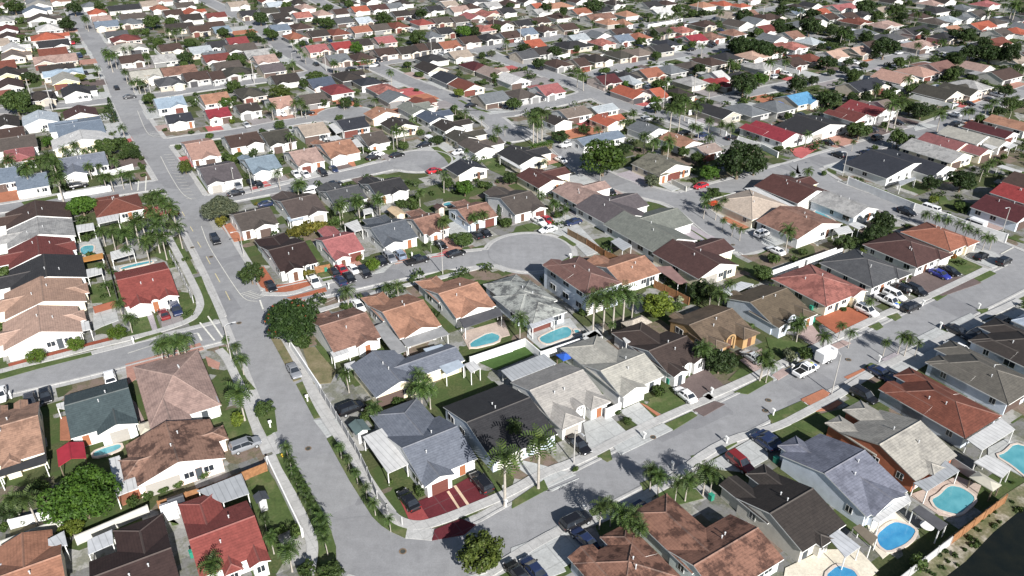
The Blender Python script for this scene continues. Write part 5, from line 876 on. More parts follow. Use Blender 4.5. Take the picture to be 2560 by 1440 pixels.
TREES=[
('B',-58.20,78.41,10.3,'bright',(1,0,1)),
('P',-64.62,77.06,5.0,'',(0,1,6)),
('B',-68.77,78.26,3.9,'dark',(0,0,1)),
('K',-66.56,77.43,1.6,'',(0,1,7)),
('B',-58.72,75.09,3.5,'lime',(0,0,1)),
('K',-51.42,81.84,2.0,'',(1,1,5)),
('K',-49.89,83.21,1.8,'',(1,2,5)),
('K',-48.18,84.21,1.7,'',(1,3,5)),
('K',-53.18,80.68,2.0,'',(0,3,7)),
('K',-45.02,86.21,1.9,'',(1,4,5)),
('P',-36.69,66.80,4.0,'',(0,2,6)),
('K',-43.83,98.47,2.7,'lime',(1,0,1)),
('P',-43.02,99.28,6.0,'',(1,0,2)),
('K',-61.39,76.52,1.4,'',(0,2,7)),
('K',-67.45,83.45,2.8,'',(1,0,5)),
('P',-67.46,78.09,4.0,'',(0,0,6)),
('K',-68.65,75.99,1.6,'',(0,0,7)),
('B',-40.01,100.40,3.6,'mid',(1,0,1)),
('P',-33.53,89.53,3.0,'',(1,1,6)),
('P',-32.31,86.62,3.0,'',(1,2,6)),
('P',-31.15,84.66,3.0,'',(1,3,6)),
('P',-29.91,82.62,3.0,'',(1,4,6)),
('P',-28.91,80.78,3.0,'',(1,5,6)),
('P',-27.74,78.87,3.0,'',(0,2,5)),
('P',-26.48,76.89,3.0,'',(0,3,5)),
('P',-25.25,74.70,3.4,'',(0,4,6)),
('P',-24.53,72.97,3.4,'',(0,5,6)),
('P',-23.96,71.65,3.0,'',(0,4,5)),
('P',-25.72,90.22,2.4,'',(7,0,7)),
('P',-24.06,87.73,2.4,'',(7,1,7)),
('P',-22.33,84.76,2.4,'',(7,2,7)),
('P',-20.55,81.80,2.4,'',(7,3,7)),
('P',-18.83,78.65,2.6,'',(7,4,7)),
('P',-16.33,75.72,2.6,'',(7,5,7)),
('B',-3.86,69.54,6.9,'yellowish',(12,0,1)),
('K',-31.80,74.68,2.1,'',(0,4,7)),
('P',-31.07,71.99,3.0,'',(0,1,5)),
('P',-27.97,69.10,4.0,'',(0,3,6)),
('P',-33.03,75.70,2.5,'',(0,0,5)),
('K',-26.04,68.49,2.8,'mid',(0,0,1)),
('B',-22.63,67.77,3.6,'mid',(0,0,1)),
('K',-28.89,75.14,2.1,'',(0,6,7)),
('K',-30.85,75.76,1.6,'',(0,5,7)),
('P',-21.56,97.80,4.0,'',(7,1,6)),
('K',-23.59,99.38,2.1,'',(7,0,5)),
('P',-14.64,101.34,5.0,'',(7,4,6)),
('P',-13.40,102.33,4.0,'',(7,5,6)),
('P',-16.29,103.05,4.0,'',(7,2,6)),
('K',-18.68,103.02,2.6,'',(7,2,5)),
('K',-16.71,102.92,1.9,'',(7,3,5)),
('K',-13.10,82.82,1.8,'',(7,4,5)),
('K',-17.57,84.85,0.9,'',(7,1,5)),
('P',3.78,83.94,9.0,'',(8,1,2)),
('P',-0.99,80.53,9.0,'',(8,0,2)),
('P',0.40,92.92,4.0,'',(8,0,3)),
('K',18.56,98.53,1.7,'',(8,2,3)),
('K',17.14,100.89,1.3,'',(8,1,3)),
('P',11.79,76.17,4.5,'',(12,0,6)),
('P',13.33,76.67,4.0,'',(12,1,6)),
('P',16.05,74.38,4.5,'',(12,4,6)),
('P',15.26,73.79,3.5,'',(12,3,6)),
('P',16.73,73.10,3.5,'',(12,5,6)),
('P',14.51,75.41,4.0,'',(12,2,6)),
('P',20.65,82.21,4.0,'',(8,2,3)),
('P',19.70,83.29,4.0,'',(8,1,3)),
('P',22.78,80.63,4.0,'',(11,0,4)),
('P',24.40,81.42,4.0,'',(11,1,4)),
('P',27.22,82.74,4.5,'',(11,2,4)),
('P',28.21,82.75,4.0,'',(11,3,4)),
('K',51.86,69.74,3.0,'',(11,0,2)),
('K',9.36,87.58,1.1,'',(8,0,3)),
('K',24.72,106.41,2.4,'dark',(9,0,1)),
('K',72.66,84.91,0.7,'',(11,1,2)),
('B',-107.70,180.52,6.7,'bright',(3,1,2)),
('P',-85.76,161.57,7.0,'',(3,0,4)),
('P',-86.57,158.02,6.0,'',(3,2,14)),
('P',-84.56,163.04,7.0,'',(3,1,4)),
('P',-80.36,159.40,7.0,'',(3,2,4)),
('P',-80.59,163.78,7.0,'',(3,3,4)),
('P',-81.28,172.26,6.0,'',(3,12,14)),
('P',-76.01,161.58,6.0,'',(3,13,14)),
('P',-79.72,152.57,6.0,'',(3,4,14)),
('P',-90.76,160.16,5.0,'',(3,1,14)),
('P',-94.44,163.01,4.0,'',(3,0,14)),
('P',-85.94,178.74,5.0,'',(3,11,14)),
('P',-89.77,182.85,4.0,'',(3,7,14)),
('P',-77.43,155.94,6.0,'',(3,9,14)),
('P',-85.74,169.88,6.0,'',(3,5,14)),
('K',-84.84,180.41,2.3,'orange',(3,0,1)),
('B',-73.96,123.22,3.9,'round',(2,2,3)),
('B',-79.86,119.34,3.3,'round',(2,1,3)),
('B',-85.12,115.72,3.3,'round',(2,0,3)),
('P',-76.00,130.18,4.0,'',(2,0,7)),
('P',-72.33,125.56,3.5,'',(2,1,7)),
('P',-82.78,139.45,3.0,'',(2,1,3)),
('P',-87.94,147.69,3.0,'',(2,0,3)),
('P',-61.46,113.52,5.0,'',(2,2,7)),
('P',-60.78,114.15,5.0,'',(2,3,7)),
('P',-59.89,114.57,5.0,'',(2,4,7)),
('P',-58.92,114.79,5.0,'',(2,5,7)),
('P',-58.11,115.43,5.0,'',(2,6,7)),
('P',-49.21,116.03,3.2,'',(1,0,6)),
('P',-46.94,111.82,3.5,'',(1,1,2)),
('P',-52.23,119.50,2.5,'',(2,2,3)),
('B',-54.95,144.80,6.2,'mid',(15,0,2)),
('B',-71.98,177.54,9.4,'grey',(18,0,1)),
('K',-71.23,174.34,3.5,'yellow',(3,0,1)),
('K',-109.41,147.93,4.2,'',(2,1,2)),
('K',-97.60,126.53,2.7,'',(2,0,2)),
('K',-100.22,165.59,2.4,'',(3,0,1)),
('P',-85.29,155.03,3.5,'',(3,3,14)),
('B',-83.46,162.98,4.9,'mid',(3,0,1)),
('B',-40.85,123.02,10.6,'flame',(14,0,1)),
('K',-51.20,167.86,4.6,'yellow',(15,0,3)),
('K',-48.69,169.33,4.7,'yellow',(18,1,3)),
('K',-46.20,171.03,4.4,'yellow',(18,2,3)),
('K',-34.37,155.99,2.3,'yellow',(15,2,3)),
('B',-30.17,150.69,3.7,'round',(15,0,1)),
('B',-11.51,162.33,5.2,'mid',(15,1,2)),
('P',-42.00,174.59,5.0,'',(18,3,10)),
('P',-37.63,176.71,5.5,'',(18,6,10)),
('P',-32.71,177.55,5.5,'',(18,8,10)),
('P',-16.16,166.37,5.0,'',(15,1,6)),
('P',-8.92,170.90,4.0,'',(15,2,6)),
('P',-7.06,172.47,4.0,'',(15,3,6)),
('P',-32.60,134.01,4.5,'',(15,0,6)),
('P',-23.04,137.08,4.0,'',(14,1,4)),
('P',-25.27,137.43,3.5,'',(14,0,4)),
('K',-33.04,134.25,2.3,'',(14,1,4)),
('K',-43.58,147.96,3.1,'yellow',(15,1,3)),
('C',-3.28,176.28,5.0,'',(15,0,1)),
('K',-38.65,120.90,3.8,'',(14,0,4)),
('P',-27.61,106.77,4.0,'',(7,0,6)),
('P',-15.77,106.39,4.0,'',(7,3,6)),
('P',-14.07,106.64,3.0,'',(7,6,7)),
('K',-1.30,173.95,3.5,'',(15,1,4)),
('K',-43.11,174.73,3.5,'',(18,1,4)),
('B',-28.29,184.73,3.7,'mid',(18,0,1)),
('K',-25.18,183.91,3.3,'',(15,0,4)),
('P',1.47,122.62,5.0,'',(14,2,4)),
('P',-18.49,159.79,2.5,'',(15,0,3)),
('P',15.27,124.79,8.0,'',(14,0,4)),
('P',17.29,125.28,8.0,'',(14,1,4)),
('P',19.32,126.79,8.0,'',(14,2,4)),
('P',21.28,127.55,8.0,'',(14,3,4)),
('P',23.03,128.26,6.0,'',(14,3,4)),
('B',28.36,131.58,7.3,'lime',(14,0,1)),
('B',38.45,137.03,5.9,'dark',(16,0,1)),
('P',40.50,132.07,5.0,'',(9,3,9)),
('P',39.42,134.20,5.0,'',(16,0,2)),
('K',34.47,137.56,2.1,'pale',(9,0,1)),
('K',33.01,134.12,2.6,'',(9,1,4)),
('P',18.69,123.98,3.0,'',(14,0,1)),
('B',53.25,146.30,4.5,'mid',(10,0,1)),
('P',32.85,113.10,5.0,'',(9,0,9)),
('B',36.19,112.35,6.0,'dark',(9,0,1)),
('P',34.83,113.14,4.0,'',(9,2,9)),
('P',42.85,110.03,5.0,'',(9,4,9)),
('P',50.61,177.75,4.0,'',(17,2,5)),
('P',47.83,178.58,4.0,'',(17,0,5)),
('P',52.31,168.13,3.0,'',(17,1,3)),
('P',50.83,171.19,3.0,'',(17,0,3)),
('P',53.62,165.89,3.0,'',(17,2,3)),
('P',13.17,177.59,3.0,'',(15,2,3)),
('P',10.73,181.78,3.0,'',(15,1,3)),
('K',11.67,179.15,2.9,'',(15,3,4)),
('K',37.58,137.01,3.2,'',(9,2,4)),
('P',43.81,137.64,4.0,'',(16,1,2)),
('K',8.10,149.35,1.7,'',(14,2,4)),
('K',1.00,178.78,2.3,'',(15,2,4)),
('P',53.40,182.32,3.5,'',(17,3,5)),
('K',14.22,132.19,2.3,'',(14,3,4)),
('P',62.63,160.15,5.5,'',(17,4,5)),
('B',88.62,170.10,7.4,'dark',(17,1,2)),
('B',84.43,164.87,5.9,'dark',(17,0,2)),
('B',75.83,159.93,5.1,'mid',(17,1,2)),
('P',100.41,173.61,3.5,'',(23,0,7)),
('P',102.24,172.03,3.5,'',(23,1,7)),
('P',103.88,170.47,3.5,'',(23,2,7)),
('P',105.28,168.17,3.5,'',(23,3,7)),
('P',106.49,165.92,3.5,'',(23,4,7)),
('P',107.18,163.36,3.5,'',(23,5,7)),
('P',108.16,160.86,3.5,'',(23,6,7)),
('P',110.02,161.20,3.0,'',(23,0,1)),
('P',70.16,132.41,3.0,'',(10,1,2)),
('P',53.13,122.37,4.0,'',(10,0,3)),
('P',56.66,118.84,3.5,'',(9,8,9)),
('P',61.38,123.51,3.0,'',(10,0,2)),
('P',62.09,120.41,3.5,'',(10,2,3)),
('P',71.19,117.62,4.0,'',(13,1,2)),
('P',70.29,118.28,4.0,'',(13,0,2)),
('P',67.46,117.85,3.0,'',(13,0,2)),
('P',73.12,117.63,3.0,'',(13,1,2)),
('K',50.04,116.43,3.0,'grey',(9,0,1)),
('K',53.19,117.27,3.1,'mid',(9,0,1)),
('P',43.76,109.49,4.0,'',(9,6,9)),
('K',99.22,156.82,2.0,'orange',(10,0,1)),
('K',66.02,158.64,2.4,'',(17,1,2)),
('K',119.83,183.45,4.0,'',(23,3,4)),
('K',114.54,183.68,3.6,'',(23,2,4)),
('K',80.13,159.14,2.7,'lime',(10,0,1)),
('K',66.22,133.73,1.3,'',(10,0,1)),
('K',58.14,154.66,3.5,'',(17,0,2)),
('P',33.07,113.33,4.5,'',(9,1,9)),
('P',53.59,123.78,4.0,'',(10,1,3)),
('P',52.74,123.18,3.5,'',(9,7,9)),
('P',43.34,110.86,4.5,'',(9,5,9)),
('K',45.26,126.29,2.2,'',(9,3,4)),
('K',24.60,106.25,2.5,'',(9,0,4)),
('B',-171.33,266.31,10.8,'mid',(4,0,2)),
('C',-134.61,257.91,9.0,'',(4,0,1)),
('B',-143.01,231.98,4.9,'bright',(4,0,1)),
('P',-139.33,205.28,6.0,'',(4,0,14)),
('P',-129.18,195.73,7.0,'',(4,0,6)),
('P',-128.69,198.76,7.0,'',(4,1,6)),
('P',-128.01,205.72,7.0,'',(4,3,6)),
('P',-124.07,200.62,7.0,'',(4,4,6)),
('P',-117.43,189.32,7.0,'',(4,5,6)),
('P',-127.96,200.62,7.0,'',(4,2,6)),
('P',-131.45,219.71,4.0,'',(4,1,14)),
('P',-130.51,224.02,4.0,'',(4,3,14)),
('P',-127.72,216.91,4.0,'',(4,2,14)),
('P',-124.91,218.30,4.0,'',(4,4,14)),
('P',-120.41,218.22,5.0,'',(4,6,14)),
('P',-118.29,217.60,4.0,'',(4,8,14)),
('B',-119.14,228.41,5.8,'mid',(4,2,5)),
('B',-114.70,224.83,5.7,'mid',(4,4,5)),
('B',-112.19,221.89,4.2,'dark',(4,0,1)),
('B',-114.95,220.46,3.7,'mid',(4,3,5)),
('P',-112.13,209.51,4.0,'',(4,10,14)),
('P',-123.29,240.29,4.0,'',(4,12,14)),
('P',-130.81,243.45,3.0,'',(4,1,3)),
('P',-125.58,236.94,3.0,'',(4,2,3)),
('P',-107.44,196.39,4.5,'',(4,9,14)),
('P',-105.45,198.17,4.5,'',(4,11,14)),
('P',-109.15,196.39,4.5,'',(4,7,14)),
('P',-103.04,197.57,4.5,'',(4,13,14)),
('B',-108.76,182.26,6.0,'bright',(3,0,2)),
('P',-89.15,182.35,5.0,'',(3,8,14)),
('P',-90.08,181.12,4.0,'',(3,6,14)),
('P',-86.13,177.73,5.0,'',(3,10,14)),
('K',-106.59,213.35,2.2,'',(4,2,4)),
('K',-103.91,207.35,1.7,'',(4,3,4)),
('B',-92.60,209.49,4.9,'yellowish',(18,0,1)),
('K',-102.66,230.68,2.4,'',(19,0,8)),
('P',-117.74,205.66,4.0,'',(4,5,14)),
('P',-116.36,208.36,3.0,'',(4,0,3)),
('K',-82.35,218.10,4.6,'',(19,3,8)),
('K',-85.62,222.19,3.0,'',(19,2,8)),
('K',-81.54,222.88,3.0,'',(19,4,8)),
('P',-62.95,198.05,5.0,'',(18,0,10)),
('B',-76.50,250.17,4.7,'mid',(19,0,1)),
('P',-81.61,260.90,5.0,'',(20,0,6)),
('P',-74.22,262.04,5.5,'',(20,1,6)),
('P',-72.51,263.98,5.5,'',(20,2,6)),
('P',-70.71,262.46,4.0,'',(20,3,6)),
('P',-55.33,188.11,5.5,'',(18,1,10)),
('P',-54.59,189.94,5.0,'',(18,2,10)),
('P',-67.30,228.48,5.0,'',(19,0,4)),
('P',-35.43,231.58,6.0,'',(19,1,4)),
('P',-32.89,230.80,6.0,'',(19,2,4)),
('P',-41.61,175.55,5.5,'',(18,4,10)),
('P',-38.16,178.05,5.5,'',(18,5,10)),
('P',-33.12,178.56,5.5,'',(18,7,10)),
('K',-66.36,187.13,1.2,'yellow',(18,0,3)),
('K',-94.37,256.83,2.4,'lime',(20,0,1)),
('B',-102.29,274.90,5.1,'bright',(20,0,1)),
('K',-56.46,195.28,1.2,'',(18,0,4)),
('K',-46.05,200.45,1.3,'',(18,2,4)),
('K',-96.52,240.98,3.0,'',(19,1,8)),
('K',-37.91,230.68,2.4,'',(19,7,8)),
('B',-67.50,275.81,3.9,'mid',(20,1,2)),
('P',-59.47,272.33,4.0,'',(20,4,6)),
('K',-43.77,227.34,2.8,'',(19,5,8)),
('B',-23.37,234.23,4.9,'dark',(21,0,3)),
('P',-15.71,255.13,4.5,'',(21,1,5)),
('P',-19.70,266.88,3.0,'',(29,0,1)),
('P',-10.10,253.81,3.0,'',(21,1,3)),
('P',-4.50,237.08,4.5,'',(21,3,5)),
('P',6.62,234.03,9.0,'',(21,0,2)),
('P',9.48,239.07,9.0,'',(29,0,1)),
('P',7.94,236.45,7.0,'',(21,1,2)),
('H',9.05,229.78,8.5,'',(21,0,1)),
('B',14.98,235.88,6.5,'dark',(21,2,3)),
('B',23.26,245.18,4.6,'mid',(22,0,3)),
('B',-0.44,201.63,5.2,'dark',(21,1,3)),
('B',-12.49,193.16,5.5,'bright',(21,0,1)),
('B',-17.31,198.04,4.3,'mid',(21,0,1)),
('P',-18.29,195.68,5.0,'',(21,0,5)),
('P',-23.77,186.39,4.0,'',(18,9,10)),
('P',9.51,210.24,3.5,'',(21,4,5)),
('B',25.44,207.99,13.0,'big',(22,0,1)),
('P',24.51,203.86,3.5,'',(22,1,10)),
('P',7.58,186.00,3.5,'',(15,4,6)),
('P',10.41,180.77,3.5,'',(15,5,6)),
('K',-17.39,233.24,2.9,'',(21,1,5)),
('P',-13.48,221.17,3.0,'',(21,0,3)),
('K',-25.45,188.87,3.3,'',(18,3,4)),
('K',-1.00,235.07,1.7,'',(21,4,5)),
('P',-2.31,243.45,3.0,'',(21,2,3)),
('K',-7.78,227.12,1.4,'',(21,3,5)),
('K',-7.83,198.85,3.4,'',(21,2,5)),
('K',-6.08,198.27,2.5,'dark',(21,0,1)),
('B',62.84,205.58,11.9,'bigdark',(22,0,2)),
('B',68.33,208.52,8.2,'bigdark',(22,1,2)),
('B',54.72,204.43,6.4,'bright',(22,0,1)),
('B',51.35,223.33,4.7,'mid',(22,1,3)),
('B',54.05,217.86,4.6,'mid',(22,2,3)),
('P',39.92,226.96,5.5,'',(22,3,10)),
('P',41.86,222.49,5.5,'',(22,4,10)),
('B',33.21,225.49,5.3,'dark',(22,0,1)),
('P',50.85,244.30,9.0,'',(33,0,5)),
('P',54.06,245.95,8.0,'',(33,1,5)),
('P',60.19,249.55,8.0,'',(33,3,5)),
('P',58.64,259.63,7.0,'',(33,2,5)),
('B',50.18,268.14,5.5,'mid',(33,1,6)),
('B',60.51,274.51,7.1,'mid',(33,3,6)),
('P',63.60,245.40,4.5,'',(24,0,6)),
('P',69.10,238.76,5.0,'',(24,2,6)),
('P',60.10,228.48,4.5,'',(22,8,10)),
('P',67.31,244.46,4.0,'',(24,1,6)),
('B',38.07,199.56,5.0,'grey',(22,0,1)),
('B',53.01,191.36,4.2,'mid',(17,0,2)),
('P',48.98,182.68,4.0,'',(17,1,5)),
('P',77.04,202.11,3.0,'',(22,0,1)),
('P',80.97,201.30,4.0,'',(22,9,10)),
('K',46.17,208.53,2.6,'',(22,3,4)),
('H',46.76,226.53,3.8,'',(22,0,1)),
('K',35.77,254.18,4.2,'',(22,1,4)),
('P',57.55,241.94,4.0,'',(22,6,10)),
('P',59.07,239.47,4.0,'',(22,7,10)),
('K',71.73,279.06,3.1,'mid',(33,5,8)),
('K',89.72,266.91,2.4,'',(24,0,3)),
('P',40.46,256.82,4.0,'',(33,0,9)),
('K',85.26,230.77,1.4,'',(24,2,3)),
('P',126.07,250.65,9.0,'',(24,1,2)),
('P',122.55,247.89,9.0,'',(24,0,2)),
('B',139.74,261.75,8.3,'dark',(25,0,1)),
('B',138.30,267.26,6.7,'mid',(25,0,2)),
('P',117.41,231.57,5.5,'',(25,0,11)),
('P',139.25,248.28,6.0,'',(25,2,11)),
('B',122.93,250.91,3.6,'mid',(24,1,2)),
('B',113.00,197.63,5.6,'dark',(23,0,1)),
('B',120.32,196.17,8.2,'bigdark',(23,0,1)),
('K',116.15,206.37,2.8,'lime',(23,0,2)),
('P',129.88,203.68,4.5,'',(25,6,11)),
('P',154.76,258.68,4.0,'',(25,4,11)),
('P',154.38,252.29,4.0,'',(25,5,11)),
('P',162.68,263.41,4.0,'',(25,7,11)),
('P',166.38,265.76,5.0,'',(25,9,11)),
('P',171.89,266.74,5.0,'',(25,10,11)),
('B',168.87,266.16,4.4,'dark',(25,0,1)),
('K',111.47,229.94,2.4,'',(23,1,4)),
('P',172.61,264.94,3.0,'',(25,0,2)),
('K',126.94,239.85,2.5,'',(25,1,9)),
('K',88.27,208.43,2.0,'',(23,0,4)),
('P',98.68,228.45,3.0,'',(24,0,2)),
('P',104.07,229.20,3.0,'',(24,1,2)),
('P',152.14,257.75,4.0,'',(25,3,11)),
('K',109.58,188.48,3.0,'lime',(23,1,2)),
('P',120.43,235.44,4.0,'',(25,1,11)),
('P',134.44,208.22,4.0,'',(25,8,11)),
('B',111.78,276.94,5.7,'dark',(35,4,13)),
('B',123.95,281.43,4.3,'dark',(35,11,13)),
('B',-242.91,453.17,10.5,'dark',(5,1,2)),
('P',-216.28,411.88,6.0,'',(5,2,5)),
('P',-219.60,416.26,6.0,'',(5,1,5)),
('B',-225.60,410.33,9.9,'dark',(5,0,2)),
('B',-184.95,416.25,11.0,'mid',(6,0,1)),
('P',-165.74,388.60,5.0,'',(6,8,12)),
('P',-159.77,381.52,6.0,'',(6,9,12)),
('P',-159.57,388.60,5.0,'',(6,10,12)),
('B',-149.69,371.95,6.7,'mid',(6,1,3)),
('P',-166.00,327.07,7.0,'',(5,0,1)),
('P',-173.01,339.05,6.0,'',(5,3,5)),
('P',-166.92,333.03,6.0,'',(5,4,5)),
('P',-151.82,308.44,5.0,'',(6,2,12)),
('B',-190.67,308.98,6.3,'dark',(5,1,2)),
('B',-173.41,270.09,10.9,'mid',(4,1,2)),
('B',-171.89,311.34,4.4,'lime',(6,0,1)),
('P',-140.64,293.73,5.0,'',(6,5,12)),
('P',-143.64,295.29,4.0,'',(6,4,12)),
('P',-137.57,291.40,5.0,'',(6,6,12)),
('K',-183.33,403.18,4.7,'',(6,3,8)),
('P',-154.53,336.04,4.0,'',(6,7,12)),
('K',-262.21,432.34,5.0,'',(5,0,8)),
('B',-278.56,457.77,11.6,'mid',(5,0,1)),
('P',-195.52,354.59,4.0,'',(5,0,5)),
('K',-193.96,360.06,3.5,'',(5,5,8)),
('K',-169.64,320.16,2.9,'',(6,0,8)),
('B',-227.81,355.68,3.5,'dark',(5,0,2)),
('K',-237.53,387.50,4.9,'',(5,1,8)),
('K',-201.09,417.30,4.9,'',(6,1,8)),
('K',-181.18,430.27,6.3,'',(6,5,8)),
('K',-172.67,438.38,5.5,'',(6,6,8)),
('K',-229.32,461.32,4.9,'',(5,6,8)),
('P',-172.07,352.98,4.0,'',(6,1,12)),
('P',-169.93,354.59,4.0,'',(6,3,12)),
('B',-132.00,425.95,9.9,'dark',(27,0,1)),
('B',-115.85,388.59,7.4,'mid',(27,1,4)),
('B',-95.39,418.75,8.4,'mid',(27,0,2)),
('B',-94.37,473.85,7.0,'mid',(27,3,4)),
('B',-67.22,424.62,11.2,'mid',(27,1,2)),
('B',-116.03,334.31,8.6,'mid',(26,0,1)),
('P',-101.49,369.74,4.0,'',(28,2,12)),
('P',-96.81,359.51,4.0,'',(28,4,12)),
('P',-92.34,348.21,4.0,'',(28,5,12)),
('P',-88.81,340.52,4.0,'',(28,6,12)),
('P',-73.20,323.10,5.0,'',(28,7,12)),
('P',-71.03,320.34,5.0,'',(28,8,12)),
('B',-85.09,285.23,8.3,'yellowish',(20,0,1)),
('B',-79.48,299.50,5.5,'mid',(20,0,2)),
('B',-69.92,359.67,6.9,'bright',(28,0,1)),
('P',-59.50,328.82,4.0,'',(28,10,12)),
('P',-62.07,330.24,4.0,'',(28,9,12)),
('B',-121.75,384.13,4.5,'dark',(27,0,3)),
('P',-105.01,349.79,4.0,'',(28,1,12)),
('K',-109.08,314.54,5.4,'',(26,2,6)),
('B',-161.51,444.34,5.7,'dark',(6,0,1)),
('P',-145.03,423.01,4.0,'',(6,11,12)),
('B',-121.97,401.84,5.1,'bright',(27,0,1)),
('K',-66.44,338.28,2.7,'',(28,1,2)),
('P',-113.92,368.00,4.0,'',(28,0,12)),
('P',-90.74,327.41,4.0,'',(28,3,12)),
('K',-123.67,368.21,3.6,'',(26,3,6)),
('B',-103.07,428.58,5.5,'dark',(27,1,3)),
('K',-87.65,436.11,5.5,'',(27,2,3)),
('B',-44.47,378.62,9.2,'mid',(28,0,1)),
('B',-23.88,394.94,8.7,'bright',(31,0,1)),
('B',-8.07,407.72,6.0,'mid',(31,1,3)),
('B',-49.13,442.98,7.9,'dark',(30,0,3)),
('B',19.12,352.64,7.1,'dark',(32,1,3)),
('B',29.10,362.88,4.7,'mid',(32,0,2)),
('B',11.09,332.28,6.7,'dark',(32,0,3)),
('B',-9.27,354.95,4.6,'grey',(31,0,1)),
('B',-19.90,288.32,4.7,'lime',(29,0,1)),
('P',25.29,303.07,6.0,'',(32,0,2)),
('P',27.35,298.13,6.0,'',(32,1,2)),
('B',18.78,457.08,9.1,'dark',(30,1,3)),
('B',45.69,458.86,12.1,'dark',(30,2,3)),
('P',27.66,433.37,5.0,'',(30,0,2)),
('K',-6.34,310.44,5.6,'',(29,5,6)),
('B',0.85,271.99,5.6,'mid',(29,0,1)),
('B',29.06,456.26,5.8,'dark',(30,2,3)),
('K',-20.11,336.58,4.0,'',(29,1,6)),
('B',-0.92,471.25,6.9,'dark',(30,0,3)),
('B',31.67,340.64,3.4,'dark',(32,2,3)),
('K',5.35,329.48,2.9,'',(32,0,6)),
('K',38.02,368.21,3.6,'',(32,2,6)),
('K',-28.70,401.08,3.5,'',(31,0,2)),
('P',41.09,416.42,4.0,'',(30,1,2)),
('B',11.64,421.08,4.9,'mid',(31,2,3)),
('P',72.89,428.71,5.0,'',(34,1,7)),
('P',77.11,428.71,5.0,'',(34,2,7)),
('P',81.32,428.71,5.0,'',(34,3,7)),
('P',85.11,428.71,5.0,'',(34,4,7)),
('P',88.92,431.03,5.0,'',(34,5,7)),
('B',101.25,355.17,10.9,'bigdark',(34,0,5)),
('B',110.28,349.40,9.7,'bigdark',(34,1,5)),
('B',109.62,360.10,8.6,'bigdark',(34,2,5)),
('B',101.36,353.27,9.5,'bigdark',(34,3,5)),
('B',111.74,350.61,9.7,'bigdark',(34,4,5)),
('B',123.54,433.66,9.6,'dark',(34,0,3)),
('B',134.11,402.84,7.2,'dark',(34,6,9)),
('B',140.44,399.11,6.0,'dark',(34,7,9)),
('B',139.73,406.43,6.2,'dark',(34,8,9)),
('B',146.80,398.14,12.3,'dark',(35,1,6)),
('B',85.99,289.39,11.0,'dark',(33,0,1)),
('B',96.47,304.79,7.2,'bright',(33,1,2)),
('B',80.52,298.22,3.6,'mid',(33,4,6)),
('B',107.50,293.88,8.5,'dark',(35,0,6)),
('B',117.57,305.93,5.3,'dark',(35,1,13)),
('B',100.80,366.15,5.5,'mid',(33,5,6)),
('P',103.38,314.48,7.0,'',(33,4,5)),
('B',119.49,354.19,6.4,'dark',(35,0,13)),
('B',75.95,319.61,6.8,'dark',(33,2,4)),
('B',63.31,347.35,5.2,'mid',(32,1,2)),
('B',51.92,280.39,4.3,'bright',(33,0,2)),
('B',59.03,283.05,5.2,'mid',(33,2,6)),
('P',89.56,324.49,5.0,'',(33,7,9)),
('P',94.41,328.82,4.0,'',(33,8,9)),
('P',112.52,324.49,5.0,'',(35,1,5)),
('B',155.94,453.30,7.8,'dark',(34,2,3)),
('B',152.59,460.01,7.3,'dark',(34,4,9)),
('B',149.14,453.36,6.2,'dark',(34,5,9)),
('P',72.75,285.71,5.0,'',(33,6,9)),
('B',80.30,381.46,4.1,'dark',(33,1,4)),
('B',134.49,408.56,8.2,'dark',(34,1,3)),
('B',44.60,302.30,4.0,'bright',(32,0,1)),
('B',109.42,366.97,5.9,'dark',(33,3,4)),
('P',55.54,403.79,4.0,'',(34,0,7)),
('B',67.10,418.98,4.1,'dark',(34,0,9)),
('B',106.54,417.92,5.3,'mid',(34,1,2)),
('B',70.03,396.10,5.1,'dark',(33,0,4)),
('P',111.62,435.74,5.0,'',(34,6,7)),
('K',84.44,373.41,4.8,'',(33,4,11)),
('B',163.34,442.85,8.8,'dark',(35,2,6)),
('B',104.89,449.04,5.7,'dark',(34,1,9)),
('B',157.79,398.50,6.4,'dark',(35,5,13)),
('B',160.31,405.40,6.4,'dark',(35,6,13)),
('B',153.25,403.38,7.1,'dark',(35,7,13)),
('B',159.09,383.90,9.3,'dark',(35,5,6)),
('B',195.73,452.94,11.4,'dark',(36,0,3)),
('B',198.95,443.15,6.1,'mid',(36,0,2)),
('B',213.40,453.36,9.5,'mid',(36,0,1)),
('B',163.19,349.31,10.8,'bigdark',(35,0,1)),
('B',131.86,330.20,7.7,'dark',(35,3,6)),
('B',143.09,337.16,5.1,'dark',(35,10,13)),
('B',129.93,320.19,4.5,'dark',(35,8,13)),
('B',136.81,324.80,4.9,'dark',(35,9,13)),
('B',147.71,331.56,5.0,'dark',(35,12,13)),
('B',201.52,395.09,7.1,'dark',(36,3,11)),
('B',195.04,399.86,6.8,'dark',(36,2,11)),
('B',214.78,380.00,11.7,'dark',(36,2,3)),
('B',199.47,345.77,8.8,'dark',(37,0,1)),
('B',206.00,342.03,9.8,'bigdark',(37,0,2)),
('B',211.05,337.66,10.5,'bigdark',(37,1,2)),
('B',192.72,342.19,6.9,'dark',(37,2,5)),
('B',173.20,309.60,7.3,'mid',(37,0,3)),
('P',134.05,285.71,5.0,'',(37,0,4)),
('B',144.29,299.97,3.9,'dark',(37,0,5)),
('B',125.55,285.62,4.4,'mid',(35,1,3)),
('B',112.77,275.01,9.3,'dark',(35,4,6)),
('B',184.25,289.49,6.6,'dark',(37,3,5)),
('P',166.55,331.62,5.0,'',(37,2,4)),
('P',212.87,427.60,6.0,'',(36,2,8)),
('P',253.59,432.29,6.0,'',(36,6,8)),
('P',263.37,430.04,10.0,'',(36,0,2)),
('P',263.67,427.60,10.0,'',(36,1,2)),
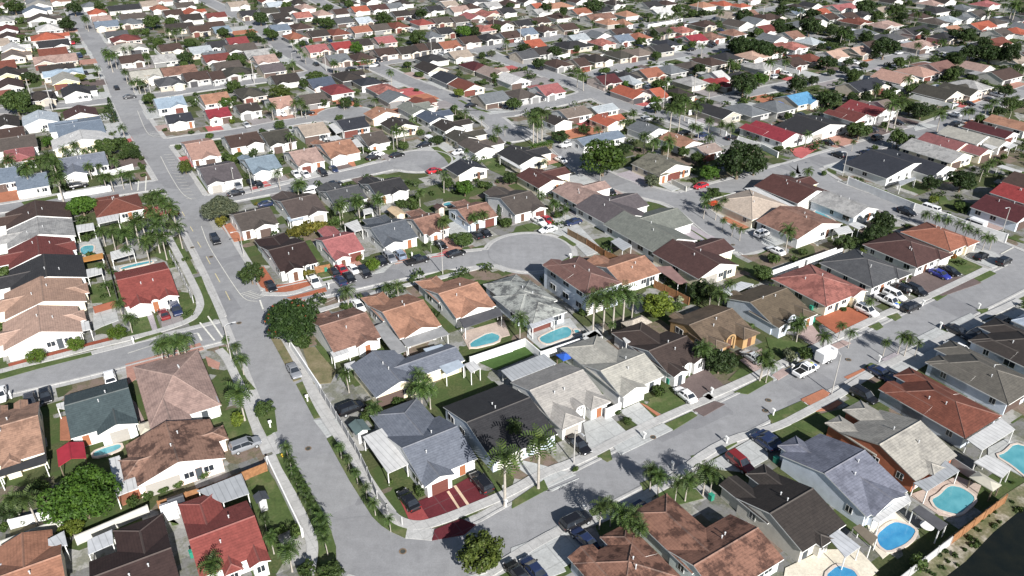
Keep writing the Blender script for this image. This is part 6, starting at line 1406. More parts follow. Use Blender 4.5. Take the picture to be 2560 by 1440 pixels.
('B',168.92,382.27,7.7,'dark',(36,1,3)),
('B',215.50,393.22,7.1,'dark',(36,6,11)),
('P',198.88,432.29,6.0,'',(36,0,8)),
('B',239.24,439.59,7.4,'dark',(36,7,11)),
('B',211.74,439.67,6.5,'dark',(36,1,11)),
('B',218.01,368.58,7.4,'dark',(36,8,11)),
('B',141.85,366.15,5.5,'dark',(35,3,13)),
('P',195.94,364.87,5.0,'',(36,5,8)),
('P',155.67,379.64,6.0,'',(35,3,5)),
('B',228.72,449.04,5.7,'dark',(36,4,11)),
('P',181.17,356.43,5.0,'',(36,3,8)),
('B',191.86,324.80,4.9,'lime',(37,0,1)),
('K',-13.83,307.19,2.4,'dark',(29,1,2)),
('K',172.83,313.92,2.2,'dark',(37,3,5)),
('K',-36.45,297.02,2.1,'mid',(29,0,1)),
('K',-263.07,485.79,3.1,'',(5,3,8)),
('K',-114.86,486.75,2.7,'',(27,1,3)),
('B',154.64,410.16,6.6,'',(35,0,4)),
('B',-138.19,375.82,4.4,'',(26,1,2)),
('K',-245.21,423.15,2.1,'',(5,2,8)),
('K',-215.70,397.97,2.2,'',(5,4,8)),
('K',-102.17,284.07,3.1,'',(20,0,3)),
('K',144.40,285.53,2.4,'',(37,1,6)),
('K',-80.41,244.58,3.1,'dark',(19,1,3)),
('B',-105.62,295.19,7.2,'',(20,1,3)),
('K',-58.95,260.17,3.1,'mid',(19,1,2)),
('K',106.64,359.55,2.2,'dark',(33,5,6)),
('B',137.62,280.75,5.5,'',(24,2,3)),
('K',34.56,272.74,2.6,'mid',(33,0,8)),
('K',152.34,347.70,2.3,'mid',(35,6,7)),
('K',-46.57,382.54,2.2,'mid',(28,1,2)),
('K',-132.51,221.14,2.0,'',(4,0,4)),
('P',-46.90,304.29,5.5,'',(29,0,1)),
('P',157.14,372.97,5.1,'',(35,4,5)),
('K',210.15,409.26,3.2,'',(36,7,13)),
('K',155.38,435.49,2.5,'dark',(35,1,5)),
('B',-103.13,351.18,4.2,'dark',(28,0,1)),
('K',-154.78,320.79,2.5,'mid',(6,0,1)),
('P',148.78,293.18,5.8,'',(37,1,4)),
('K',146.31,221.55,2.7,'',(25,8,9)),
('K',210.02,367.54,2.1,'dark',(36,3,5)),
('K',79.41,345.96,2.5,'mid',(33,4,8)),
('K',186.51,303.28,1.8,'',(37,3,6)),
('B',147.05,371.11,4.1,'',(35,2,4)),
('K',13.86,439.83,1.8,'',(31,1,2)),
('P',26.78,240.06,3.6,'',(22,0,10)),
('B',-141.79,395.15,6.5,'mid',(6,2,3)),
('K',74.71,308.17,2.3,'dark',(33,0,6)),
('K',73.70,437.46,3.1,'',(34,2,13)),
('B',60.75,376.61,5.9,'',(33,0,6)),
('B',118.60,231.37,7.4,'mid',(23,0,1)),
('K',93.93,433.56,1.8,'',(34,6,13)),
('B',-59.13,274.01,5.5,'dark',(20,0,1)),
('K',152.97,470.74,3.2,'',(34,12,13)),
('B',-242.59,418.82,5.2,'mid',(5,1,4)),
('P',110.88,275.54,5.7,'dark',(24,4,6)),
('K',-20.73,272.41,2.7,'dark',(29,0,2)),
('P',181.83,278.60,3.1,'',(25,1,2)),
('K',225.26,355.09,2.1,'',(37,5,6)),
('K',45.73,368.67,2.2,'mid',(32,0,2)),
('K',239.98,470.31,2.6,'',(36,8,13)),
('P',71.34,384.82,4.0,'',(33,2,9)),
('B',113.66,375.46,5.0,'',(33,5,6)),
('K',115.08,459.85,2.6,'',(34,7,13)),
('B',-127.68,393.54,5.0,'mid',(27,0,4)),
('K',-29.54,244.17,2.9,'',(21,0,5)),
('B',8.43,264.36,4.6,'dark',(29,0,1)),
('K',80.65,368.47,3.0,'',(33,2,11)),
('K',-104.36,419.27,1.6,'',(27,0,3)),
('K',-11.30,307.00,3.1,'',(29,3,6)),
('B',99.64,449.96,6.6,'',(34,1,4)),
('K',104.72,263.76,2.8,'dark',(24,0,3)),
('K',172.09,444.53,2.9,'dark',(35,2,5)),
('P',-165.34,314.01,4.8,'dark',(6,0,12)),
('K',-101.77,294.12,3.0,'dark',(20,0,3)),
('K',102.50,355.53,2.6,'dark',(33,4,6)),
('B',-138.96,334.64,3.7,'',(26,0,2)),
('K',157.09,277.01,2.8,'',(25,3,9)),
('P',-5.41,229.51,4.2,'dark',(21,2,5)),
('K',116.36,297.90,1.9,'mid',(35,2,7)),
('K',21.75,349.11,1.9,'dark',(32,0,2)),
('K',40.50,480.46,2.4,'mid',(30,1,2)),
('K',195.72,386.03,2.5,'',(36,6,13)),
('P',-32.72,251.42,3.4,'',(19,3,4)),
('K',68.69,276.33,1.7,'dark',(33,1,6)),
('P',85.41,281.35,4.7,'',(35,0,5)),
('B',109.98,239.57,7.3,'mid',(24,0,2)),
('B',-104.80,465.83,6.5,'mid',(27,2,4)),
('K',160.95,298.46,3.2,'mid',(37,1,4)),
('K',156.87,329.35,2.3,'',(37,0,6)),
('K',112.36,273.63,2.8,'dark',(24,1,3)),
('B',-77.87,309.48,7.0,'',(20,2,3)),
('P',155.47,437.66,6.0,'dark',(35,2,5)),
('K',136.94,221.70,2.1,'',(25,4,9)),
('B',-98.16,374.61,4.5,'mid',(28,0,1)),
('K',-21.33,455.10,1.7,'mid',(30,0,2)),
('B',40.90,220.72,4.2,'',(22,0,1)),
('B',135.25,310.21,4.9,'',(35,3,4)),
('P',36.28,247.47,3.8,'dark',(22,2,10)),
('K',-68.24,395.08,2.8,'dark',(28,0,2)),
('K',-148.46,320.33,2.3,'',(6,4,8)),
('K',-50.37,366.29,2.7,'dark',(28,1,2)),
('B',138.84,288.29,4.4,'',(37,0,5)),
('K',71.53,341.23,2.2,'mid',(33,3,8)),
('K',-11.18,311.49,1.9,'',(29,4,6)),
('K',152.70,299.79,2.8,'',(37,2,6)),
('K',186.79,318.25,2.0,'dark',(37,4,5)),
('K',147.64,385.37,2.2,'',(35,2,9)),
('B',92.63,459.70,7.3,'mid',(34,0,2)),
('K',126.72,376.23,3.1,'mid',(35,0,7)),
('P',199.47,386.62,3.7,'',(36,4,8)),
('K',222.32,397.66,1.8,'',(36,10,13)),
('K',-100.84,341.81,2.1,'',(26,5,6)),
('K',84.75,281.20,3.1,'',(35,0,9)),
('K',52.11,332.22,2.3,'',(32,4,6)),
('P',84.22,353.00,5.3,'mid',(33,5,9)),
('P',76.14,391.17,4.5,'mid',(33,4,9)),
('P',-48.30,272.38,3.7,'dark',(20,5,6)),
('K',202.00,433.95,2.9,'',(36,4,13)),
('P',46.37,222.04,5.8,'mid',(22,5,10)),
('K',169.24,268.46,3.2,'dark',(25,0,2)),
('P',-59.01,362.66,3.9,'dark',(28,11,12)),
('K',91.40,459.26,2.3,'',(34,4,13)),
('K',126.35,394.03,2.2,'',(34,11,13)),
('B',56.35,297.82,6.7,'',(33,1,6)),
('B',28.91,395.61,4.7,'dark',(31,2,3)),
('P',208.26,323.50,3.1,'',(37,0,1)),
('P',-2.34,363.07,5.3,'',(31,0,1)),
('B',283.26,490.19,6.4,'mid',(36,1,2)),
('P',211.48,425.38,3.4,'mid',(36,1,8)),
('B',163.53,495.76,7.3,'dark',(34,3,9)),
('K',59.55,341.54,2.2,'',(32,5,6)),
('B',177.88,314.56,6.9,'dark',(37,1,5)),
('K',229.97,420.78,2.1,'',(36,9,13)),
('K',183.53,297.68,2.9,'mid',(37,2,4)),
('K',84.85,322.91,2.3,'dark',(33,2,6)),
('K',-147.00,354.88,1.8,'',(26,0,6)),
('B',-168.63,269.69,4.4,'mid',(4,0,5)),
('B',178.78,405.86,6.6,'dark',(36,0,11)),
('P',204.48,314.24,5.2,'dark',(37,3,4)),
('B',-131.30,279.75,5.6,'',(20,0,3)),
('K',167.36,404.10,1.7,'dark',(35,3,5)),
('B',190.32,338.79,5.0,'mid',(37,1,3)),
('K',-73.88,267.21,2.2,'mid',(20,2,3)),
('K',-144.46,274.47,2.2,'mid',(4,1,3)),
('B',109.18,491.17,5.7,'',(34,2,4)),
('B',287.43,459.87,5.6,'dark',(36,10,11)),
('P',90.53,231.76,4.4,'dark',(24,3,6)),
('K',24.21,319.28,2.4,'dark',(32,1,2)),
('K',-35.15,283.70,1.6,'',(29,0,6)),
('K',186.59,488.22,3.1,'',(35,3,9)),
('K',-110.02,220.97,2.1,'mid',(4,2,3)),
('B',121.05,396.08,5.7,'',(34,3,4)),
('K',-77.82,223.50,2.8,'dark',(19,0,3)),
('B',77.27,296.77,4.0,'',(33,2,6)),
('K',-125.78,220.63,1.8,'mid',(4,0,3)),
('K',82.98,464.79,1.7,'mid',(34,1,3)),
('K',83.75,482.81,1.6,'',(34,3,13)),
('K',-61.30,280.95,1.7,'dark',(20,2,3)),
('P',68.27,397.25,4.7,'',(33,1,9)),
('B',-165.43,374.36,6.3,'',(6,0,1)),
('K',127.43,414.70,2.9,'',(34,9,13)),
('K',123.77,289.47,1.8,'',(35,6,9)),
('B',91.90,326.29,5.7,'',(33,3,6)),
('B',-165.53,266.53,5.3,'mid',(4,1,5)),
('K',171.35,444.88,3.0,'mid',(35,3,7)),
('K',-41.98,225.23,2.9,'',(19,6,8)),
('K',-151.77,483.91,2.1,'mid',(27,1,2)),
('P',133.52,284.29,3.5,'mid',(24,5,6)),
('P',59.71,299.02,4.1,'mid',(33,3,9)),
('P',275.88,458.16,5.2,'',(36,7,8)),
('P',52.57,273.87,3.2,'',(33,0,1)),
('K',159.65,328.78,1.8,'dark',(37,1,5)),
('K',104.73,390.50,3.2,'dark',(33,3,6)),
('K',69.75,283.59,2.4,'',(33,9,11)),
('K',235.38,371.00,2.7,'',(36,11,13)),
('B',-288.03,459.20,4.9,'mid',(5,0,4)),
('K',77.23,320.95,2.5,'',(33,8,11)),
('K',83.79,370.97,2.2,'',(33,3,11)),
('K',214.37,329.98,2.9,'mid',(37,3,4)),
('K',181.32,279.15,2.2,'dark',(25,1,2)),
('K',-181.13,399.17,2.1,'dark',(6,0,2)),
('K',75.28,312.48,2.8,'',(33,7,11)),
('K',95.05,334.62,2.5,'mid',(33,6,8)),
('K',81.63,229.09,2.6,'',(24,1,3)),
('K',33.69,241.00,2.4,'',(22,0,4)),
('B',53.79,410.91,4.6,'mid',(33,0,6)),
('B',-179.11,424.30,5.4,'mid',(6,0,3)),
('B',183.00,311.18,4.2,'mid',(37,2,3)),
('K',151.12,373.52,1.8,'mid',(35,4,7)),
('K',208.82,475.58,2.0,'',(36,1,13)),
('B',-128.97,467.94,7.1,'',(27,0,1)),
('K',150.46,230.13,2.9,'',(25,7,9)),
('K',-96.71,384.87,2.7,'',(28,0,2)),
('K',66.83,313.78,2.6,'',(33,1,11)),
('K',-95.77,310.62,2.2,'dark',(20,1,3)),
('K',195.84,455.60,2.1,'dark',(36,0,5)),
('K',-228.23,376.83,3.1,'mid',(5,1,3)),
('K',-243.53,445.35,2.8,'dark',(5,1,2)),
('B',193.30,345.61,5.0,'',(37,4,5)),
('K',-89.29,229.69,2.3,'mid',(19,0,2)),
('K',66.96,434.49,1.9,'mid',(34,0,3)),
('K',65.53,475.95,1.9,'',(34,0,13)),
('B',31.08,494.02,5.3,'dark',(30,1,3)),
('K',68.16,470.07,2.5,'',(34,1,13)),
('B',-121.58,224.85,7.2,'',(4,0,1)),
('K',64.49,408.87,2.3,'mid',(33,1,8)),
('B',140.54,273.79,4.5,'',(25,0,2)),
('B',234.23,492.86,4.0,'',(36,0,2)),
('K',-121.51,335.74,2.3,'',(26,1,6)),
('K',134.34,310.66,2.5,'',(35,8,9)),
('B',128.85,281.82,5.2,'dark',(24,0,1)),
('B',-236.41,469.15,7.3,'mid',(5,3,4)),
('K',-68.75,395.20,2.5,'mid',(28,0,2)),
('B',-44.28,333.99,4.1,'',(29,0,2)),
('B',142.42,396.27,4.7,'mid',(35,0,3)),
('K',-138.47,392.69,3.1,'',(6,7,8)),
('K',108.81,315.77,3.0,'dark',(35,0,5)),
('K',-12.15,463.59,2.8,'',(30,0,1)),
('B',212.34,331.17,3.7,'dark',(37,4,5)),
('K',219.82,478.58,1.6,'',(36,2,13)),
('B',5.48,361.80,6.4,'dark',(31,1,3)),
('K',-12.46,302.18,2.1,'',(29,2,6)),
('B',-208.76,383.85,3.8,'mid',(5,2,4)),
('K',306.75,494.19,2.7,'',(36,12,13)),
('K',99.87,288.02,2.8,'',(35,1,9)),
('K',-163.99,456.80,3.0,'dark',(6,1,2)),
('K',-79.08,246.10,1.7,'dark',(19,2,3)),
('K',142.22,276.96,2.8,'',(25,0,9)),
('K',154.60,378.57,2.6,'',(35,4,9)),
('K',94.30,402.71,2.7,'',(33,6,11)),
('K',110.73,333.50,1.7,'mid',(33,7,8)),
('B',37.85,320.25,5.5,'',(32,0,1)),
('K',128.64,282.15,1.7,'dark',(24,2,3)),
('K',-83.71,283.09,2.2,'',(20,1,3)),
('K',-164.12,352.27,2.0,'',(6,2,8)),
('K',-197.91,401.11,2.9,'',(5,7,8)),
('B',-100.53,489.99,4.7,'dark',(27,2,3)),
('K',-113.88,248.49,1.7,'mid',(20,0,3)),
('K',83.71,355.25,1.8,'',(33,5,11)),
('K',178.45,405.54,2.2,'',(36,0,13)),
('K',157.27,389.52,2.7,'mid',(35,5,7)),
('B',156.84,410.06,4.8,'',(35,1,4)),
('B',137.59,315.36,6.4,'mid',(35,2,3)),
('K',46.73,360.56,2.5,'mid',(32,1,2)),
('B',140.74,425.37,5.9,'dark',(34,2,9)),
('K',139.17,315.95,2.6,'mid',(37,0,4)),
('B',-33.09,229.62,3.9,'',(19,0,1)),
('K',205.32,444.53,1.8,'dark',(36,1,5)),
('K',243.87,424.81,1.9,'dark',(36,4,5)),
('K',57.27,299.25,3.2,'',(33,0,11)),
('B',166.21,448.08,4.7,'dark',(35,2,13)),
('K',156.55,302.67,3.0,'dark',(37,2,5)),
('B',162.29,331.60,6.7,'',(37,1,5)),
('B',75.70,447.32,4.6,'',(34,0,4)),
('B',236.33,487.57,4.3,'',(36,1,2)),
('K',190.81,436.26,1.9,'mid',(36,0,3)),
('B',156.88,255.71,4.1,'',(25,1,2)),
('K',55.29,272.52,1.8,'mid',(33,2,8)),
('B',106.47,369.93,7.0,'',(33,4,6)),
('K',-55.82,276.35,2.4,'',(20,2,3)),
('K',16.02,311.61,2.2,'',(32,1,6)),
('K',81.85,419.42,2.4,'mid',(34,2,3)),
('K',157.74,327.65,1.8,'dark',(37,0,5)),
('K',-104.14,245.57,2.1,'mid',(20,1,3)),
('K',165.57,394.86,3.0,'',(35,7,9)),
('K',-210.52,384.36,2.4,'mid',(5,2,3)),
('K',163.72,402.44,1.7,'',(35,5,9)),
('K',166.95,266.71,2.3,'',(25,5,9)),
('B',110.04,244.15,5.5,'',(24,1,3)),
('K',-188.91,290.41,2.8,'mid',(5,0,3)),
('B',-37.68,318.70,3.7,'',(29,1,2)),
('B',-139.86,339.71,7.3,'dark',(26,0,1)),
('K',168.99,268.25,1.8,'',(25,6,9)),
('B',175.52,270.81,6.6,'mid',(25,1,2)),
('K',102.14,366.11,1.7,'',(33,10,11)),
('B',-19.18,399.35,7.4,'dark',(31,0,3)),
('K',92.94,467.73,3.2,'',(34,5,13)),
('K',37.81,220.46,3.2,'',(22,2,4)),
('K',26.25,258.14,2.3,'mid',(22,0,1)),
('B',191.36,344.27,6.0,'',(37,3,5)),
('K',-111.83,222.79,2.3,'',(4,1,4)),
('B',249.41,465.38,5.6,'dark',(36,5,11)),
('B',93.96,260.01,3.8,'',(24,0,3)),
('K',134.98,427.36,1.7,'',(34,10,13)),
('K',-191.67,310.63,3.0,'dark',(5,0,2)),
('K',127.45,284.64,1.8,'dark',(35,4,5)),
('K',-135.58,419.05,2.5,'mid',(27,0,2)),
('K',229.24,498.57,3.0,'',(36,3,13)),
('K',119.56,400.38,2.9,'',(34,8,13)),
('K',-111.84,337.19,2.2,'',(26,4,6)),
('B',272.83,438.24,3.6,'dark',(36,9,11)),
('B',-13.21,350.98,3.7,'mid',(31,0,3)),
('K',135.51,242.77,1.9,'',(25,2,9)),
('K',100.00,285.82,3.0,'mid',(35,1,7)),
('B',149.92,292.79,5.4,'',(37,2,5)),
('K',54.39,363.78,3.1,'',(32,3,6)),
('K',224.14,449.46,1.7,'',(36,5,13)),
('K',205.60,374.25,2.1,'dark',(36,2,5)),
('K',208.82,334.67,1.7,'',(37,4,6)),
('K',281.68,499.14,3.1,'mid',(36,1,3)),
('K',238.82,376.20,2.0,'mid',(36,2,3)),
]
CARS=[
('suv',-40.83,92.51,0.58,'grey',(1,0,1)),
('sedan',-78.04,105.10,-0.99,'black',(1,0,1)),
('sedan',-79.82,103.65,-0.99,'charcoal',(1,0,1)),
('sedan',-85.61,105.28,-1.05,'white',(1,0,1)),
('suv',-26.22,101.52,0.61,'black',(7,0,2)),
('sedan',-14.49,80.96,2.16,'black',(7,0,1)),
('suv',-4.42,84.41,2.13,'black',(7,1,2)),
('sedan',10.32,92.66,-1.01,'black',(8,0,1)),
('sedan',29.02,105.28,2.09,'white',(9,0,1)),
('suv',8.69,76.97,0.55,'black',(12,0,1)),
('sedan',9.61,73.79,2.15,'navy',(12,1,3)),
('sedan',2.79,68.85,2.15,'navy',(12,0,3)),
('sedan',0.67,68.23,2.14,'black',(12,0,1)),
('suv',33.92,88.62,-1.05,'darkred',(11,0,1)),
('sedan',38.85,93.44,2.11,'navy',(11,0,2)),
('sedan',18.52,78.56,-0.97,'navy',(12,2,3)),
('suv',58.79,104.92,-1.03,'black',(11,0,1)),
('sedan',39.97,93.75,-1.01,'navy',(11,1,2)),
('suv',-69.47,164.93,-1.04,'black',(3,0,1)),
('suv',-66.60,132.94,-1.00,'navy',(2,0,1)),
('sedan',-68.49,131.41,2.16,'darkred',(2,0,1)),
('suv',-69.44,110.03,2.12,'white',(1,0,1)),
('sedan',-105.68,143.04,2.10,'navy',(2,0,1)),
('sedan',-50.45,142.69,-1.03,'black',(15,0,8)),
('pickup',-41.88,144.67,-1.05,'white',(15,0,1)),
('sedan',-38.51,148.99,2.12,'black',(15,1,8)),
('sedan',-36.99,150.10,-0.99,'red',(15,0,2)),
('sedan',-34.75,146.56,-1.03,'black',(15,2,8)),
('sedan',-34.74,150.53,2.15,'white',(15,0,3)),
('sedan',-36.46,145.08,2.17,'navy',(15,0,1)),
('suv',-31.82,148.68,-0.99,'black',(15,0,1)),
('sedan',-28.99,154.35,-1.05,'black',(15,3,8)),
('suv',-27.30,155.65,-1.02,'grey',(15,0,1)),
('suv',-25.42,157.31,2.09,'bluegrey',(15,0,1)),
('pickup',-20.99,154.35,0.55,'black',(15,0,1)),
('sedan',-12.68,157.98,0.55,'black',(15,5,8)),
('sedan',-16.60,162.44,-0.98,'black',(15,4,8)),
('sedan',-8.38,167.70,2.12,'black',(15,6,8)),
('sedan',-6.43,168.96,-1.01,'black',(15,7,8)),
('sedan',-30.69,134.51,-1.04,'white',(14,0,1)),
('sedan',-29.35,137.44,-0.99,'charcoal',(14,0,1)),
('sedan',-38.19,112.21,-1.05,'grey',(7,0,1)),
('sedan',8.67,170.85,3.68,'white',(15,2,3)),
('sedan',6.73,175.67,-1.00,'white',(15,1,3)),
('sedan',8.72,176.31,-1.03,'red',(15,1,2)),
('sedan',29.42,187.65,3.72,'black',(16,1,3)),
('pickup',39.25,176.71,0.56,'black',(16,0,1)),
('sedan',43.21,116.55,2.10,'silver',(9,0,1)),
('suv',59.69,168.44,0.59,'white',(17,0,1)),
('sedan',15.06,175.11,3.69,'navy',(16,0,1)),
('suv',106.61,183.06,-0.97,'white',(23,1,2)),
('van',112.84,173.93,2.12,'white',(23,0,1)),
('sedan',99.71,181.04,-1.00,'black',(17,0,1)),
('sedan',60.17,159.33,2.13,'white',(17,0,1)),
('sedan',92.15,148.07,-1.05,'blue',(10,0,1)),
('sedan',95.00,149.48,-1.05,'black',(10,0,2)),
('pickup',76.17,136.36,-0.99,'white',(10,0,1)),
('suv',70.26,132.69,-0.99,'white',(10,0,2)),
('suv',78.43,138.81,-1.00,'white',(10,1,2)),
('suv',80.67,141.78,2.10,'black',(10,0,2)),
('suv',83.73,140.76,-1.04,'black',(10,1,2)),
('suv',79.68,133.98,0.56,'black',(13,0,3)),
('sedan',105.55,156.64,0.61,'black',(10,1,2)),
('suv',109.21,154.02,0.61,'black',(23,1,2)),
('suv',94.86,128.91,0.57,'black',(13,2,3)),
('sedan',81.62,119.45,2.13,'white',(13,0,1)),
('sedan',65.21,109.83,2.12,'navy',(13,1,2)),
('sedan',64.37,111.41,-1.02,'navy',(13,0,2)),
('pickup',51.57,112.41,0.61,'white',(9,0,1)),
('trailer',56.26,116.13,0.57,'white',(9,0,1)),
('suv',86.60,123.42,3.68,'black',(13,1,3)),
('sedan',84.53,125.29,-0.99,'black',(13,0,1)),
('suv',-118.10,199.06,0.56,'black',(4,0,1)),
('sedan',-34.43,223.68,0.59,'black',(18,5,6)),
('sedan',-40.65,224.32,0.59,'white',(18,2,3)),
('sedan',-41.29,221.50,0.56,'black',(18,4,6)),
('sedan',-51.10,211.84,-1.03,'navy',(18,1,2)),
('suv',-53.63,208.65,-0.99,'black',(18,0,1)),
('sedan',-60.95,207.83,-1.03,'white',(18,0,3)),
('sedan',-58.20,207.64,-1.00,'white',(18,1,3)),
('sedan',-69.19,200.23,-1.05,'black',(18,2,6)),
('sedan',-71.64,201.12,-1.03,'black',(18,1,6)),
('suv',-74.65,198.77,-1.02,'grey',(18,0,1)),
('sedan',-73.50,193.64,0.58,'black',(18,0,6)),
('van',-53.58,194.59,0.56,'white',(18,0,1)),
('sedan',-48.64,200.41,0.59,'black',(18,3,6)),
('sedan',-63.22,186.44,0.56,'navy',(18,0,2)),
('sedan',-88.37,253.14,-0.98,'silver',(20,1,2)),
('sedan',-79.57,265.88,-0.97,'white',(20,0,1)),
('sedan',-71.08,267.02,0.57,'black',(20,1,2)),
('sedan',-22.09,210.55,0.55,'red',(18,0,1)),
('sedan',14.51,219.29,-0.98,'white',(22,0,1)),
('sedan',-14.50,276.37,0.59,'black',(29,0,2)),
('sedan',-3.08,274.65,-0.99,'black',(29,1,2)),
('sedan',-27.31,232.98,3.73,'black',(21,0,1)),
('van',-25.35,236.05,-1.00,'white',(21,0,1)),
('boat',16.96,232.23,0.58,'white',(22,0,1)),
('suv',24.12,197.32,0.57,'white',(22,0,1)),
('sedan',26.14,195.04,-1.03,'black',(16,0,3)),
('sedan',-15.99,226.33,3.72,'white',(21,0,1)),
('sedan',51.40,198.94,3.71,'red',(17,0,1)),
('suv',29.25,188.19,3.68,'black',(16,0,1)),
('sedan',30.43,186.86,2.11,'black',(16,2,3)),
('sedan',50.29,274.85,3.69,'white',(33,0,1)),
('sedan',55.66,244.84,3.71,'black',(22,0,1)),
('sedan',70.00,239.98,0.58,'black',(24,0,3)),
('suv',45.71,259.56,0.55,'silver',(33,0,1)),
('sedan',61.09,242.39,3.67,'navy',(22,0,1)),
('suv',97.92,223.61,2.11,'black',(23,0,2)),
('suv',116.26,239.82,0.54,'black',(24,0,1)),
('suv',147.01,253.14,3.70,'black',(25,0,1)),
('sedan',109.13,243.04,2.14,'black',(24,2,3)),
('suv',106.60,183.13,2.13,'white',(23,0,2)),
('sedan',99.94,182.12,-1.01,'black',(23,0,1)),
('suv',107.16,225.25,2.15,'navy',(23,0,1)),
('sedan',129.58,255.96,-0.99,'black',(25,0,2)),
('sedan',153.20,265.12,2.12,'white',(25,0,1)),
('suv',149.32,229.98,-1.00,'white',(25,0,1)),
('sedan',98.88,235.28,-0.98,'black',(24,1,3)),
('sedan',117.84,248.17,2.14,'charcoal',(24,1,2)),
('sedan',-152.59,300.33,2.16,'black',(6,1,2)),
('sedan',-141.95,287.37,0.54,'charcoal',(6,0,1)),
('sedan',-175.49,323.44,2.14,'black',(6,0,2)),
('suv',-192.44,353.73,-1.00,'navy',(5,0,1)),
('sedan',-209.19,381.28,2.12,'red',(5,0,1)),
('sedan',-84.02,338.71,2.14,'black',(28,0,4)),
('sedan',-57.67,346.08,0.61,'black',(28,3,4)),
('sedan',-91.08,396.06,0.54,'black',(28,1,4)),
('sedan',-59.22,335.84,3.71,'white',(29,0,2)),
('sedan',-21.36,360.08,0.55,'black',(31,0,2)),
('sedan',10.00,284.15,3.74,'charcoal',(29,1,2)),
('sedan',13.43,397.02,0.58,'black',(31,1,2)),
('sedan',11.44,331.61,2.15,'black',(32,0,2)),
('sedan',89.25,437.23,3.73,'black',(34,0,2)),
('sedan',53.54,349.10,3.72,'darkred',(32,0,1)),
('suv',94.85,377.74,-1.03,'black',(33,0,1)),
('sedan',85.28,284.15,3.71,'black',(35,0,2)),
('sedan',133.32,402.85,2.09,'black',(34,1,2)),
('suv',106.40,316.89,0.57,'silver',(35,0,1)),
('sedan',143.47,327.48,0.60,'white',(35,1,2)),
('sedan',167.93,341.62,0.53,'black',(37,0,1)),
('suv',193.20,355.30,-1.02,'white',(37,0,1)),
('sedan',158.74,276.87,0.59,'silver',(25,0,1)),
('sedan',175.24,360.08,0.57,'silver',(35,0,1)),
('suv',50.01,274.85,3.70,'white',(33,0,2)),
('sedan',82.42,366.63,3.74,'black',(33,0,6)),
('sedan',-67.40,330.23,0.56,'black',(28,2,4)),
('suv',-143.47,303.28,0.54,'black',(6,0,3)),
('sedan',99.92,264.13,-0.99,'charcoal',(24,0,2)),
('suv',-24.56,265.52,-0.99,'black',(21,0,1)),
('suv',-36.47,274.54,-0.99,'charcoal',(20,0,1)),
('sedan',-164.34,275.13,-0.99,'black',(4,0,1)),
('sedan',165.01,278.42,-0.99,'black',(25,1,2)),
('sedan',67.11,278.44,-0.99,'black',(33,2,6)),
('sedan',-89.73,279.57,-0.99,'black',(20,0,2)),
('sedan',175.11,283.70,-0.99,'charcoal',(25,0,1)),
('sedan',-59.66,284.26,-0.99,'charcoal',(20,0,1)),
('sedan',181.30,290.15,-0.99,'grey',(37,0,1)),
('sedan',86.45,293.51,-0.99,'grey',(33,0,1)),
('sedan',44.14,299.24,-0.99,'black',(32,1,2)),
('suv',51.83,297.42,-0.99,'charcoal',(33,0,1)),
('sedan',159.31,301.22,-0.99,'charcoal',(37,0,1)),
('sedan',52.51,305.54,-0.99,'silver',(32,1,2)),
('sedan',-138.70,307.12,-0.99,'grey',(26,0,2)),
('sedan',-110.79,304.06,-0.99,'silver',(20,0,2)),
('sedan',-194.67,308.08,-0.99,'black',(5,1,2)),
('sedan',72.52,316.30,-0.99,'black',(33,1,6)),
('sedan',-92.93,316.23,-0.99,'grey',(20,0,1)),
('sedan',-26.78,316.34,-0.99,'white',(29,1,2)),
('suv',112.07,320.79,-0.99,'white',(35,0,1)),
('sedan',-186.67,333.43,-0.99,'white',(5,1,2)),
('sedan',-99.50,331.78,-0.99,'grey',(26,1,2)),
('sedan',-141.82,334.29,-0.99,'black',(26,0,1)),
('suv',100.50,338.09,-0.99,'white',(33,1,2)),
('sedan',-57.92,338.14,-0.99,'charcoal',(29,0,2)),
('sedan',148.02,342.06,-0.99,'white',(35,0,2)),
('sedan',19.53,348.62,-0.99,'silver',(32,0,2)),
('suv',122.88,351.37,-0.99,'black',(35,0,1)),
('sedan',-31.60,357.32,-0.99,'silver',(28,0,1)),
('sedan',-23.10,360.89,-0.99,'grey',(31,0,1)),
('sedan',-202.65,363.94,-0.99,'white',(5,0,2)),
('sedan',146.54,369.26,-0.99,'black',(35,1,2)),
('sedan',92.48,374.29,-0.99,'black',(33,4,6)),
('sedan',59.87,375.56,-0.99,'navy',(33,0,1)),
('sedan',186.97,377.92,-0.99,'white',(36,0,1)),
('sedan',-98.15,380.76,-0.99,'charcoal',(28,0,1)),
('sedan',103.81,381.39,-0.99,'black',(33,5,6)),
('sedan',5.25,382.49,-0.99,'charcoal',(31,0,1)),
('sedan',-88.13,386.94,-0.99,'navy',(28,0,1)),
('suv',-78.21,391.00,-0.99,'silver',(28,0,2)),
('suv',-138.00,395.97,-0.99,'black',(6,2,3)),
('sedan',93.34,397.21,-0.99,'black',(33,3,6)),
('sedan',-245.62,396.92,-0.99,'black',(5,0,2)),
('suv',-151.11,397.36,-0.99,'black',(6,1,3)),
('sedan',34.67,403.17,-0.99,'white',(31,0,1)),
('sedan',-100.64,405.00,-0.99,'charcoal',(27,0,1)),
('suv',-51.25,408.84,-0.99,'silver',(28,1,2)),
('sedan',106.29,412.11,-0.99,'navy',(34,0,1)),
('suv',11.06,411.65,-0.99,'navy',(31,0,1)),
('sedan',-40.07,415.50,-0.99,'charcoal',(30,0,1)),
('sedan',-82.00,420.94,-0.99,'silver',(27,0,1)),
('suv',-22.25,423.21,-0.99,'grey',(31,0,1)),
('sedan',-242.73,425.19,-0.99,'grey',(5,0,1)),
('sedan',53.22,430.84,-0.99,'charcoal',(34,0,2)),
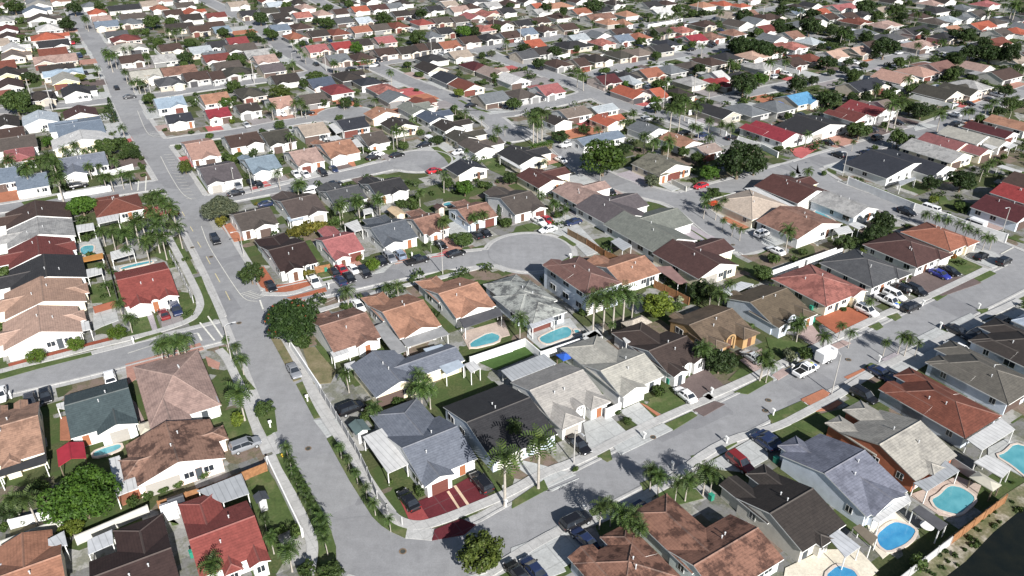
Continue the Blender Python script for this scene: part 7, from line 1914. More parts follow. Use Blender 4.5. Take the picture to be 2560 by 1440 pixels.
('sedan',175.85,430.21,-0.99,'charcoal',(35,0,1)),
('sedan',-13.58,432.54,-0.99,'black',(30,0,1)),
('suv',-117.87,433.19,-0.99,'black',(27,0,1)),
('sedan',-5.88,438.93,-0.99,'silver',(30,0,1)),
('suv',-55.64,440.11,-0.99,'charcoal',(30,0,1)),
('sedan',70.29,440.45,-0.99,'charcoal',(34,1,2)),
]
CANAL=((53.79,67.58),(58.52,70.64),(64.81,75.61),(68.88,78.38),(71.61,80.26),(78.73,84.61),(84.72,80.90),(67.22,59.57),(49.95,59.57))
DASHES=[((-78.57,173.59),(-76.90,170.83)),((-73.82,165.09),(-71.94,162.12)),((-69.13,157.42),(-66.97,153.70)),((-64.47,149.38),(-62.13,145.41)),((-59.66,141.44),(-57.59,137.78)),((-84.03,182.81),(-82.22,179.81))]
LINES=[(.3,((-59.95,131.50),(-52.97,121.49))),(.3,((-60.69,129.11),(-55.69,122.71))),(.35,((-59.71,125.21),(-58.07,122.67))),(.15,((-61.78,124.28),(-59.76,125.35))),(.12,((-76.01,173.90),(-70.84,163.52),(-64.25,152.81),(-56.77,140.87),(-54.13,137.57),(-51.87,137.30))),(.12,((-105.62,224.02),(-96.65,208.09),(-88.03,193.95),(-84.29,190.66))),(.12,((-70.11,118.44),(-66.39,121.31))),(.3,((-51.47,137.78),(-49.79,134.12))),(.12,((-38.98,135.43),(-36.12,138.66))),(.3,((-103.79,203.80),(-101.07,196.76))),(.3,((-103.18,207.47),(-99.02,196.76))),(.12,((-132.42,271.31),(-119.01,246.17),(-114.78,242.09))),(.3,((111.24,158.70),(116.04,162.12)))]
HATCH=[(12,((-76.03,178.27),(-72.30,171.59))),(6,((-56.32,140.31),(-52.92,138.11))),(16,((-105.21,225.44),(-85.96,191.20))),(4,((-118.83,247.00),(-114.78,242.09)))]
# ------------------------------------------------------------------ materials
def node(nt, t, **kw):
    n = nt.nodes.new('ShaderNode' + t)
    for k, v in kw.items():
        if k.startswith('i_'): n.inputs[k[2:].replace('_', ' ')].default_value = v
        else: setattr(n, k, v)
    return n
def newmat(name, rough=.8, spec=.3):
    m = bpy.data.materials.new(name); m.use_nodes = True
    nt = m.node_tree; b = nt.nodes['Principled BSDF']
    b.inputs['Roughness'].default_value = rough; b.inputs['Specular IOR Level'].default_value = spec
    return m, nt, b
def L(nt, a, b): nt.links.new(a, b)
def ramp(nt, fac, stops, interp='LINEAR'):
    r = node(nt, 'ValToRGB'); r.color_ramp.interpolation = interp
    els = r.color_ramp.elements
    while len(els) < len(stops): els.new(.5)
    for e, (p, c) in zip(els, stops):
        e.position = p; e.color = (*c, 1) if len(c) == 3 else c
    if fac is not None: L(nt, fac, r.inputs[0])
    return r
def mixc(nt, fac, a, b, mode='MIX'):
    m = node(nt, 'Mix', data_type='RGBA', blend_type=mode)
    for i, v in ((0, fac), (6, a), (7, b)):
        if isinstance(v, (int, float)): m.inputs[i].default_value = v
        elif isinstance(v, tuple): m.inputs[i].default_value = (*v, 1)
        else: L(nt, v, m.inputs[i])
    return m.outputs[2]
def math_(nt, op, a, b=None):
    m = node(nt, 'Math', operation=op)
    for i, v in ((0, a), (1, b)):
        if v is None: continue
        if isinstance(v, (int, float)): m.inputs[i].default_value = v
        else: L(nt, v, m.inputs[i])
    return m.outputs[0]
def noise(nt, vec, scale, detail=4, rough=.55):
    n = node(nt, 'TexNoise'); n.inputs['Scale'].default_value = scale; n.inputs['Detail'].default_value = detail
    n.inputs['Roughness'].default_value = rough
    if vec is not None: L(nt, vec, n.inputs['Vector'])
    return n.outputs['Fac']
def objvec(nt):
    tc = node(nt, 'TexCoord'); oi = node(nt, 'ObjectInfo')
    s = math_(nt, 'MULTIPLY', oi.outputs['Random'], 137.0)
    va = node(nt, 'VectorMath', operation='ADD'); L(nt, tc.outputs['Object'], va.inputs[0]); L(nt, s, va.inputs[1])
    return tc, oi, va.outputs[0]
M = {}
def mk_roof(name, ridge=False):
    m, nt, b = newmat(name, .75, .25)
    tc, oi, v = objvec(nt)
    big = noise(nt, v, .42, 8, .74); fine = noise(nt, v, 2.2, 4, .6); mid = noise(nt, v, .9, 5, .6)
    st = ramp(nt, big, [(.47, (0, 0, 0)), (.57, (1, 1, 1))]).outputs[0]
    st = math_(nt, 'MULTIPLY', st, oi.outputs['Alpha'])
    c = oi.outputs['Color']
    c = mixc(nt, 1., c, ramp(nt, fine, [(.3, (.82, .82, .82)), (.7, (1.14, 1.13, 1.12))]).outputs[0], 'MULTIPLY')
    c = mixc(nt, 1., c, ramp(nt, mid, [(.3, (.86, .86, .87)), (.7, (1.1, 1.09, 1.08))]).outputs[0], 'MULTIPLY')
    dark = mixc(nt, 1., c, (.34, .34, .36), 'MULTIPLY')
    c = mixc(nt, st, c, dark)
    # courses of tiles across the slope
    sn = node(nt, 'SeparateXYZ'); L(nt, tc.outputs['Normal'], sn.inputs[0])
    sp = node(nt, 'SeparateXYZ'); L(nt, tc.outputs['Object'], sp.inputs[0])
    ax = math_(nt, 'ABSOLUTE', sn.outputs[0]); ay = math_(nt, 'ABSOLUTE', sn.outputs[1])
    f = math_(nt, 'GREATER_THAN', ax, ay)
    mx = node(nt, 'Mix'); L(nt, f, mx.inputs[0]); L(nt, sp.outputs[1], mx.inputs[2]); L(nt, sp.outputs[0], mx.inputs[3])
    my = node(nt, 'Mix'); L(nt, f, my.inputs[0]); L(nt, sp.outputs[0], my.inputs[2]); L(nt, sp.outputs[1], my.inputs[3])
    s1 = math_(nt, 'FRACT', math_(nt, 'MULTIPLY', mx.outputs[0], 1 / .38))
    s2 = math_(nt, 'ABSOLUTE', math_(nt, 'SINE', math_(nt, 'MULTIPLY', my.outputs[0], math.pi / .32)))
    h = math_(nt, 'ADD', math_(nt, 'MULTIPLY', s1, .5), math_(nt, 'MULTIPLY', s2, .5))
    if not ridge:
        c = mixc(nt, 1., c, ramp(nt, s1, [(0, (.78, .78, .78)), (.25, (1.05, 1.05, 1.05))]).outputs[0], 'MULTIPLY')
        bp = node(nt, 'Bump'); bp.inputs['Strength'].default_value = .35; bp.inputs['Distance'].default_value = .05
        L(nt, h, bp.inputs['Height']); L(nt, bp.outputs[0], b.inputs['Normal'])
    else:
        c = mixc(nt, .10, c, (.4, .36, .33))
    L(nt, c, b.inputs['Base Color'])
    return m
M['roof'] = mk_roof('roof tiles'); M['ridge'] = mk_roof('ridge tiles', True)
def mk_objcol(name, rough=.85, spec=.2, amp=.12, sc=.8):
    m, nt, b = newmat(name, rough, spec)
    tc, oi, v = objvec(nt)
    n = noise(nt, v, sc, 5, .6)
    c = mixc(nt, 1., oi.outputs['Color'], ramp(nt, n, [(.3, (1 - amp,) * 3), (.7, (1 + amp * .4,) * 3)]).outputs[0], 'MULTIPLY')
    L(nt, c, b.inputs['Base Color'])
    return m
M['wall'] = mk_objcol('stucco', .9, .15, .14)
M['panel'] = mk_objcol('painted panel', .6, .3, .2)
M['paint'] = mk_objcol('car paint', .25, .5, .03); M['paint'].node_tree.nodes['Principled BSDF'].inputs['Coat Weight'].default_value = .6
def mk_plain(name, col, rough=.8, spec=.3, amp=.2, sc=1.5, metal=0):
    m, nt, b = newmat(name, rough, spec)
    tc, oi, v = objvec(nt)
    n = noise(nt, v, sc, 5, .6)
    a = tuple(x * (1 - amp) for x in col); d = tuple(min(x * (1 + amp), 1) for x in col)
    L(nt, ramp(nt, n, [(.3, a), (.7, d)]).outputs[0], b.inputs['Base Color'])
    b.inputs['Metallic'].default_value = metal
    return m
M['trim'] = mk_plain('white trim', (.74, .74, .72), .7, .2, .06)
M['glass'] = mk_plain('window glass', (.025, .03, .038), .08, .6, .3)
M['tyre'] = mk_plain('tyre rubber', (.012, .012, .012), .8)
M['rim'] = mk_plain('wheel rim', (.35, .36, .37), .35, .5, .1)
M['lamp'] = mk_plain('lamp lens', (.7, .7, .72), .15, .6, .05)
M['rear'] = mk_plain('tail lens', (.3, .01, .01), .2, .5, .05)
M['bark'] = mk_plain('bark', (.17, .135, .10), .95, .1, .3, 4)
M['palmbark'] = mk_plain('palm trunk', (.36, .33, .29), .9, .1, .22, 5)
M['metal'] = mk_plain('galvanised metal', (.46, .47, .48), .5, .4, .1, 2)
M['concpole'] = mk_plain('pole concrete', (.37, .36, .345), .9, .2, .12, 2)
M['wood'] = mk_plain('fence wood', (.25, .125, .06), .85, .2, .3, 2)
M['greywood'] = mk_plain('grey fence wood', (.2, .14, .09), .9, .1, .3, 2)
M['darkgrey'] = mk_plain('dark fence', (.06, .065, .06), .85, .2, .25)
M['thatch'] = mk_plain('thatch', (.36, .32, .27), .95, .1, .35, 4)
M['garage'] = mk_objcol('garage door', .6, .3, .06)
M['coping'] = mk_plain('pool coping', (.55, .47, .41), .8, .2, .12)
def ground_mat(name, stops, sc=.35, rough=.92, fine=3., amp=.18, bump=0):
    m, nt, b = newmat(name, rough, .2)
    tc = node(nt, 'TexCoord')
    a = noise(nt, tc.outputs['Object'], sc, 8, .65); f = noise(nt, tc.outputs['Object'], fine, 4, .6)
    c = ramp(nt, a, stops).outputs[0]
    c = mixc(nt, 1., c, ramp(nt, f, [(.3, (1 - amp,) * 3), (.7, (1 + amp,) * 3)]).outputs[0], 'MULTIPLY')
    L(nt, c, b.inputs['Base Color'])
    return m
def joints(m, s=1.6):
    nt = m.node_tree; b = nt.nodes['Principled BSDF']; src = b.inputs['Base Color'].links[0].from_socket
    tc = node(nt, 'TexCoord'); mp = node(nt, 'Mapping'); mp.inputs['Rotation'].default_value = (0, 0, R_(-32.8)); L(nt, tc.outputs['Object'], mp.inputs[0])
    sp = node(nt, 'SeparateXYZ'); L(nt, mp.outputs[0], sp.inputs[0]); f = None
    for k in (0, 1):
        q = math_(nt, 'LESS_THAN', math_(nt, 'FRACT', math_(nt, 'MULTIPLY', sp.outputs[k], 1 / s)), .05)
        f = q if f is None else math_(nt, 'MAXIMUM', f, q)
    L(nt, mixc(nt, math_(nt, 'MULTIPLY', f, .28), src, (.1, .1, .1)), b.inputs['Base Color'])
def flat(c, d=.2): return [(.3, tuple(x * (1 - d) for x in c)), (.7, tuple(x * (1 + d) for x in c))]
G = {}
G['grass'] = ground_mat('lawn grass', [(.3, (.045, .075, .022)), (.52, (.075, .105, .035)), (.72, (.15, .145, .075))], .3)
G['drygrass'] = ground_mat('dry grass', [(.3, (.08, .10, .04)), (.5, (.17, .15, .085)), (.7, (.24, .20, .13))], .3)
G['turf'] = ground_mat('turf grass', [(.3, (.035, .075, .018)), (.7, (.055, .10, .026))], .2)
G['bank'] = ground_mat('bank grass', [(.35, (.07, .095, .035)), (.5, (.16, .15, .09)), (.62, (.34, .31, .26))], .25, .92, 2.)
for k, c in dict(maroondrive=(.105, .02, .026), maroondrive2=(.27, .06, .06), orangedrive=(.31, .105, .06), brownpave=(.13, .10, .095), pinkpave=(.34, .26, .24), pinkgrey=(.33, .30, .32), palecon=(.39, .40, .395), concrete=(.41, .41, .40), brickred=(.36, .15, .09), brickdark=(.22, .06, .035), greypave=(.26, .24, .24), salmonpave=(.36, .2, .16), terracotta=(.3, .13, .08), redpave=(.38, .1, .1), pooldeck=(.44, .36, .31), creamdeck=(.62, .57, .47), creamstrip=(.55, .42, .3)).items():
    G[k] = ground_mat(k + ' paving', flat(c, .14), .5, .85, 4., .1)
def asphalt():
    m, nt, b = newmat('asphalt', .93, .2)
    tc = node(nt, 'TexCoord'); v = tc.outputs['Object']
    mp = node(nt, 'Mapping'); mp.inputs['Rotation'].default_value = (0, 0, R_(-33)); L(nt, v, mp.inputs[0])
    a = noise(nt, v, .06, 6, .6); f = noise(nt, v, 5., 5, .7); mid = noise(nt, v, .6, 6, .65)
    c = ramp(nt, a, [(.35, (.232, .234, .241)), (.65, (.276, .278, .285))]).outputs[0]
    c = mixc(nt, 1., c, ramp(nt, f, [(.3, (.88,) * 3), (.7, (1.1,) * 3)]).outputs[0], 'MULTIPLY')
    c = mixc(nt, 1., c, ramp(nt, mid, [(.25, (.86,) * 3), (.5, (1,) * 3), (.75, (1.1,) * 3)]).outputs[0], 'MULTIPLY')
    for sc_ in ((.9, .045, 1), (.045, .9, 1)):
        m2 = node(nt, 'Mapping'); m2.inputs['Rotation'].default_value = (0, 0, R_(-32.8)); m2.inputs['Scale'].default_value = sc_; L(nt, v, m2.inputs[0])
        c = mixc(nt, 1., c, ramp(nt, noise(nt, m2.outputs[0], .8, 4, .6), [(.3, (.955,) * 3), (.7, (1.04,) * 3)]).outputs[0], 'MULTIPLY')
    pv = node(nt, 'TexVoronoi', distance='CHEBYCHEV'); pv.inputs['Scale'].default_value = .09; L(nt, mp.outputs[0], pv.inputs['Vector'])
    psp = node(nt, 'SeparateColor'); L(nt, pv.outputs['Color'], psp.inputs[0])
    c = mixc(nt, 1., c, ramp(nt, psp.outputs[0], [(0, (.86, .86, .87)), (.1, (1, 1, 1)), (.85, (1, 1, 1)), (.9, (1.07, 1.07, 1.06))], 'CONSTANT').outputs[0], 'MULTIPLY')
    vo = node(nt, 'TexVoronoi', feature='DISTANCE_TO_EDGE'); vo.inputs['Scale'].default_value = .16; L(nt, v, vo.inputs['Vector'])
    cr = ramp(nt, vo.outputs['Distance'], [(0, (.93,) * 3), (.006, (1,) * 3)]).outputs[0]
    c = mixc(nt, 1., c, cr, 'MULTIPLY')
    L(nt, c, b.inputs['Base Color']); return m
M['asphalt'] = asphalt()
M['walk'] = ground_mat('sidewalk concrete', flat((.40, .397, .388), .16), .4, .9, 3., .1)
for q_, s_ in ((M['walk'], 1.6), (G['palecon'], 3.1), (G['concrete'], 1.6), (G['greypave'], 2.4), (G['maroondrive'], 3.2)): joints(q_, s_)
G['asphalt'] = M['asphalt']
M['mark'] = ground_mat('road paint', flat((.62, .61, .55), .12), 1.5)
def yard():
    m, nt, b = newmat('yard ground', .95, .15)
    tc = node(nt, 'TexCoord')
    mp = node(nt, 'Mapping'); mp.inputs['Rotation'].default_value = (0, 0, R_(-32.8)); L(nt, tc.outputs['Object'], mp.inputs[0])
    v = mp.outputs[0]
    vo = node(nt, 'TexVoronoi', distance='CHEBYCHEV'); vo.inputs['Scale'].default_value = .17; L(nt, v, vo.inputs['Vector'])
    vo.inputs['Randomness'].default_value = .8
    sp = node(nt, 'SeparateColor'); L(nt, vo.outputs['Color'], sp.inputs[0])
    c = ramp(nt, sp.outputs[0], [(0, (.06, .088, .03)), (.24, (.27, .268, .26)), (.40, (.06, .075, .032)), (.58, (.18, .178, .175)), (.74, (.19, .145, .12)), (.83, (.34, .335, .32)), (.94, (.14, .12, .09))], 'CONSTANT').outputs[0]
    a = noise(nt, v, .35, 8, .7); f = noise(nt, v, 3., 4, .6)
    g = ramp(nt, a, [(.46, (0, 0, 0)), (.56, (1, 1, 1))]).outputs[0]
    gr = ramp(nt, f, [(.3, (.05, .07, .025)), (.7, (.13, .125, .06))]).outputs[0]
    c = mixc(nt, math_(nt, 'MULTIPLY', g, .55), c, gr)
    c = mixc(nt, 1., c, ramp(nt, f, [(.3, (.85,) * 3), (.7, (1.12,) * 3)]).outputs[0], 'MULTIPLY')
    L(nt, c, b.inputs['Base Color']); return m
M['yard'] = yard()
def leafmat(name, sat=0):
    m, nt, b = newmat(name, .6, .25)
    tc, oi, v = objvec(nt)
    n = noise(nt, v, 1.1, 3, .5); geo = node(nt, 'NewGeometry')
    rp = node(nt, 'ObjectInfo')
    c = mixc(nt, 1., oi.outputs['Color'], ramp(nt, n, [(.3, (.7, .75, .7)), (.5, (1, 1, 1)), (.7, (1.5, 1.35, 1.1))]).outputs[0], 'MULTIPLY')
    c2 = mixc(nt, 1., c, ramp(nt, geo.outputs['Random Per Island'], [(0, (.62, .66, .6)), (1, (1.35, 1.3, 1.2))]).outputs[0], 'MULTIPLY')
    L(nt, c2, b.inputs['Base Color'])
    tr = node(nt, 'BsdfTranslucent'); L(nt, c2, tr.inputs[0])
    mx = node(nt, 'MixShader'); mx.inputs[0].default_value = .25
    L(nt, b.outputs[0], mx.inputs[1]); L(nt, tr.outputs[0], mx.inputs[2])
    L(nt, mx.outputs[0], nt.nodes['Material Output'].inputs[0]); return m
M['leaf'] = leafmat('leaves')
def watermat(name, c1, c2, rough=.06):
    m, nt, b = newmat(name, rough, .5)
    tc = node(nt, 'TexCoord'); n = noise(nt, tc.outputs['Object'], .5, 3, .5); r = noise(nt, tc.outputs['Object'], 2.5, 3, .5)
    L(nt, ramp(nt, n, [(.3, c1), (.7, c2)]).outputs[0], b.inputs['Base Color'])
    bp = node(nt, 'Bump'); bp.inputs['Strength'].default_value = .3; bp.inputs['Distance'].default_value = .06
    L(nt, r, bp.inputs['Height']); L(nt, bp.outputs[0], b.inputs['Normal']); return m
M['pool'] = watermat('pool water', (.07, .27, .32), (.13, .37, .42)); M['pool2'] = watermat('deep pool water', (.035, .20, .40), (.07, .30, .50))
M['canal'] = watermat('canal water', (.006, .008, .006), (.012, .013, .008), .1)
# ------------------------------------------------------------------ helpers
class MB:
    def __init__(s): s.v = []; s.f = []; s.m = []
    def face(s, pts, mi=0):
        i = len(s.v); s.v += [tuple(p) for p in pts]; s.f.append(tuple(range(i, i + len(pts)))); s.m.append(mi)
    def box(s, x0, x1, y0, y1, z0, z1, mi=0, bottom=True):
        a = [(x0, y0, z0), (x1, y0, z0), (x1, y1, z0), (x0, y1, z0), (x0, y0, z1), (x1, y0, z1), (x1, y1, z1), (x0, y1, z1)]
        i = len(s.v); s.v += a
        q = [(4, 5, 6, 7), (0, 1, 5, 4), (1, 2, 6, 5), (2, 3, 7, 6), (3, 0, 4, 7)] + ([(3, 2, 1, 0)] if bottom else [])
        for f in q: s.f.append(tuple(i + k for k in f)); s.m.append(mi)
    def tube(s, pts, rad, n=7, mi=0, cap=True):
        i = len(s.v); k = len(pts)
        for j, (p, r) in enumerate(zip(pts, rad)):
            p = Vector(p); d = (Vector(pts[min(j + 1, k - 1)]) - Vector(pts[max(j - 1, 0)])).normalized()
            a = d.orthogonal().normalized() if abs(d.z) < .95 else Vector((1, 0, 0)); a = (a - d * a.dot(d)).normalized(); b = d.cross(a)
            for t in range(n):
                w = 2 * math.pi * t / n; s.v.append(tuple(p + (a * math.cos(w) + b * math.sin(w)) * r))
        for j in range(k - 1):
            for t in range(n):
                s.f.append((i + j * n + t, i + j * n + (t + 1) % n, i + (j + 1) * n + (t + 1) % n, i + (j + 1) * n + t)); s.m.append(mi)
        if cap:
            s.f.append(tuple(i + (k - 1) * n + t for t in range(n))); s.m.append(mi)
    def slab(s, pts, z0, z1, mi=0, sides=True):
        ar = sum(p[0] * q[1] - q[0] * p[1] for p, q in zip(pts, list(pts[1:]) + [pts[0]]))
        if ar < 0: pts = list(reversed(pts))
        s.face([(p[0], p[1], z1) for p in pts], mi)
        if sides:
            for p, q in zip(pts, list(pts[1:]) + [pts[0]]):
                s.face([(p[0], p[1], z0), (q[0], q[1], z0), (q[0], q[1], z1), (p[0], p[1], z1)], mi)
    def mesh(s, name, mats, smooth=False):
        me = bpy.data.meshes.new(name); me.from_pydata(s.v, [], s.f)
        for m in mats: me.materials.append(m)
        me.polygons.foreach_set('material_index', s.m)
        if smooth: me.polygons.foreach_set('use_smooth', [True] * len(me.polygons))
        me.update(); return me
def link(name, me, parent=None, col=None, loc=None):
    o = bpy.data.objects.new(name, me); COL.objects.link(o)
    if parent is not None: o.parent = parent
    if col is not None: o.color = (*col[:3], col[3] if len(col) > 3 else 1)
    if loc is not None: o.location = loc
    return o
def obj(name, mb, mats, parent=None, col=None, smooth=False, loc=None):
    return link(name, mb.mesh(name, mats if isinstance(mats, list) else [mats], smooth), parent, col, loc)
def root(name, x, y, a=0, z=0, s=1):
    o = bpy.data.objects.new(name, None); COL.objects.link(o); o.location = (x, y, z); o.rotation_euler = (0, 0, a)
    o.scale = (s, s, s); o.empty_display_size = .5; return o
NUM = 'first second third fourth fifth sixth seventh eighth ninth tenth eleventh twelfth thirteenth fourteenth fifteenth sixteenth seventeenth eighteenth nineteenth twentieth'.split()
def nth(i):
    if i < 20: return NUM[i]
    t, u = divmod(i + 1, 10)
    return ['', '', 'twentieth', 'thirtieth', 'fortieth'][t] if u == 0 else ['', '', 'twenty', 'thirty', 'forty'][t] + '-' + NUM[u - 1]
def tag(o, base, lab, cat, group=None):
    p, i, n = lab; p = PLACES[p]
    if n == 1: t = base + ' ' + p
    elif i == 0: t = 'leftmost ' + base + ' ' + p
    elif i == n - 1: t = 'rightmost ' + base + ' ' + p
    else: t = nth(i) + ' ' + base + ' from left ' + p
    o['label'] = t; o['category'] = cat
    if group: o['group'] = group
def struct(o): o['kind'] = 'structure'; return o
# ------------------------------------------------------------------ the setting: ground, roads, kerbs, lawns, paving
mb = MB(); E = 2600
mb.face([(-E, -600, 0), (E, -600, 0), (E, 4200, 0), (-E, 4200, 0)]); struct(obj('ground', mb, M['yard']))
def strip(mb, pts, w, z0, z1, sides=False, ext=0):
    P = [Vector(p) for p in pts]
    if len(P) > 2:                                   # smooth the bends
        for _ in range(2):
            Q = [P[0]]
            for a, b in zip(P[:-1], P[1:]): Q += [a * .75 + b * .25, a * .25 + b * .75]
            P = Q + [P[-1]]
    Lf, Rt = [], []
    for i, p in enumerate(P):
        d = (P[min(i + 1, len(P) - 1)] - P[max(i - 1, 0)]).normalized(); n = Vector((-d.y, d.x))
        Lf.append(p + n * w / 2); Rt.append(p - n * w / 2)
    for i in range(len(P) - 1):
        a, b, c, d = Rt[i], Rt[i + 1], Lf[i + 1], Lf[i]
        mb.face([(a.x, a.y, z1), (b.x, b.y, z1), (c.x, c.y, z1), (d.x, d.y, z1)])
        if sides:
            mb.face([(a.x, a.y, z0), (b.x, b.y, z0), (b.x, b.y, z1), (a.x, a.y, z1)])
            mb.face([(d.x, d.y, z1), (c.x, c.y, z1), (c.x, c.y, z0), (d.x, d.y, z0)])
zr = .02
for i, (n, w, pts) in enumerate(RD):
    mb = MB(); strip(mb, pts, w + 2.6, 0, .006 + i * .0006); o = struct(obj('pavement', mb, M['walk']))
for i, (n, w, pts) in enumerate(RD):
    mb = MB(); strip(mb, pts, w, 0, .03 + i * .004); struct(obj('road', mb, M['asphalt']))
for i, (x, y, r) in enumerate(BULBS):
    mb = MB(); k = 40
    mb.face([(x + (r + 1.3) * math.cos(2 * math.pi * t / k), y + (r + 1.3) * math.sin(2 * math.pi * t / k), .018 + i * .001) for t in range(k)])
    struct(obj('pavement', mb, M['walk']))
    mb = MB(); mb.face([(x + r * math.cos(2 * math.pi * t / k), y + r * math.sin(2 * math.pi * t / k), .13 - .012 * i) for t in range(k)])
    struct(obj('road', mb, M['asphalt']))
for i, (w, pts) in enumerate(WALKS):
    mb = MB(); strip(mb, pts, w, 0, .155 + i * .004, True); struct(obj('sidewalk', mb, M['walk']))
LAWN = {'grass', 'drygrass', 'turf'}
for i, (k, h, pts) in enumerate(AREAS):
    mb = MB(); mb.slab(pts, 0, h + i * .00013); nm = 'road' if k == 'asphalt' else 'lawn' if k in LAWN else 'shore' if k == 'bank' else 'path' if k == 'creamstrip' else 'pavement'
    struct(obj(nm, mb, G[k]))
ZM = .175
mb = MB()
for a, b in DASHES: strip(mb, [a, b], .16, 0, ZM)
struct(obj('road_markings', mb, ground_mat('yellow paint', flat((.55, .48, .28), .1), 1.5)))
mb = MB()
for w, pts in LINES: strip(mb, pts, w, 0, ZM + .002)
for n, (a, b) in HATCH:
    a, b = Vector(a), Vector(b); d = (b - a); p = Vector((-d.y, d.x)).normalized()
    if p.x < 0: p = -p
    for i in range(n):
        s = a + d * i / (n - 1); strip(mb, [s, s + p * 2.2 + d.normalized() * .9], .14, 0, ZM + .004)
struct(obj('road_markings', mb, M['mark']))
# raised kerbs along the near streets, broken where another street comes in
def on_road(p, skip):
    for n, w, pts in RD:
        if n == skip: continue
        for q, r in zip(pts[:-1], pts[1:]):
            q, r = Vector(q), Vector(r); d = r - q; t = max(0, min(1, (p - q).dot(d) / d.dot(d)))
            if (q + d * t - p).length < w / 2 + .2: return True
    return any((Vector((x, y)) - p).length < r - .2 for x, y, r in BULBS)
for ri, (n, w, pts) in enumerate(RD):
    P = [Vector(p) for p in pts]
    for _ in range(2):
        Q = [P[0]]
        for a, b in zip(P[:-1], P[1:]): Q += [a * .75 + b * .25, a * .25 + b * .75]
        P = Q + [P[-1]]
    for sg in (1, -1):
        E_ = []
        for i, p in enumerate(P):
            d = (P[min(i + 1, len(P) - 1)] - P[max(i - 1, 0)]).normalized(); m = Vector((-d.y, d.x)) * sg; E_.append((p, m))
        mb = MB(); k = 0
        for (p, m), (q, m2) in zip(E_[:-1], E_[1:]):
            if p.y > 330: continue
            c = max(1, int((q - p).length / 2))
            for t in range(c):
                a0, a1 = p.lerp(q, t / c), p.lerp(q, (t + 1) / c); n0, n1 = m.lerp(m2, t / c), m.lerp(m2, (t + 1) / c); o = w / 2 - .22
                pts_ = [a0 + n0 * o, a1 + n1 * o, a1 + n1 * (o + .42), a0 + n0 * (o + .42)]
                if on_road(a0 + n0 * o, n) or on_road(a1 + n1 * o, n): continue
                mb.slab(pts_, 0, .126 + ri * .0007); k += 1
        if k: struct(obj('kerb', mb, M['walk']))
for i, (x, y, r) in enumerate(BULBS):
    mb = MB(); k = 0
    for t in range(48):
        a0, a1 = 2 * math.pi * t / 48, 2 * math.pi * (t + 1) / 48; c = Vector((x, y))
        u0, u1 = Vector((math.cos(a0), math.sin(a0))), Vector((math.cos(a1), math.sin(a1)))
        if any((q0 + (q1 - q0) * max(0, min(1, (c + u0 * r - q0).dot(q1 - q0) / (q1 - q0).length_squared)) - c - u0 * r).length < w / 2 + .3 for _, w, pts in RD for q0, q1 in [(Vector(e), Vector(f)) for e, f in zip(pts[:-1], pts[1:])]): continue
        mb.slab([c + u0 * (r - .1), c + u1 * (r - .1), c + u1 * (r + .4), c + u0 * (r + .4)], 0, .16 + i * .001); k += 1
    if k: struct(obj('kerb', mb, M['walk']))
# canal in the corner
mb = MB(); mb.face([(CANAL[0][0], CANAL[0][1], .0)] * 0 + [(x, y, .07) for x, y in CANAL]); struct(obj('water', mb, M['canal']))
# ------------------------------------------------------------------ houses
PITCH = .33
class House:
    def __init__(s): s.roof = MB(); s.wall = MB(); s.open = []
def roofpoly(mb, poly, perim, t):
    n = Vector((0, 0, 0))
    for i in range(len(poly)):
        a, b = Vector(poly[i]), Vector(poly[(i + 1) % len(poly)]); n += a.cross(b)
    if n.z < 0:
        k = len(poly); poly = poly[::-1]; perim = [perim[(k - 2 - i) % k] for i in range(k)]
    mb.face(poly, 0); mb.face([(p[0], p[1], p[2] - t) for p in reversed(poly)], 1)
    for i, e in enumerate(perim):
        if e:
            a, b = poly[i], poly[(i + 1) % len(poly)]
            mb.face([(a[0], a[1], a[2] - t), (b[0], b[1], b[2] - t), b, a], 1)
def cap(mb, a, b, w=.17, h=.09):
    a, b = Vector(a), Vector(b); d = (b - a)
    if d.length < .4: return
    p = Vector((-d.y, d.x, 0)).normalized() * w; u = Vector((0, 0, h)); dn = Vector((0, 0, -.08))
    mb.face([a + p + dn, b + p + dn, b + u, a + u], 2); mb.face([a + u, b + u, b - p + dn, a - p + dn], 2)
    mb.face([a + p + dn, a + u, a - p + dn], 2); mb.face([b - p + dn, b + u, b + p + dn], 2)
def prism(mb, x0, x1, y0, y1, axis, ends, ze, pitch, t=.17, caps=True):
    if axis == 'x': A0, A1, B0, B1 = x0, x1, y0, y1
    else: A0, A1, B0, B1 = y0, y1, x0, x1
    def P(a, b, z): return (a, b, z) if axis == 'x' else (b, a, z)
    half = (B1 - B0) / 2; zr = ze + pitch * half; m = (B0 + B1) / 2; ln = A1 - A0
    i0 = min(half, ln / 2 - .05 if ends == 'HH' else ln - .2) if ends[0] == 'H' else 0
    i1 = min(half, ln / 2 - .05 if ends == 'HH' else ln - .2) if ends[1] == 'H' else 0
    r0, r1 = P(A0 + i0, m, zr), P(A1 - i1, m, zr)
    e00, e10, e11, e01 = P(A0, B0, ze), P(A1, B0, ze), P(A1, B1, ze), P(A0, B1, ze)
    g0, g1 = ends[0] == 'G', ends[1] == 'G'
    roofpoly(mb, [e00, e10, r1, r0], [1, g1, 0, g0], t)
    roofpoly(mb, [e11, e01, r0, r1], [1, g0, 0, g1], t)
    if not g0: roofpoly(mb, [e01, e00, r0], [1, 0, 0], t)
    if not g1: roofpoly(mb, [e10, e11, r1], [1, 0, 0], t)
    if caps:
        cap(mb, r0, r1)
        if not g0: cap(mb, e00, r0); cap(mb, e01, r0)
        if not g1: cap(mb, e10, r1); cap(mb, e11, r1)
    return zr
OV, OG, T = .45, .22, .17
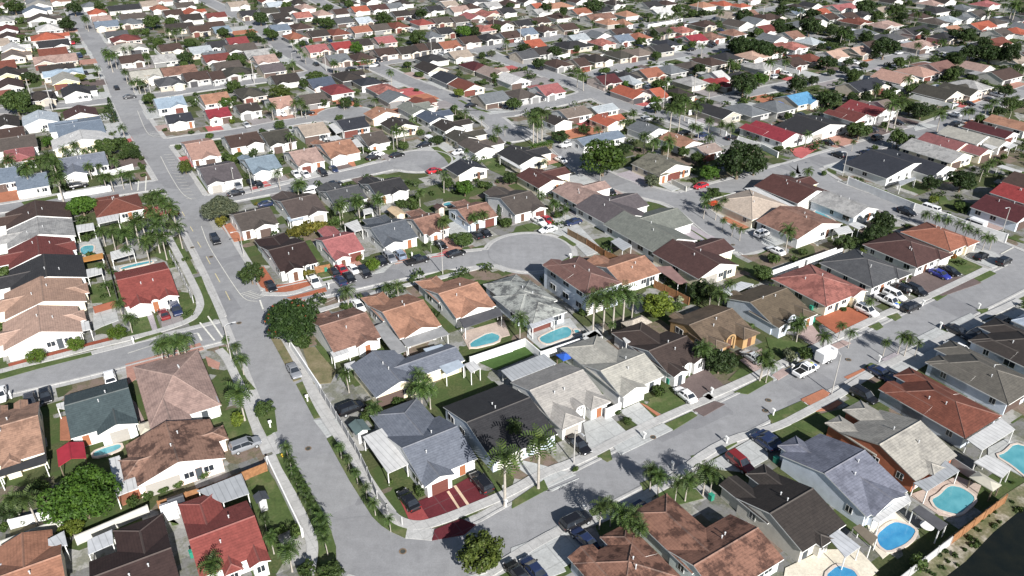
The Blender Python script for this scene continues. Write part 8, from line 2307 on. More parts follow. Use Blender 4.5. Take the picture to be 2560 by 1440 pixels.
def walls(mb, x0, x1, y0, y1, axis, ends, ze, pitch, skip=''):
    # outer rectangle is the roof edge; walls stand in by the overhang
    if axis == 'x': oa, ob = (OG if ends[0] == 'G' else OV, OG if ends[1] == 'G' else OV), (OV, OV)
    else: oa, ob = (OV, OV), (OG if ends[0] == 'G' else OV, OG if ends[1] == 'G' else OV)
    X0, X1, Y0, Y1 = x0 + oa[0], x1 - oa[1], y0 + ob[0], y1 - ob[1]
    zt = ze + pitch * OV - T - .012
    half = ((y1 - y0) if axis == 'x' else (x1 - x0)) / 2; za = ze + pitch * half - T - .012
    xm, ym = (x0 + x1) / 2, (y0 + y1) / 2
    def w(a, b, gable, m):
        if gable: mb.face([(a[0], a[1], 0), (b[0], b[1], 0), (b[0], b[1], zt), (m[0], m[1], za), (a[0], a[1], zt)])
        else: mb.face([(a[0], a[1], 0), (b[0], b[1], 0), (b[0], b[1], zt), (a[0], a[1], zt)])
    gx = axis == 'x'
    if 'n' not in skip: w((X0, Y0), (X1, Y0), (not gx) and ends[0] == 'G', (xm, Y0))
    if 'r' not in skip: w((X1, Y0), (X1, Y1), gx and ends[1] == 'G', (X1, ym))
    if 't' not in skip: w((X1, Y1), (X0, Y1), (not gx) and ends[1] == 'G', (xm, Y1))
    if 'l' not in skip: w((X0, Y1), (X0, Y0), gx and ends[0] == 'G', (X0, ym))
    return X0, X1, Y0, Y1
def arch(hs, x0, x1, yf, yb, zs):
    # barrel-vaulted entry: curved roof and a white arched front
    r = (x1 - x0) / 2; xm = (x0 + x1) / 2; n = 10
    ring = [(xm - r * math.cos(math.pi * i / n), zs + r * .9 * math.sin(math.pi * i / n)) for i in range(n + 1)]
    for (a, za), (b, zb) in zip(ring[:-1], ring[1:]):
        hs.roof.face([(a, yf, za), (b, yf, zb), (b, yb, zb), (a, yb, za)], 0)
        k = .72
        a2, b2 = xm + (a - xm) * k, xm + (b - xm) * k; za2, zb2 = zs + (za - zs) * k, zs + (zb - zs) * k
        hs.wall.face([(a, yf - .03, za), (a2, yf - .03, za2), (b2, yf - .03, zb2), (b, yf - .03, zb)])
    for sx in (x0, x1 - r * .28):
        hs.wall.box(sx, sx + r * .28, yf - .03, yf + .25, 0, zs)
def house_mesh(Wd, D, ridge, ends, ze, wings, near):
    hs = House()
    ax = 'y' if ridge == 'u' else 'x'
    pt = PITCH if near else .39
    main_p = pt if (D if ax == 'x' else Wd) < 13 else pt * 12.5 / (D if ax == 'x' else Wd)
    prism(hs.roof, 0, Wd, 0, D, ax, ends, ze, main_p, caps=near)
    X0, X1, Y0, Y1 = walls(hs.wall, 0, Wd, 0, D, ax, ends, ze, main_p)
    spans = {'n': [], 'l': [], 'r': [], 't': []}; fr = []
    for (sd, t0, t1, pr, en) in wings:
        ln = Wd if sd in 'nt' else D
        a, b = t0 * ln, t1 * ln
        if sd in 'lr': a, b = (1 - t1) * D, (1 - t0) * D
        if b - a < 1: continue
        dz = .06 * (len(spans['n']) + len(spans['t']) + len(spans['l']) + len(spans['r']) + 1)
        wp = min(PITCH + .02, (main_p * (D if ax == 'x' else Wd) / 2 * .97) / ((b - a) / 2))
        if en == 'A':
            arch(hs, a, b, -pr, min(D * .4, (b - a) * 1.3), ze - .2); spans['n'].append((a, b)); fr.append(('A', a, b, -pr)); continue
        e2 = ('G', en)
        zz = ze + .012 * dz * 10
        if sd == 'n':
            prism(hs.roof, a, b, -pr, D / 2, 'y', en + 'G', zz, wp, caps=near); q = walls(hs.wall, a, b, -pr, D / 2, 'y', en + 'G', zz, wp, 't'); fr.append(('n', q[0], q[1], q[2]))
        elif sd == 't':
            prism(hs.roof, a, b, D / 2, D + pr, 'y', 'G' + en, zz, wp, caps=near); q = walls(hs.wall, a, b, D / 2, D + pr, 'y', 'G' + en, zz, wp, 'n'); fr.append(('t', q[0], q[1], q[3]))
        elif sd == 'l':
            prism(hs.roof, -pr, Wd / 2, a, b, 'x', en + 'G', zz, wp, caps=near); q = walls(hs.wall, -pr, Wd / 2, a, b, 'x', en + 'G', zz, wp, 'r'); fr.append(('l', q[2], q[3], q[0]))
        else:
            prism(hs.roof, Wd / 2, Wd + pr, a, b, 'x', 'G' + en, zz, wp, caps=near); q = walls(hs.wall, Wd / 2, Wd + pr, a, b, 'x', 'G' + en, zz, wp, 'l'); fr.append(('r', q[2], q[3], q[1]))
        spans[sd].append((a, b))
    # free stretches of the main walls
    for sd, lo, hi, at in (('n', X0, X1, Y0), ('t', X0, X1, Y1), ('l', Y0, Y1, X0), ('r', Y0, Y1, X1)):
        cur = lo
        for a, b in sorted(spans[sd]) + [(hi, hi)]:
            if a - cur > 1.6: fr.append((sd, cur, a, at))
            cur = max(cur, b)
    return hs, fr, main_p
def window_mesh(w, h, frame=.09):
    mb = MB()
    mb.box(-w / 2, w / 2, -.05, .02, -h / 2, h / 2, 0)
    mb.face([(-w / 2 + frame, -.056, -h / 2 + frame), (w / 2 - frame, -.056, -h / 2 + frame), (w / 2 - frame, -.056, h / 2 - frame), (-w / 2 + frame, -.056, h / 2 - frame)], 1)
    mb.box(-.03, .03, -.07, -.056, -h / 2 + frame, h / 2 - frame, 0)
    return mb.mesh('window', [M['trim'], M['glass']])
WIN = [window_mesh(1.5, 1.15), window_mesh(1.1, 1.2), window_mesh(2.0, 1.3)]
def garage_mesh(w):
    mb = MB(); mb.box(-w / 2, w / 2, -.05, .02, 0, 2.15, 0)
    for i in range(4): mb.box(-w / 2 + .08, w / 2 - .08, -.075, -.05, .06 + i * .53, .06 + i * .53 + .45, 0)
    return mb.mesh('garage_door', [M['garage']])
GAR = {3: garage_mesh(2.6), 5: garage_mesh(4.6)}
mb = MB(); mb.box(-.48, .48, -.05, .02, 0, 2.1, 0); mb.box(-.36, .36, -.07, -.05, .15, .95, 0); mb.box(-.36, .36, -.07, -.05, 1.1, 1.95, 0); DOOR = mb.mesh('door', [M['garage']])
mb = MB(); mb.tube([(0, 0, -.3), (0, 0, .45)], [.08, .08], 8); mb.tube([(0, 0, .45), (0, 0, .55)], [.14, .04], 8); VENT = mb.mesh('roof_vent', [M['metal']])
ROT = {'n': 0, 'r': math.pi / 2, 't': math.pi, 'l': -math.pi / 2}
def put(name, me, rt, sd, s, at, z, col=None):
    loc = (s, at, z) if sd in 'nt' else (at, s, z)
    o = link(name, me, rt, col); o.location = loc; o.rotation_euler = (0, 0, ROT[sd]); return o
GDC = [(.7, .7, .68), (.66, .64, .6), (.72, .72, .7), (.72, .72, .7), (.72, .72, .7), (.14, .05, .04), (.35, .33, .3), (.62, .6, .55), (.1, .07, .06)]
DRC = [(.3, .12, .06), (.12, .06, .04), (.7, .7, .68), (.06, .07, .08)]
STAIN = {'stained': 1, 'claymottle': 1, 'mottlegrey': 1, 'salmonbrown': .55, 'salmon': .4, 'lightgrey': .22, 'palebeige': .22, 'creamgrey': .3, 'lavender': .4, 'coral': .6, 'pinktan': .35, 'whitegrey': .45, 'salmontan': .5, 'clay': .35, 'rustorange': .3, 'olivetan': .6, 'tan': .35}
def zroof(Wd, D, ridge, p, ze, x, y):
    return ze + p * (min(x, Wd - x) if ridge == 'u' else min(y, D - y))
def build_house(x, y, a, Wd, D, ridge, ends, roof, wall, ze, wings, near, lab, name='house', rnd=random):
    rt = root(name, x, y, a)
    hs, fr, mp = house_mesh(Wd, D, ridge, ends, ze, wings, near)
    rc = ROOF[roof]; j = random.uniform(.92, 1.08)
    wc = WALL[wall]
    if not near and wall == 'white': f_ = random.choice([(.78, .78, .77), (.62, .61, .58), (.68, .6, .5), (.46, .46, .455), (.62, .52, .47), (.5, .45, .38)]); wc = tuple(.88 * q for q in f_)
    obj('wall', hs.wall, M['wall'], rt, wc)
    obj('roof', hs.roof, [M['roof'], M['trim'] if wall not in ('ochre', 'terracotta') else M['garage'], M['ridge']], rt, (*[min(c * j, 1) for c in rc], STAIN.get(roof, .15)))
    gd = False; dr = False; gc = random.choice(GDC)
    far = y > 250
    order = sorted(fr, key=lambda f: (f[0] != 'n', f[3]))
    for sd, s0, s1, at in order:
        w = s1 - s0; m = (s0 + s1) / 2
        if sd == 'A':
            put('door', DOOR, rt, 'n', m, at + .3, .1, random.choice(DRC)); dr = True; continue
        if far and sd not in 'nr': continue
        if sd == 't' and not near: continue
        if sd == 'n' and not gd and w > 3.4 and roof != 'rustorange':
            k = 5 if w > 5.4 else 3; mg = m if w < 7 else s0 + w * .27
            if w >= 7:
                for q in (.58, .82): put('window', WIN[0], rt, sd, s0 + w * q, at, 1.5)
                if not far: put('door', DOOR, rt, sd, s0 + w * .7, at, .1, random.choice(DRC)); dr = True
            put('garage_door', GAR[k], rt, sd, mg, at, .02, gc if not far or random.random() < .3 else random.choice([(.1, .07, .06), (.14, .05, .04), (.2, .2, .2), (.06, .06, .065)])); gd = True; continue
        if sd == 'r' and far:
            put('window', WIN[2], rt, sd, m, at, 1.45); continue
        if sd == 'n' and not dr and w > 2.2 and not far:
            put('door', DOOR, rt, sd, m, at, .1, random.choice(DRC)); dr = True
            if w > 5: put('window', WIN[0], rt, sd, m + w * .3, at, 1.55); put('window', WIN[0], rt, sd, m - w * .3, at, 1.55)
            continue
        n = max(1, int(w / (2.7 if far else 3.6)))
        for i in range(n):
            if not far and sd in 'lr' and random.random() < .25: continue
            me = random.choice(WIN) if w > 3 else WIN[1]
            s = s0 + w * (i + .5) / n
            put('window', me, rt, sd, s, at, 1.55)
            if ze > 4: put('window', me, rt, sd, s, at, 4.4)
    if near:
        for i in range(2):
            vx, vy = Wd * random.uniform(.3, .7), D * random.uniform(.3, .7)
            v = link('roof_vent', VENT, rt, None, (vx, vy, zroof(Wd, D, ridge, mp, ze, vx, vy)))
    if not near and random.random() < .45:
        w_ = Wd * random.uniform(.35, .7); x_ = random.uniform(0, Wd - w_); mb = MB(); mb.box(x_, x_ + w_, D - .4, D + random.uniform(2.2, 3.6), 2.0, 2.12)
        for q in (x_ + .1, x_ + w_ - .25): mb.box(q, q + .15, D + 2.0, D + 2.15, 0, 2.0)
        obj('patio_roof', mb, M['panel'], rt, random.choice([(.55, .55, .55), (.4, .42, .44), (.3, .3, .3), (.5, .45, .4), (.6, .62, .65)]))
    tag(rt, DESC.get(roof, roof) + '-roofed ' + WD.get(wall, wall) + ' house', lab, 'house', 'suburban houses')
    return rt
for h in HOUSES: build_house(*h)
# driveways from the houses to their street
DC = ['palecon'] * 5 + ['greypave'] * 3 + ['pinkpave', 'pinkgrey', 'salmonpave', 'brownpave', 'redpave', 'brickred']
def near_road(p):
    b = None
    for n, w, pts in RD:
        for q, r in zip(pts[:-1], pts[1:]):
            q, r = Vector(q), Vector(r); d = r - q; t = max(0, min(1, (p - q).dot(d) / d.dot(d))); f = q + d * t; k = (f - p).length - w / 2
            if b is None or k < b[0]: b = (k, f, w / 2)
    return b
for i, h in enumerate(HOUSES):
    x, y, a, Wd, D = h[:5]
    if y < 150: continue
    X, Y = Vector((math.cos(a), math.sin(a))), Vector((-math.sin(a), math.cos(a))); o = Vector((x, y)); best = None
    for mid, out, ln in ((o + X * Wd * .5, -Y, Wd), (o + X * Wd * .5 + Y * D, Y, Wd), (o + Y * D * .5, -X, D), (o + X * Wd + Y * D * .5, X, D)):
        b = near_road(mid + out * 1.0); k = (b[1] - mid).dot(out) - b[2]
        if 1 < k < 16 and (best is None or k < best[0]): best = (k, mid, out, ln)
    if not best: continue
    k, mid, out, ln = best; s = Vector((-out.y, out.x)); w = ln * random.uniform(.25, .48); c = mid + s * ln * random.uniform(-.22, .22)
    mb = MB(); mb.slab([c - s * w - out * .6, c + s * w - out * .6, c + s * w * .95 + out * (k + .25), c - s * w * .95 + out * (k + .25)], 0, .075 + i * .0001); struct(obj('driveway', mb, G[random.choice(DC)]))
# the farthest houses, past the three hundred nearest: one mass
mbw, mbr = MB(), {}
rt = root('distant_houses', 0, 0)
rt['label'] = 'farthest tiled houses along the top edge of the view'; rt['category'] = 'houses'; rt['kind'] = 'stuff'
for (x, y, a, Wd, D, ridge, ends, roof, wall, ze, wings) in FAR_HOUSES:
    hs, fr, mp = house_mesh(Wd, D, ridge, ends, ze, wings, 0); ca, sa = math.cos(a), math.sin(a)
    def tr(v): return (x + v[0] * ca - v[1] * sa, y + v[0] * sa + v[1] * ca, v[2])
    for f in hs.wall.f: mbw.face([tr(hs.wall.v[i]) for i in f])
    q = mbr.setdefault(roof, MB())
    for f, mi in zip(hs.roof.f, hs.roof.m): q.face([tr(hs.roof.v[i]) for i in f], mi)
obj('wall', mbw, M['wall'], rt, (.66, .65, .62))
for k, q in mbr.items(): obj('roof', q, [M['roof'], M['trim'], M['ridge']], rt, (*ROOF[k], .2))
# ------------------------------------------------------------------ patio covers, sheds, walls, pools
CM = dict(white=(.78, .78, .77), greymetal=(.5, .52, .54), whitemetal=(.68, .70, .73), glass=(.7, .72, .75), darkmetal=(.13, .13, .14), tanmetal=(.25, .21, .16), greyflat=(.40, .40, .40), skyflat=(.55, .63, .72), orangecanopy=(.6, .28, .08), steelpanel=(.42, .45, .5), darkflat=(.07, .07, .072), pinkpanel=(.36, .22, .2))
def ribbed():
    m, nt, b = newmat('ribbed sheet', .5, .35)
    tc, oi, v = objvec(nt)
    sp = node(nt, 'SeparateXYZ'); L(nt, tc.outputs['Object'], sp.inputs[0])
    s = math_(nt, 'FRACT', math_(nt, 'MULTIPLY', sp.outputs[0], 1.25))
    c = mixc(nt, 1., oi.outputs['Color'], ramp(nt, s, [(0, (.62,) * 3), (.1, (1,) * 3), (.9, (1,) * 3), (1, (.62,) * 3)]).outputs[0], 'MULTIPLY')
    n = noise(nt, v, .7, 5, .6); c = mixc(nt, 1., c, ramp(nt, n, [(.3, (.82,) * 3), (.7, (1.05,) * 3)]).outputs[0], 'MULTIPLY')
    L(nt, c, b.inputs['Base Color']); return m
M['ribbed'] = ribbed()
for m, h, pts, lab in COVERS:
    cx = sum(p[0] for p in pts) / len(pts); cy = sum(p[1] for p in pts) / len(pts)
    d = Vector(pts[1]) - Vector(pts[0]); a = math.atan2(d.y, d.x)
    rt = root('patio_cover', cx, cy, a); ca, sa = math.cos(-a), math.sin(-a)
    lp = [((p[0] - cx) * ca - (p[1] - cy) * sa, (p[0] - cx) * sa + (p[1] - cy) * ca) for p in pts]
    mb = MB(); mb.slab(lp, h - .12, h); mb.face([(p[0], p[1], h - .12) for p in lp])
    obj('roof', mb, M['ribbed'] if m in ('greymetal', 'whitemetal', 'glass', 'steelpanel', 'white') else M['panel'], rt, tuple(.72 * q for q in CM[m]))
    mb = MB(); mb.box(-.06, .06, -.06, .06, 0, h - .12); me = mb.mesh('post', [M['trim']])
    for p in lp: link('post', me, rt, None, (p[0] * .93, p[1] * .93, 0))
    tag(rt, CD[m], lab, 'patio cover', 'patio covers')
SC = dict(redroof=((.33, .03, .045), (.3, .2, .15)), tealroof=((.10, .14, .14), (.8, .8, .78)), greyroof=((.06, .065, .075), (.6, .6, .6)), tarp=((.55, .5, .4), (.6, .55, .45)), whiteroof=((.7, .7, .7), (.75, .75, .75)), tanroof=((.5, .38, .25), (.6, .5, .4)), brownroof=((.08, .05, .045), (.6, .5, .4)), bluetarp=((.03, .10, .42), (.1, .2, .5)), creamroof=((.45, .43, .36), (.5, .3, .2)))
for m, x, y, a, Wd, D, lab in SHEDS:
    nm = {'thatch': 'thatched_hut', 'bluetarp': 'shade_canopy', 'tarp': 'tent', 'redroof': 'gazebo', 'creamroof': 'gazebo'}.get(m, 'garden_shed')
    rt = root(nm, x, y, a); mb = MB(); hip = m in ('thatch', 'bluetarp', 'creamroof', 'tarp')
    ax = 'x' if Wd > D else 'y'
    prism(mb, 0, Wd, 0, D, ax, 'HH' if hip else 'GG', 2.15, .55 if m == 'thatch' else .4, .1, not hip)
    c = SC.get(m, ((.36, .32, .27), (.3, .2, .1)))
    obj('roof', mb, [M['thatch'] if m == 'thatch' else M['panel']] * 3, rt, c[0])
    if nm == 'garden_shed':
        mb = MB(); walls(mb, 0, Wd, 0, D, ax, 'GG', 2.15, .4); obj('wall', mb, M['wall'], rt, c[1])
        put('door', DOOR, rt, 'n', Wd / 2, OV if ax == 'x' else OG, .02, (.5, .5, .5))
    else:
        mb = MB(); mb.box(-.07, .07, -.07, .07, 0, 2.1); me = mb.mesh('post', [M['bark']])
        for px_, py_ in ((.2, .2), (Wd - .2, .2), (Wd - .2, D - .2), (.2, D - .2)): link('post', me, rt, None, (px_, py_, 0))
    tag(rt, SD[m], lab, nm.replace('_', ' '), None)
WMAT = dict(white='wall', grey='wall', concrete='wall', brownwall='wall', wood='wood', greywood='greywood', darkgrey='darkgrey')
WCOL = dict(white=(.80, .80, .79), grey=(.42, .42, .42), concrete=(.5, .49, .45), brownwall=(.22, .08, .05))
WLAB = {'white': 'white garden wall', 'grey': 'grey boundary fence', 'darkgrey': 'dark grey boundary fence', 'wood': 'orange-brown wooden fence', 'greywood': 'weathered wooden fence', 'concrete': 'stained concrete wall', 'brownwall': 'brown garden wall'}
for m, h, pts, lab in WALLS:
    nm = 'garden_wall' if 'wall' in WLAB[m] else 'wooden_fence' if 'wood' in m else 'boundary_fence'
    x0, y0 = pts[0]; rt = root(nm, x0, y0); mb = MB(); mp = MB(); th = .09 if 'fence' not in nm else .04
    for A_, B_ in zip(pts[:-1], pts[1:]):
        A_, B_ = Vector(A_) - Vector((x0, y0)), Vector(B_) - Vector((x0, y0)); d = B_ - A_; n = Vector((-d.y, d.x)).normalized() * th
        mb.slab([A_ + n, A_ - n, B_ - n, B_ + n], 0, h)
        k = max(1, int(d.length / 2.6)) if 'fence' in nm else 1
        for i in range(k + 1):
            p = A_ + d * i / k; e = d.normalized() * .1; n2 = n.normalized() * (th + .05)
            mp.slab([p - e + n2, p - e - n2, p + e - n2, p + e + n2], 0, h + (.08 if 'fence' in nm else .04))
    obj('panel', mb, M[WMAT[m]], rt, WCOL.get(m)); obj('frame', mp, M[WMAT[m]], rt, WCOL.get(m))
    tag(rt, WLAB[m], lab, 'fence' if 'fence' in nm else 'wall', None)
for i, (lab, pts) in enumerate(POOLS):
    P = [Vector(p) for p in pts]; c = sum(P, Vector((0, 0))) / len(P)
    for _ in range(1):
        P = [q for a, b in zip(P, P[1:] + P[:1]) for q in (a * .8 + b * .2, a * .2 + b * .8)]
    P = [p - c for p in P]
    if sum(p.x * q.y - q.x * p.y for p, q in zip(P, P[1:] + P[:1])) < 0: P.reverse()
    rt = root('swimming_pool', c.x, c.y); mb = MB(); mb.face([(p.x, p.y, .2) for p in P]); obj('water', mb, M['pool2'] if i in (1, 3, 9) else M['pool'], rt)
    mb = MB(); k = len(P); O = []
    for j in range(k):
        d = (P[(j + 1) % k] - P[j - 1]).normalized(); O.append(P[j] + Vector((d.y, -d.x)) * .38)
    for j in range(k):
        a, b, cc, dd = P[j], P[(j + 1) % k], O[(j + 1) % k], O[j]
        mb.face([(dd.x, dd.y, .25), (cc.x, cc.y, .25), (b.x, b.y, .25), (a.x, a.y, .25)])
        mb.face([(a.x, a.y, .25), (b.x, b.y, .25), (b.x, b.y, .19), (a.x, a.y, .19)]); mb.face([(cc.x, cc.y, .25), (dd.x, dd.y, .25), (dd.x, dd.y, 0), (cc.x, cc.y, 0)])
    obj('coping', mb, M['coping'], rt)
    tag(rt, 'blue backyard swimming pool', lab, 'pool', 'backyard pools')
# ------------------------------------------------------------------ trees
def copies(src, x, y, a, s, sz=None):
    r = src.copy(); COL.objects.link(r); r.location = (x, y, 0); r.rotation_euler = (0, 0, a); r.scale = (s, s, sz or s)
    for ch in src.children:
        c = ch.copy(); COL.objects.link(c); c.parent = r
        if c.name.startswith(('crown', 'foliage')): pass
    return r
def frond(mb, az, el, ln, rng):
    n = 9; p = Vector((0, 0, 0)); d = Vector((math.cos(az) * math.cos(el), math.sin(az) * math.cos(el), math.sin(el)))
    side = Vector((-math.sin(az), math.cos(az), 0)); step = ln / n
    for i in range(n):
        q = p + d * step; t = (i + .5) / n; w = ln * .21 * math.sin(math.pi * (.12 + .85 * t)) * rng.uniform(.85, 1.15)
        up = side.cross(d).normalized()
        for sg in (1, -1):
            o = side * sg * w - up * w * (.35 + .5 * t) + d * step * .55
            b = p + d * step * .62
            mb.face([p, b, b + o, p + o * .96], 0)
        p = q; d = (d + Vector((0, 0, -1)) * (.16 + .10 * t)).normalized()
def palm_proto(seed, h, nf, ln, droop, thick, royal):
    rng = random.Random(seed); rt = bpy.data.objects.new('palm_tree', None)
    bend = rng.uniform(-.35, .35) * (0 if royal else 1)
    pts = [(bend * (t ** 2), bend * .4 * t * t, h * t) for t in (0, .1, .3, .55, .8, 1)]
    rad = [thick * 1.5, thick * 1.1, thick * (1.15 if royal else .95), thick, thick * .85, thick * .7]
    mt = MB(); mt.tube(pts, rad, 8); mc = MB()
    for i in range(nf):
        az = i * 2.399 + rng.uniform(-.2, .2); el = R_(70) - (i / nf) ** .8 * R_(droop) + rng.uniform(-.12, .12)
        frond(mc, az, el, ln * rng.uniform(.85, 1.1), rng)
    return rt, mt.mesh('trunk', [M['palmbark']], True), mc.mesh('crown', [M['leaf']]), pts[-1]
PALMS = [palm_proto(1, 6, 22, 2.5, 115, .15, 0), palm_proto(2, 6, 18, 2.2, 105, .13, 0), palm_proto(3, 6, 26, 2.3, 125, .15, 0), palm_proto(4, 6, 21, 2.0, 110, .12, 1)]
def blob_leaves(mb, c, r, n, size, rng, flat_=1.):
    for _ in range(n):
        d = Vector((rng.gauss(0, 1), rng.gauss(0, 1), rng.gauss(0, 1))).normalized()
        if d.z < -.35 and rng.random() < .6: d.z = -d.z
        p = Vector(c) + Vector((d.x * r, d.y * r, d.z * r * flat_)) * rng.uniform(.72, 1.06)
        nrm = (d + Vector((rng.gauss(0, .55), rng.gauss(0, .55), rng.gauss(0, .55)))).normalized()
        a = nrm.orthogonal().normalized(); a = (Matrix.Rotation(rng.uniform(0, 6.28), 3, nrm) @ a); b = nrm.cross(a)
        s = size * rng.uniform(.6, 1.35)
        mb.face([p - a * s, p - b * s * .55, p + a * s, p + b * s * .55])
def tree_proto(seed, nb=30, leaves=125, size=.3, flat_=.72):
    # crown 8 m wide; the trunk forks into limbs that run into the clumps
    rng = random.Random(seed); mc, mt = MB(), MB(); Rr = 4.; zc = 3.8
    cs = []
    for i in range(nb):
        az = i * 2.399 + rng.uniform(-.3, .3); u = (i + .5) / nb; el = math.asin(1 - 1.72 * u); k = rng.uniform(.5, .92)
        c = Vector((math.cos(az) * math.cos(el) * Rr * k, math.sin(az) * math.cos(el) * Rr * k, zc + math.sin(el) * Rr * flat_ * k * 1.05)); r = Rr * rng.uniform(.17, .38)
        cs.append((c, r)); blob_leaves(mc, c, r, int(leaves * (r / 1.15) ** 2), size, rng, .8)
    blob_leaves(mc, (0, 0, zc), Rr * .55, leaves, size * 1.3, rng, flat_)
    mt.tube([(0, 0, 0), (.05, .02, zc * .3), (.0, .05, zc * .55)], [.32, .24, .2], 8)
    for c, r in cs[::4]: mt.tube([(0, .04, zc * .5), tuple(c * .5 + Vector((0, 0, zc * .32))), tuple(c)], [.15, .09, .03], 5)
    return mt.mesh('trunk', [M['bark']], True), mc.mesh('crown', [M['leaf']])
BROAD = [tree_proto(11), tree_proto(12, 25, 135), tree_proto(13, 34, 110, .27, .78), tree_proto(14, 22, 135, .32, .66)]
FINE = tree_proto(22, 48, 230, .2, .7)
ROUND = tree_proto(21, 40, 95, .24, .85)
def shrub_proto(seed, nb, flat_):
    rng = random.Random(seed); mc, mt = MB(), MB()
    for i in range(nb):
        az = i * 2.4; k = rng.uniform(.1, .55); c = (math.cos(az) * k, math.sin(az) * k, .45 + rng.uniform(-.1, .3) * flat_); blob_leaves(mc, c, rng.uniform(.34, .5), 85, .13, rng, flat_)
    mt.tube([(0, 0, 0), (.02, 0, .4)], [.06, .04], 6)
    return mt.mesh('stem', [M['bark']]), mc.mesh('foliage', [M['leaf']])
SHRUB = [shrub_proto(31, 9, .9), shrub_proto(32, 7, 1.), shrub_proto(33, 11, .75)]
rng = random.Random(41); mc = MB()
for i in range(13): blob_leaves(mc, (0, 0, .35 + i * .38), .75 * (1 - (i / 13) ** 1.8) + .12, 60, .16, rng, 1.)
mt = MB(); mt.tube([(0, 0, 0), (0, 0, 2)], [.12, .08], 6); CYP = (mt.mesh('trunk', [M['bark']]), mc.mesh('crown', [M['leaf']]))
rng = random.Random(42); mc = MB()
for i in range(11):
    for j in (-.5, .5): blob_leaves(mc, ((i - 5) * .9, j, 1.3), .95, 110, .17, rng, 1.2)
HEDGE = mc.mesh('foliage', [M['leaf']])
mb = MB(); mb.box(-4.6, 4.6, -.5, .5, 0, 1.5); HCORE = mb.mesh('stem', [M['bark']])
mc = MB(); rng = random.Random(43)
for i in range(110):
    az = rng.uniform(0, 6.28); el = math.asin(rng.uniform(0.05, 1)); k = rng.uniform(.92, 1.05)
    p = (math.cos(az) * math.cos(el) * 4.1 * k, math.sin(az) * math.cos(el) * 4.0 * k, 3.9 + math.sin(el) * 3.0 * k)
    if mnoise.noise(Vector(p) * .7) > .12: blob_leaves(mc, p, .12, 3, .17, rng)
BLOSSOM = mc.mesh('blossoms', [M['leaf']])
TINT = {'': (.065, .105, .03), 'bright': (.06, .125, .02), 'lime': (.13, .175, .028), 'dark': (.036, .062, .022), 'mid': (.055, .09, .028), 'yellowish': (.082, .115, .026), 'grey': (.105, .125, .085), 'flame': (.034, .066, .02), 'bigdark': (.03, .055, .018), 'big': (.055, .098, .02), 'round': (.09, .15, .022), 'yellow': (.135, .13, .026), 'orange': (.3, .13, .03), 'pale': (.28, .32, .22)}
for k, x, y, s, v, lab in TREES:
    j = random.uniform(.82, 1.18); a = random.uniform(0, 6.28)
    if k == 'P':
        royal = s >= 7.5
        _, tm, cm, top = PALMS[3] if royal else random.choice(PALMS[:3])
        sc = s / 6; cs = (.4 + .35 * s) * (.82 if s < 3.3 else 1) / 2.3 / sc
        r = root('palm_tree', x, y, a, 0, sc); link('trunk', tm, r)
        c = link('crown', cm, r, (.052 * j, .085 * j * random.uniform(.95, 1.1), .026 * j), top); c.scale = (cs,) * 3
        b = ('tall ' if s >= 6.5 else 'short ' if s < 3.3 else '') + 'palm tree'
        tag(r, b if len(b.split()) > 2 else 'slender ' + b, lab, 'palm tree', 'palm trees'); continue
    t = tuple(q * j * .84 for q in TINT[v])
    if k == 'B':
        tm, cm = ROUND if v == 'round' else FINE if s > 9 and y < 200 else random.choice(BROAD)
        s *= 1. if v in ('big', 'bigdark') else .9; r = root('broadleaf_tree', x, y, a, 0, s / 8); r.scale = (s / 8 * random.uniform(.88, 1.14), s / 8 * random.uniform(.88, 1.14), s / 8 * random.uniform(.82, 1.05)); link('trunk', tm, r); link('crown', cm, r, t)
        if v == 'flame': link('blossoms', BLOSSOM, r, (.24, .065, .03))
        b = ('large ' if s > 7.5 else '') + VD[v] + ' broadleaf tree'; cat = 'tree'; gp = 'broadleaf trees'
    elif k == 'K':
        tm, cm = random.choice(SHRUB)
        r = root('shrub', x, y, a, 0, s / 1.75); link('stem', tm, r); link('foliage', cm, r, t); b = VD[v] + ' shrub'; cat = 'shrub'; gp = 'garden shrubs'
    elif k == 'C':
        r = root('cypress_tree', x, y, a, 0, s / 5.3); link('trunk', CYP[0], r); link('crown', CYP[1], r, (.03, .055, .018)); b = VD[v] + ' cypress tree'; cat = 'tree'; gp = None
    else:
        r = root('hedge', x, y, R_(32.8), 0, 1); r.scale = (s / 10.5, .9, 1.1); link('stem', HCORE, r); link('foliage', HEDGE, r, (.06, .115, .022)); b = VD[v] + ' hedge'; cat = 'hedge'; gp = None
    tag(r, b, lab, cat, gp)
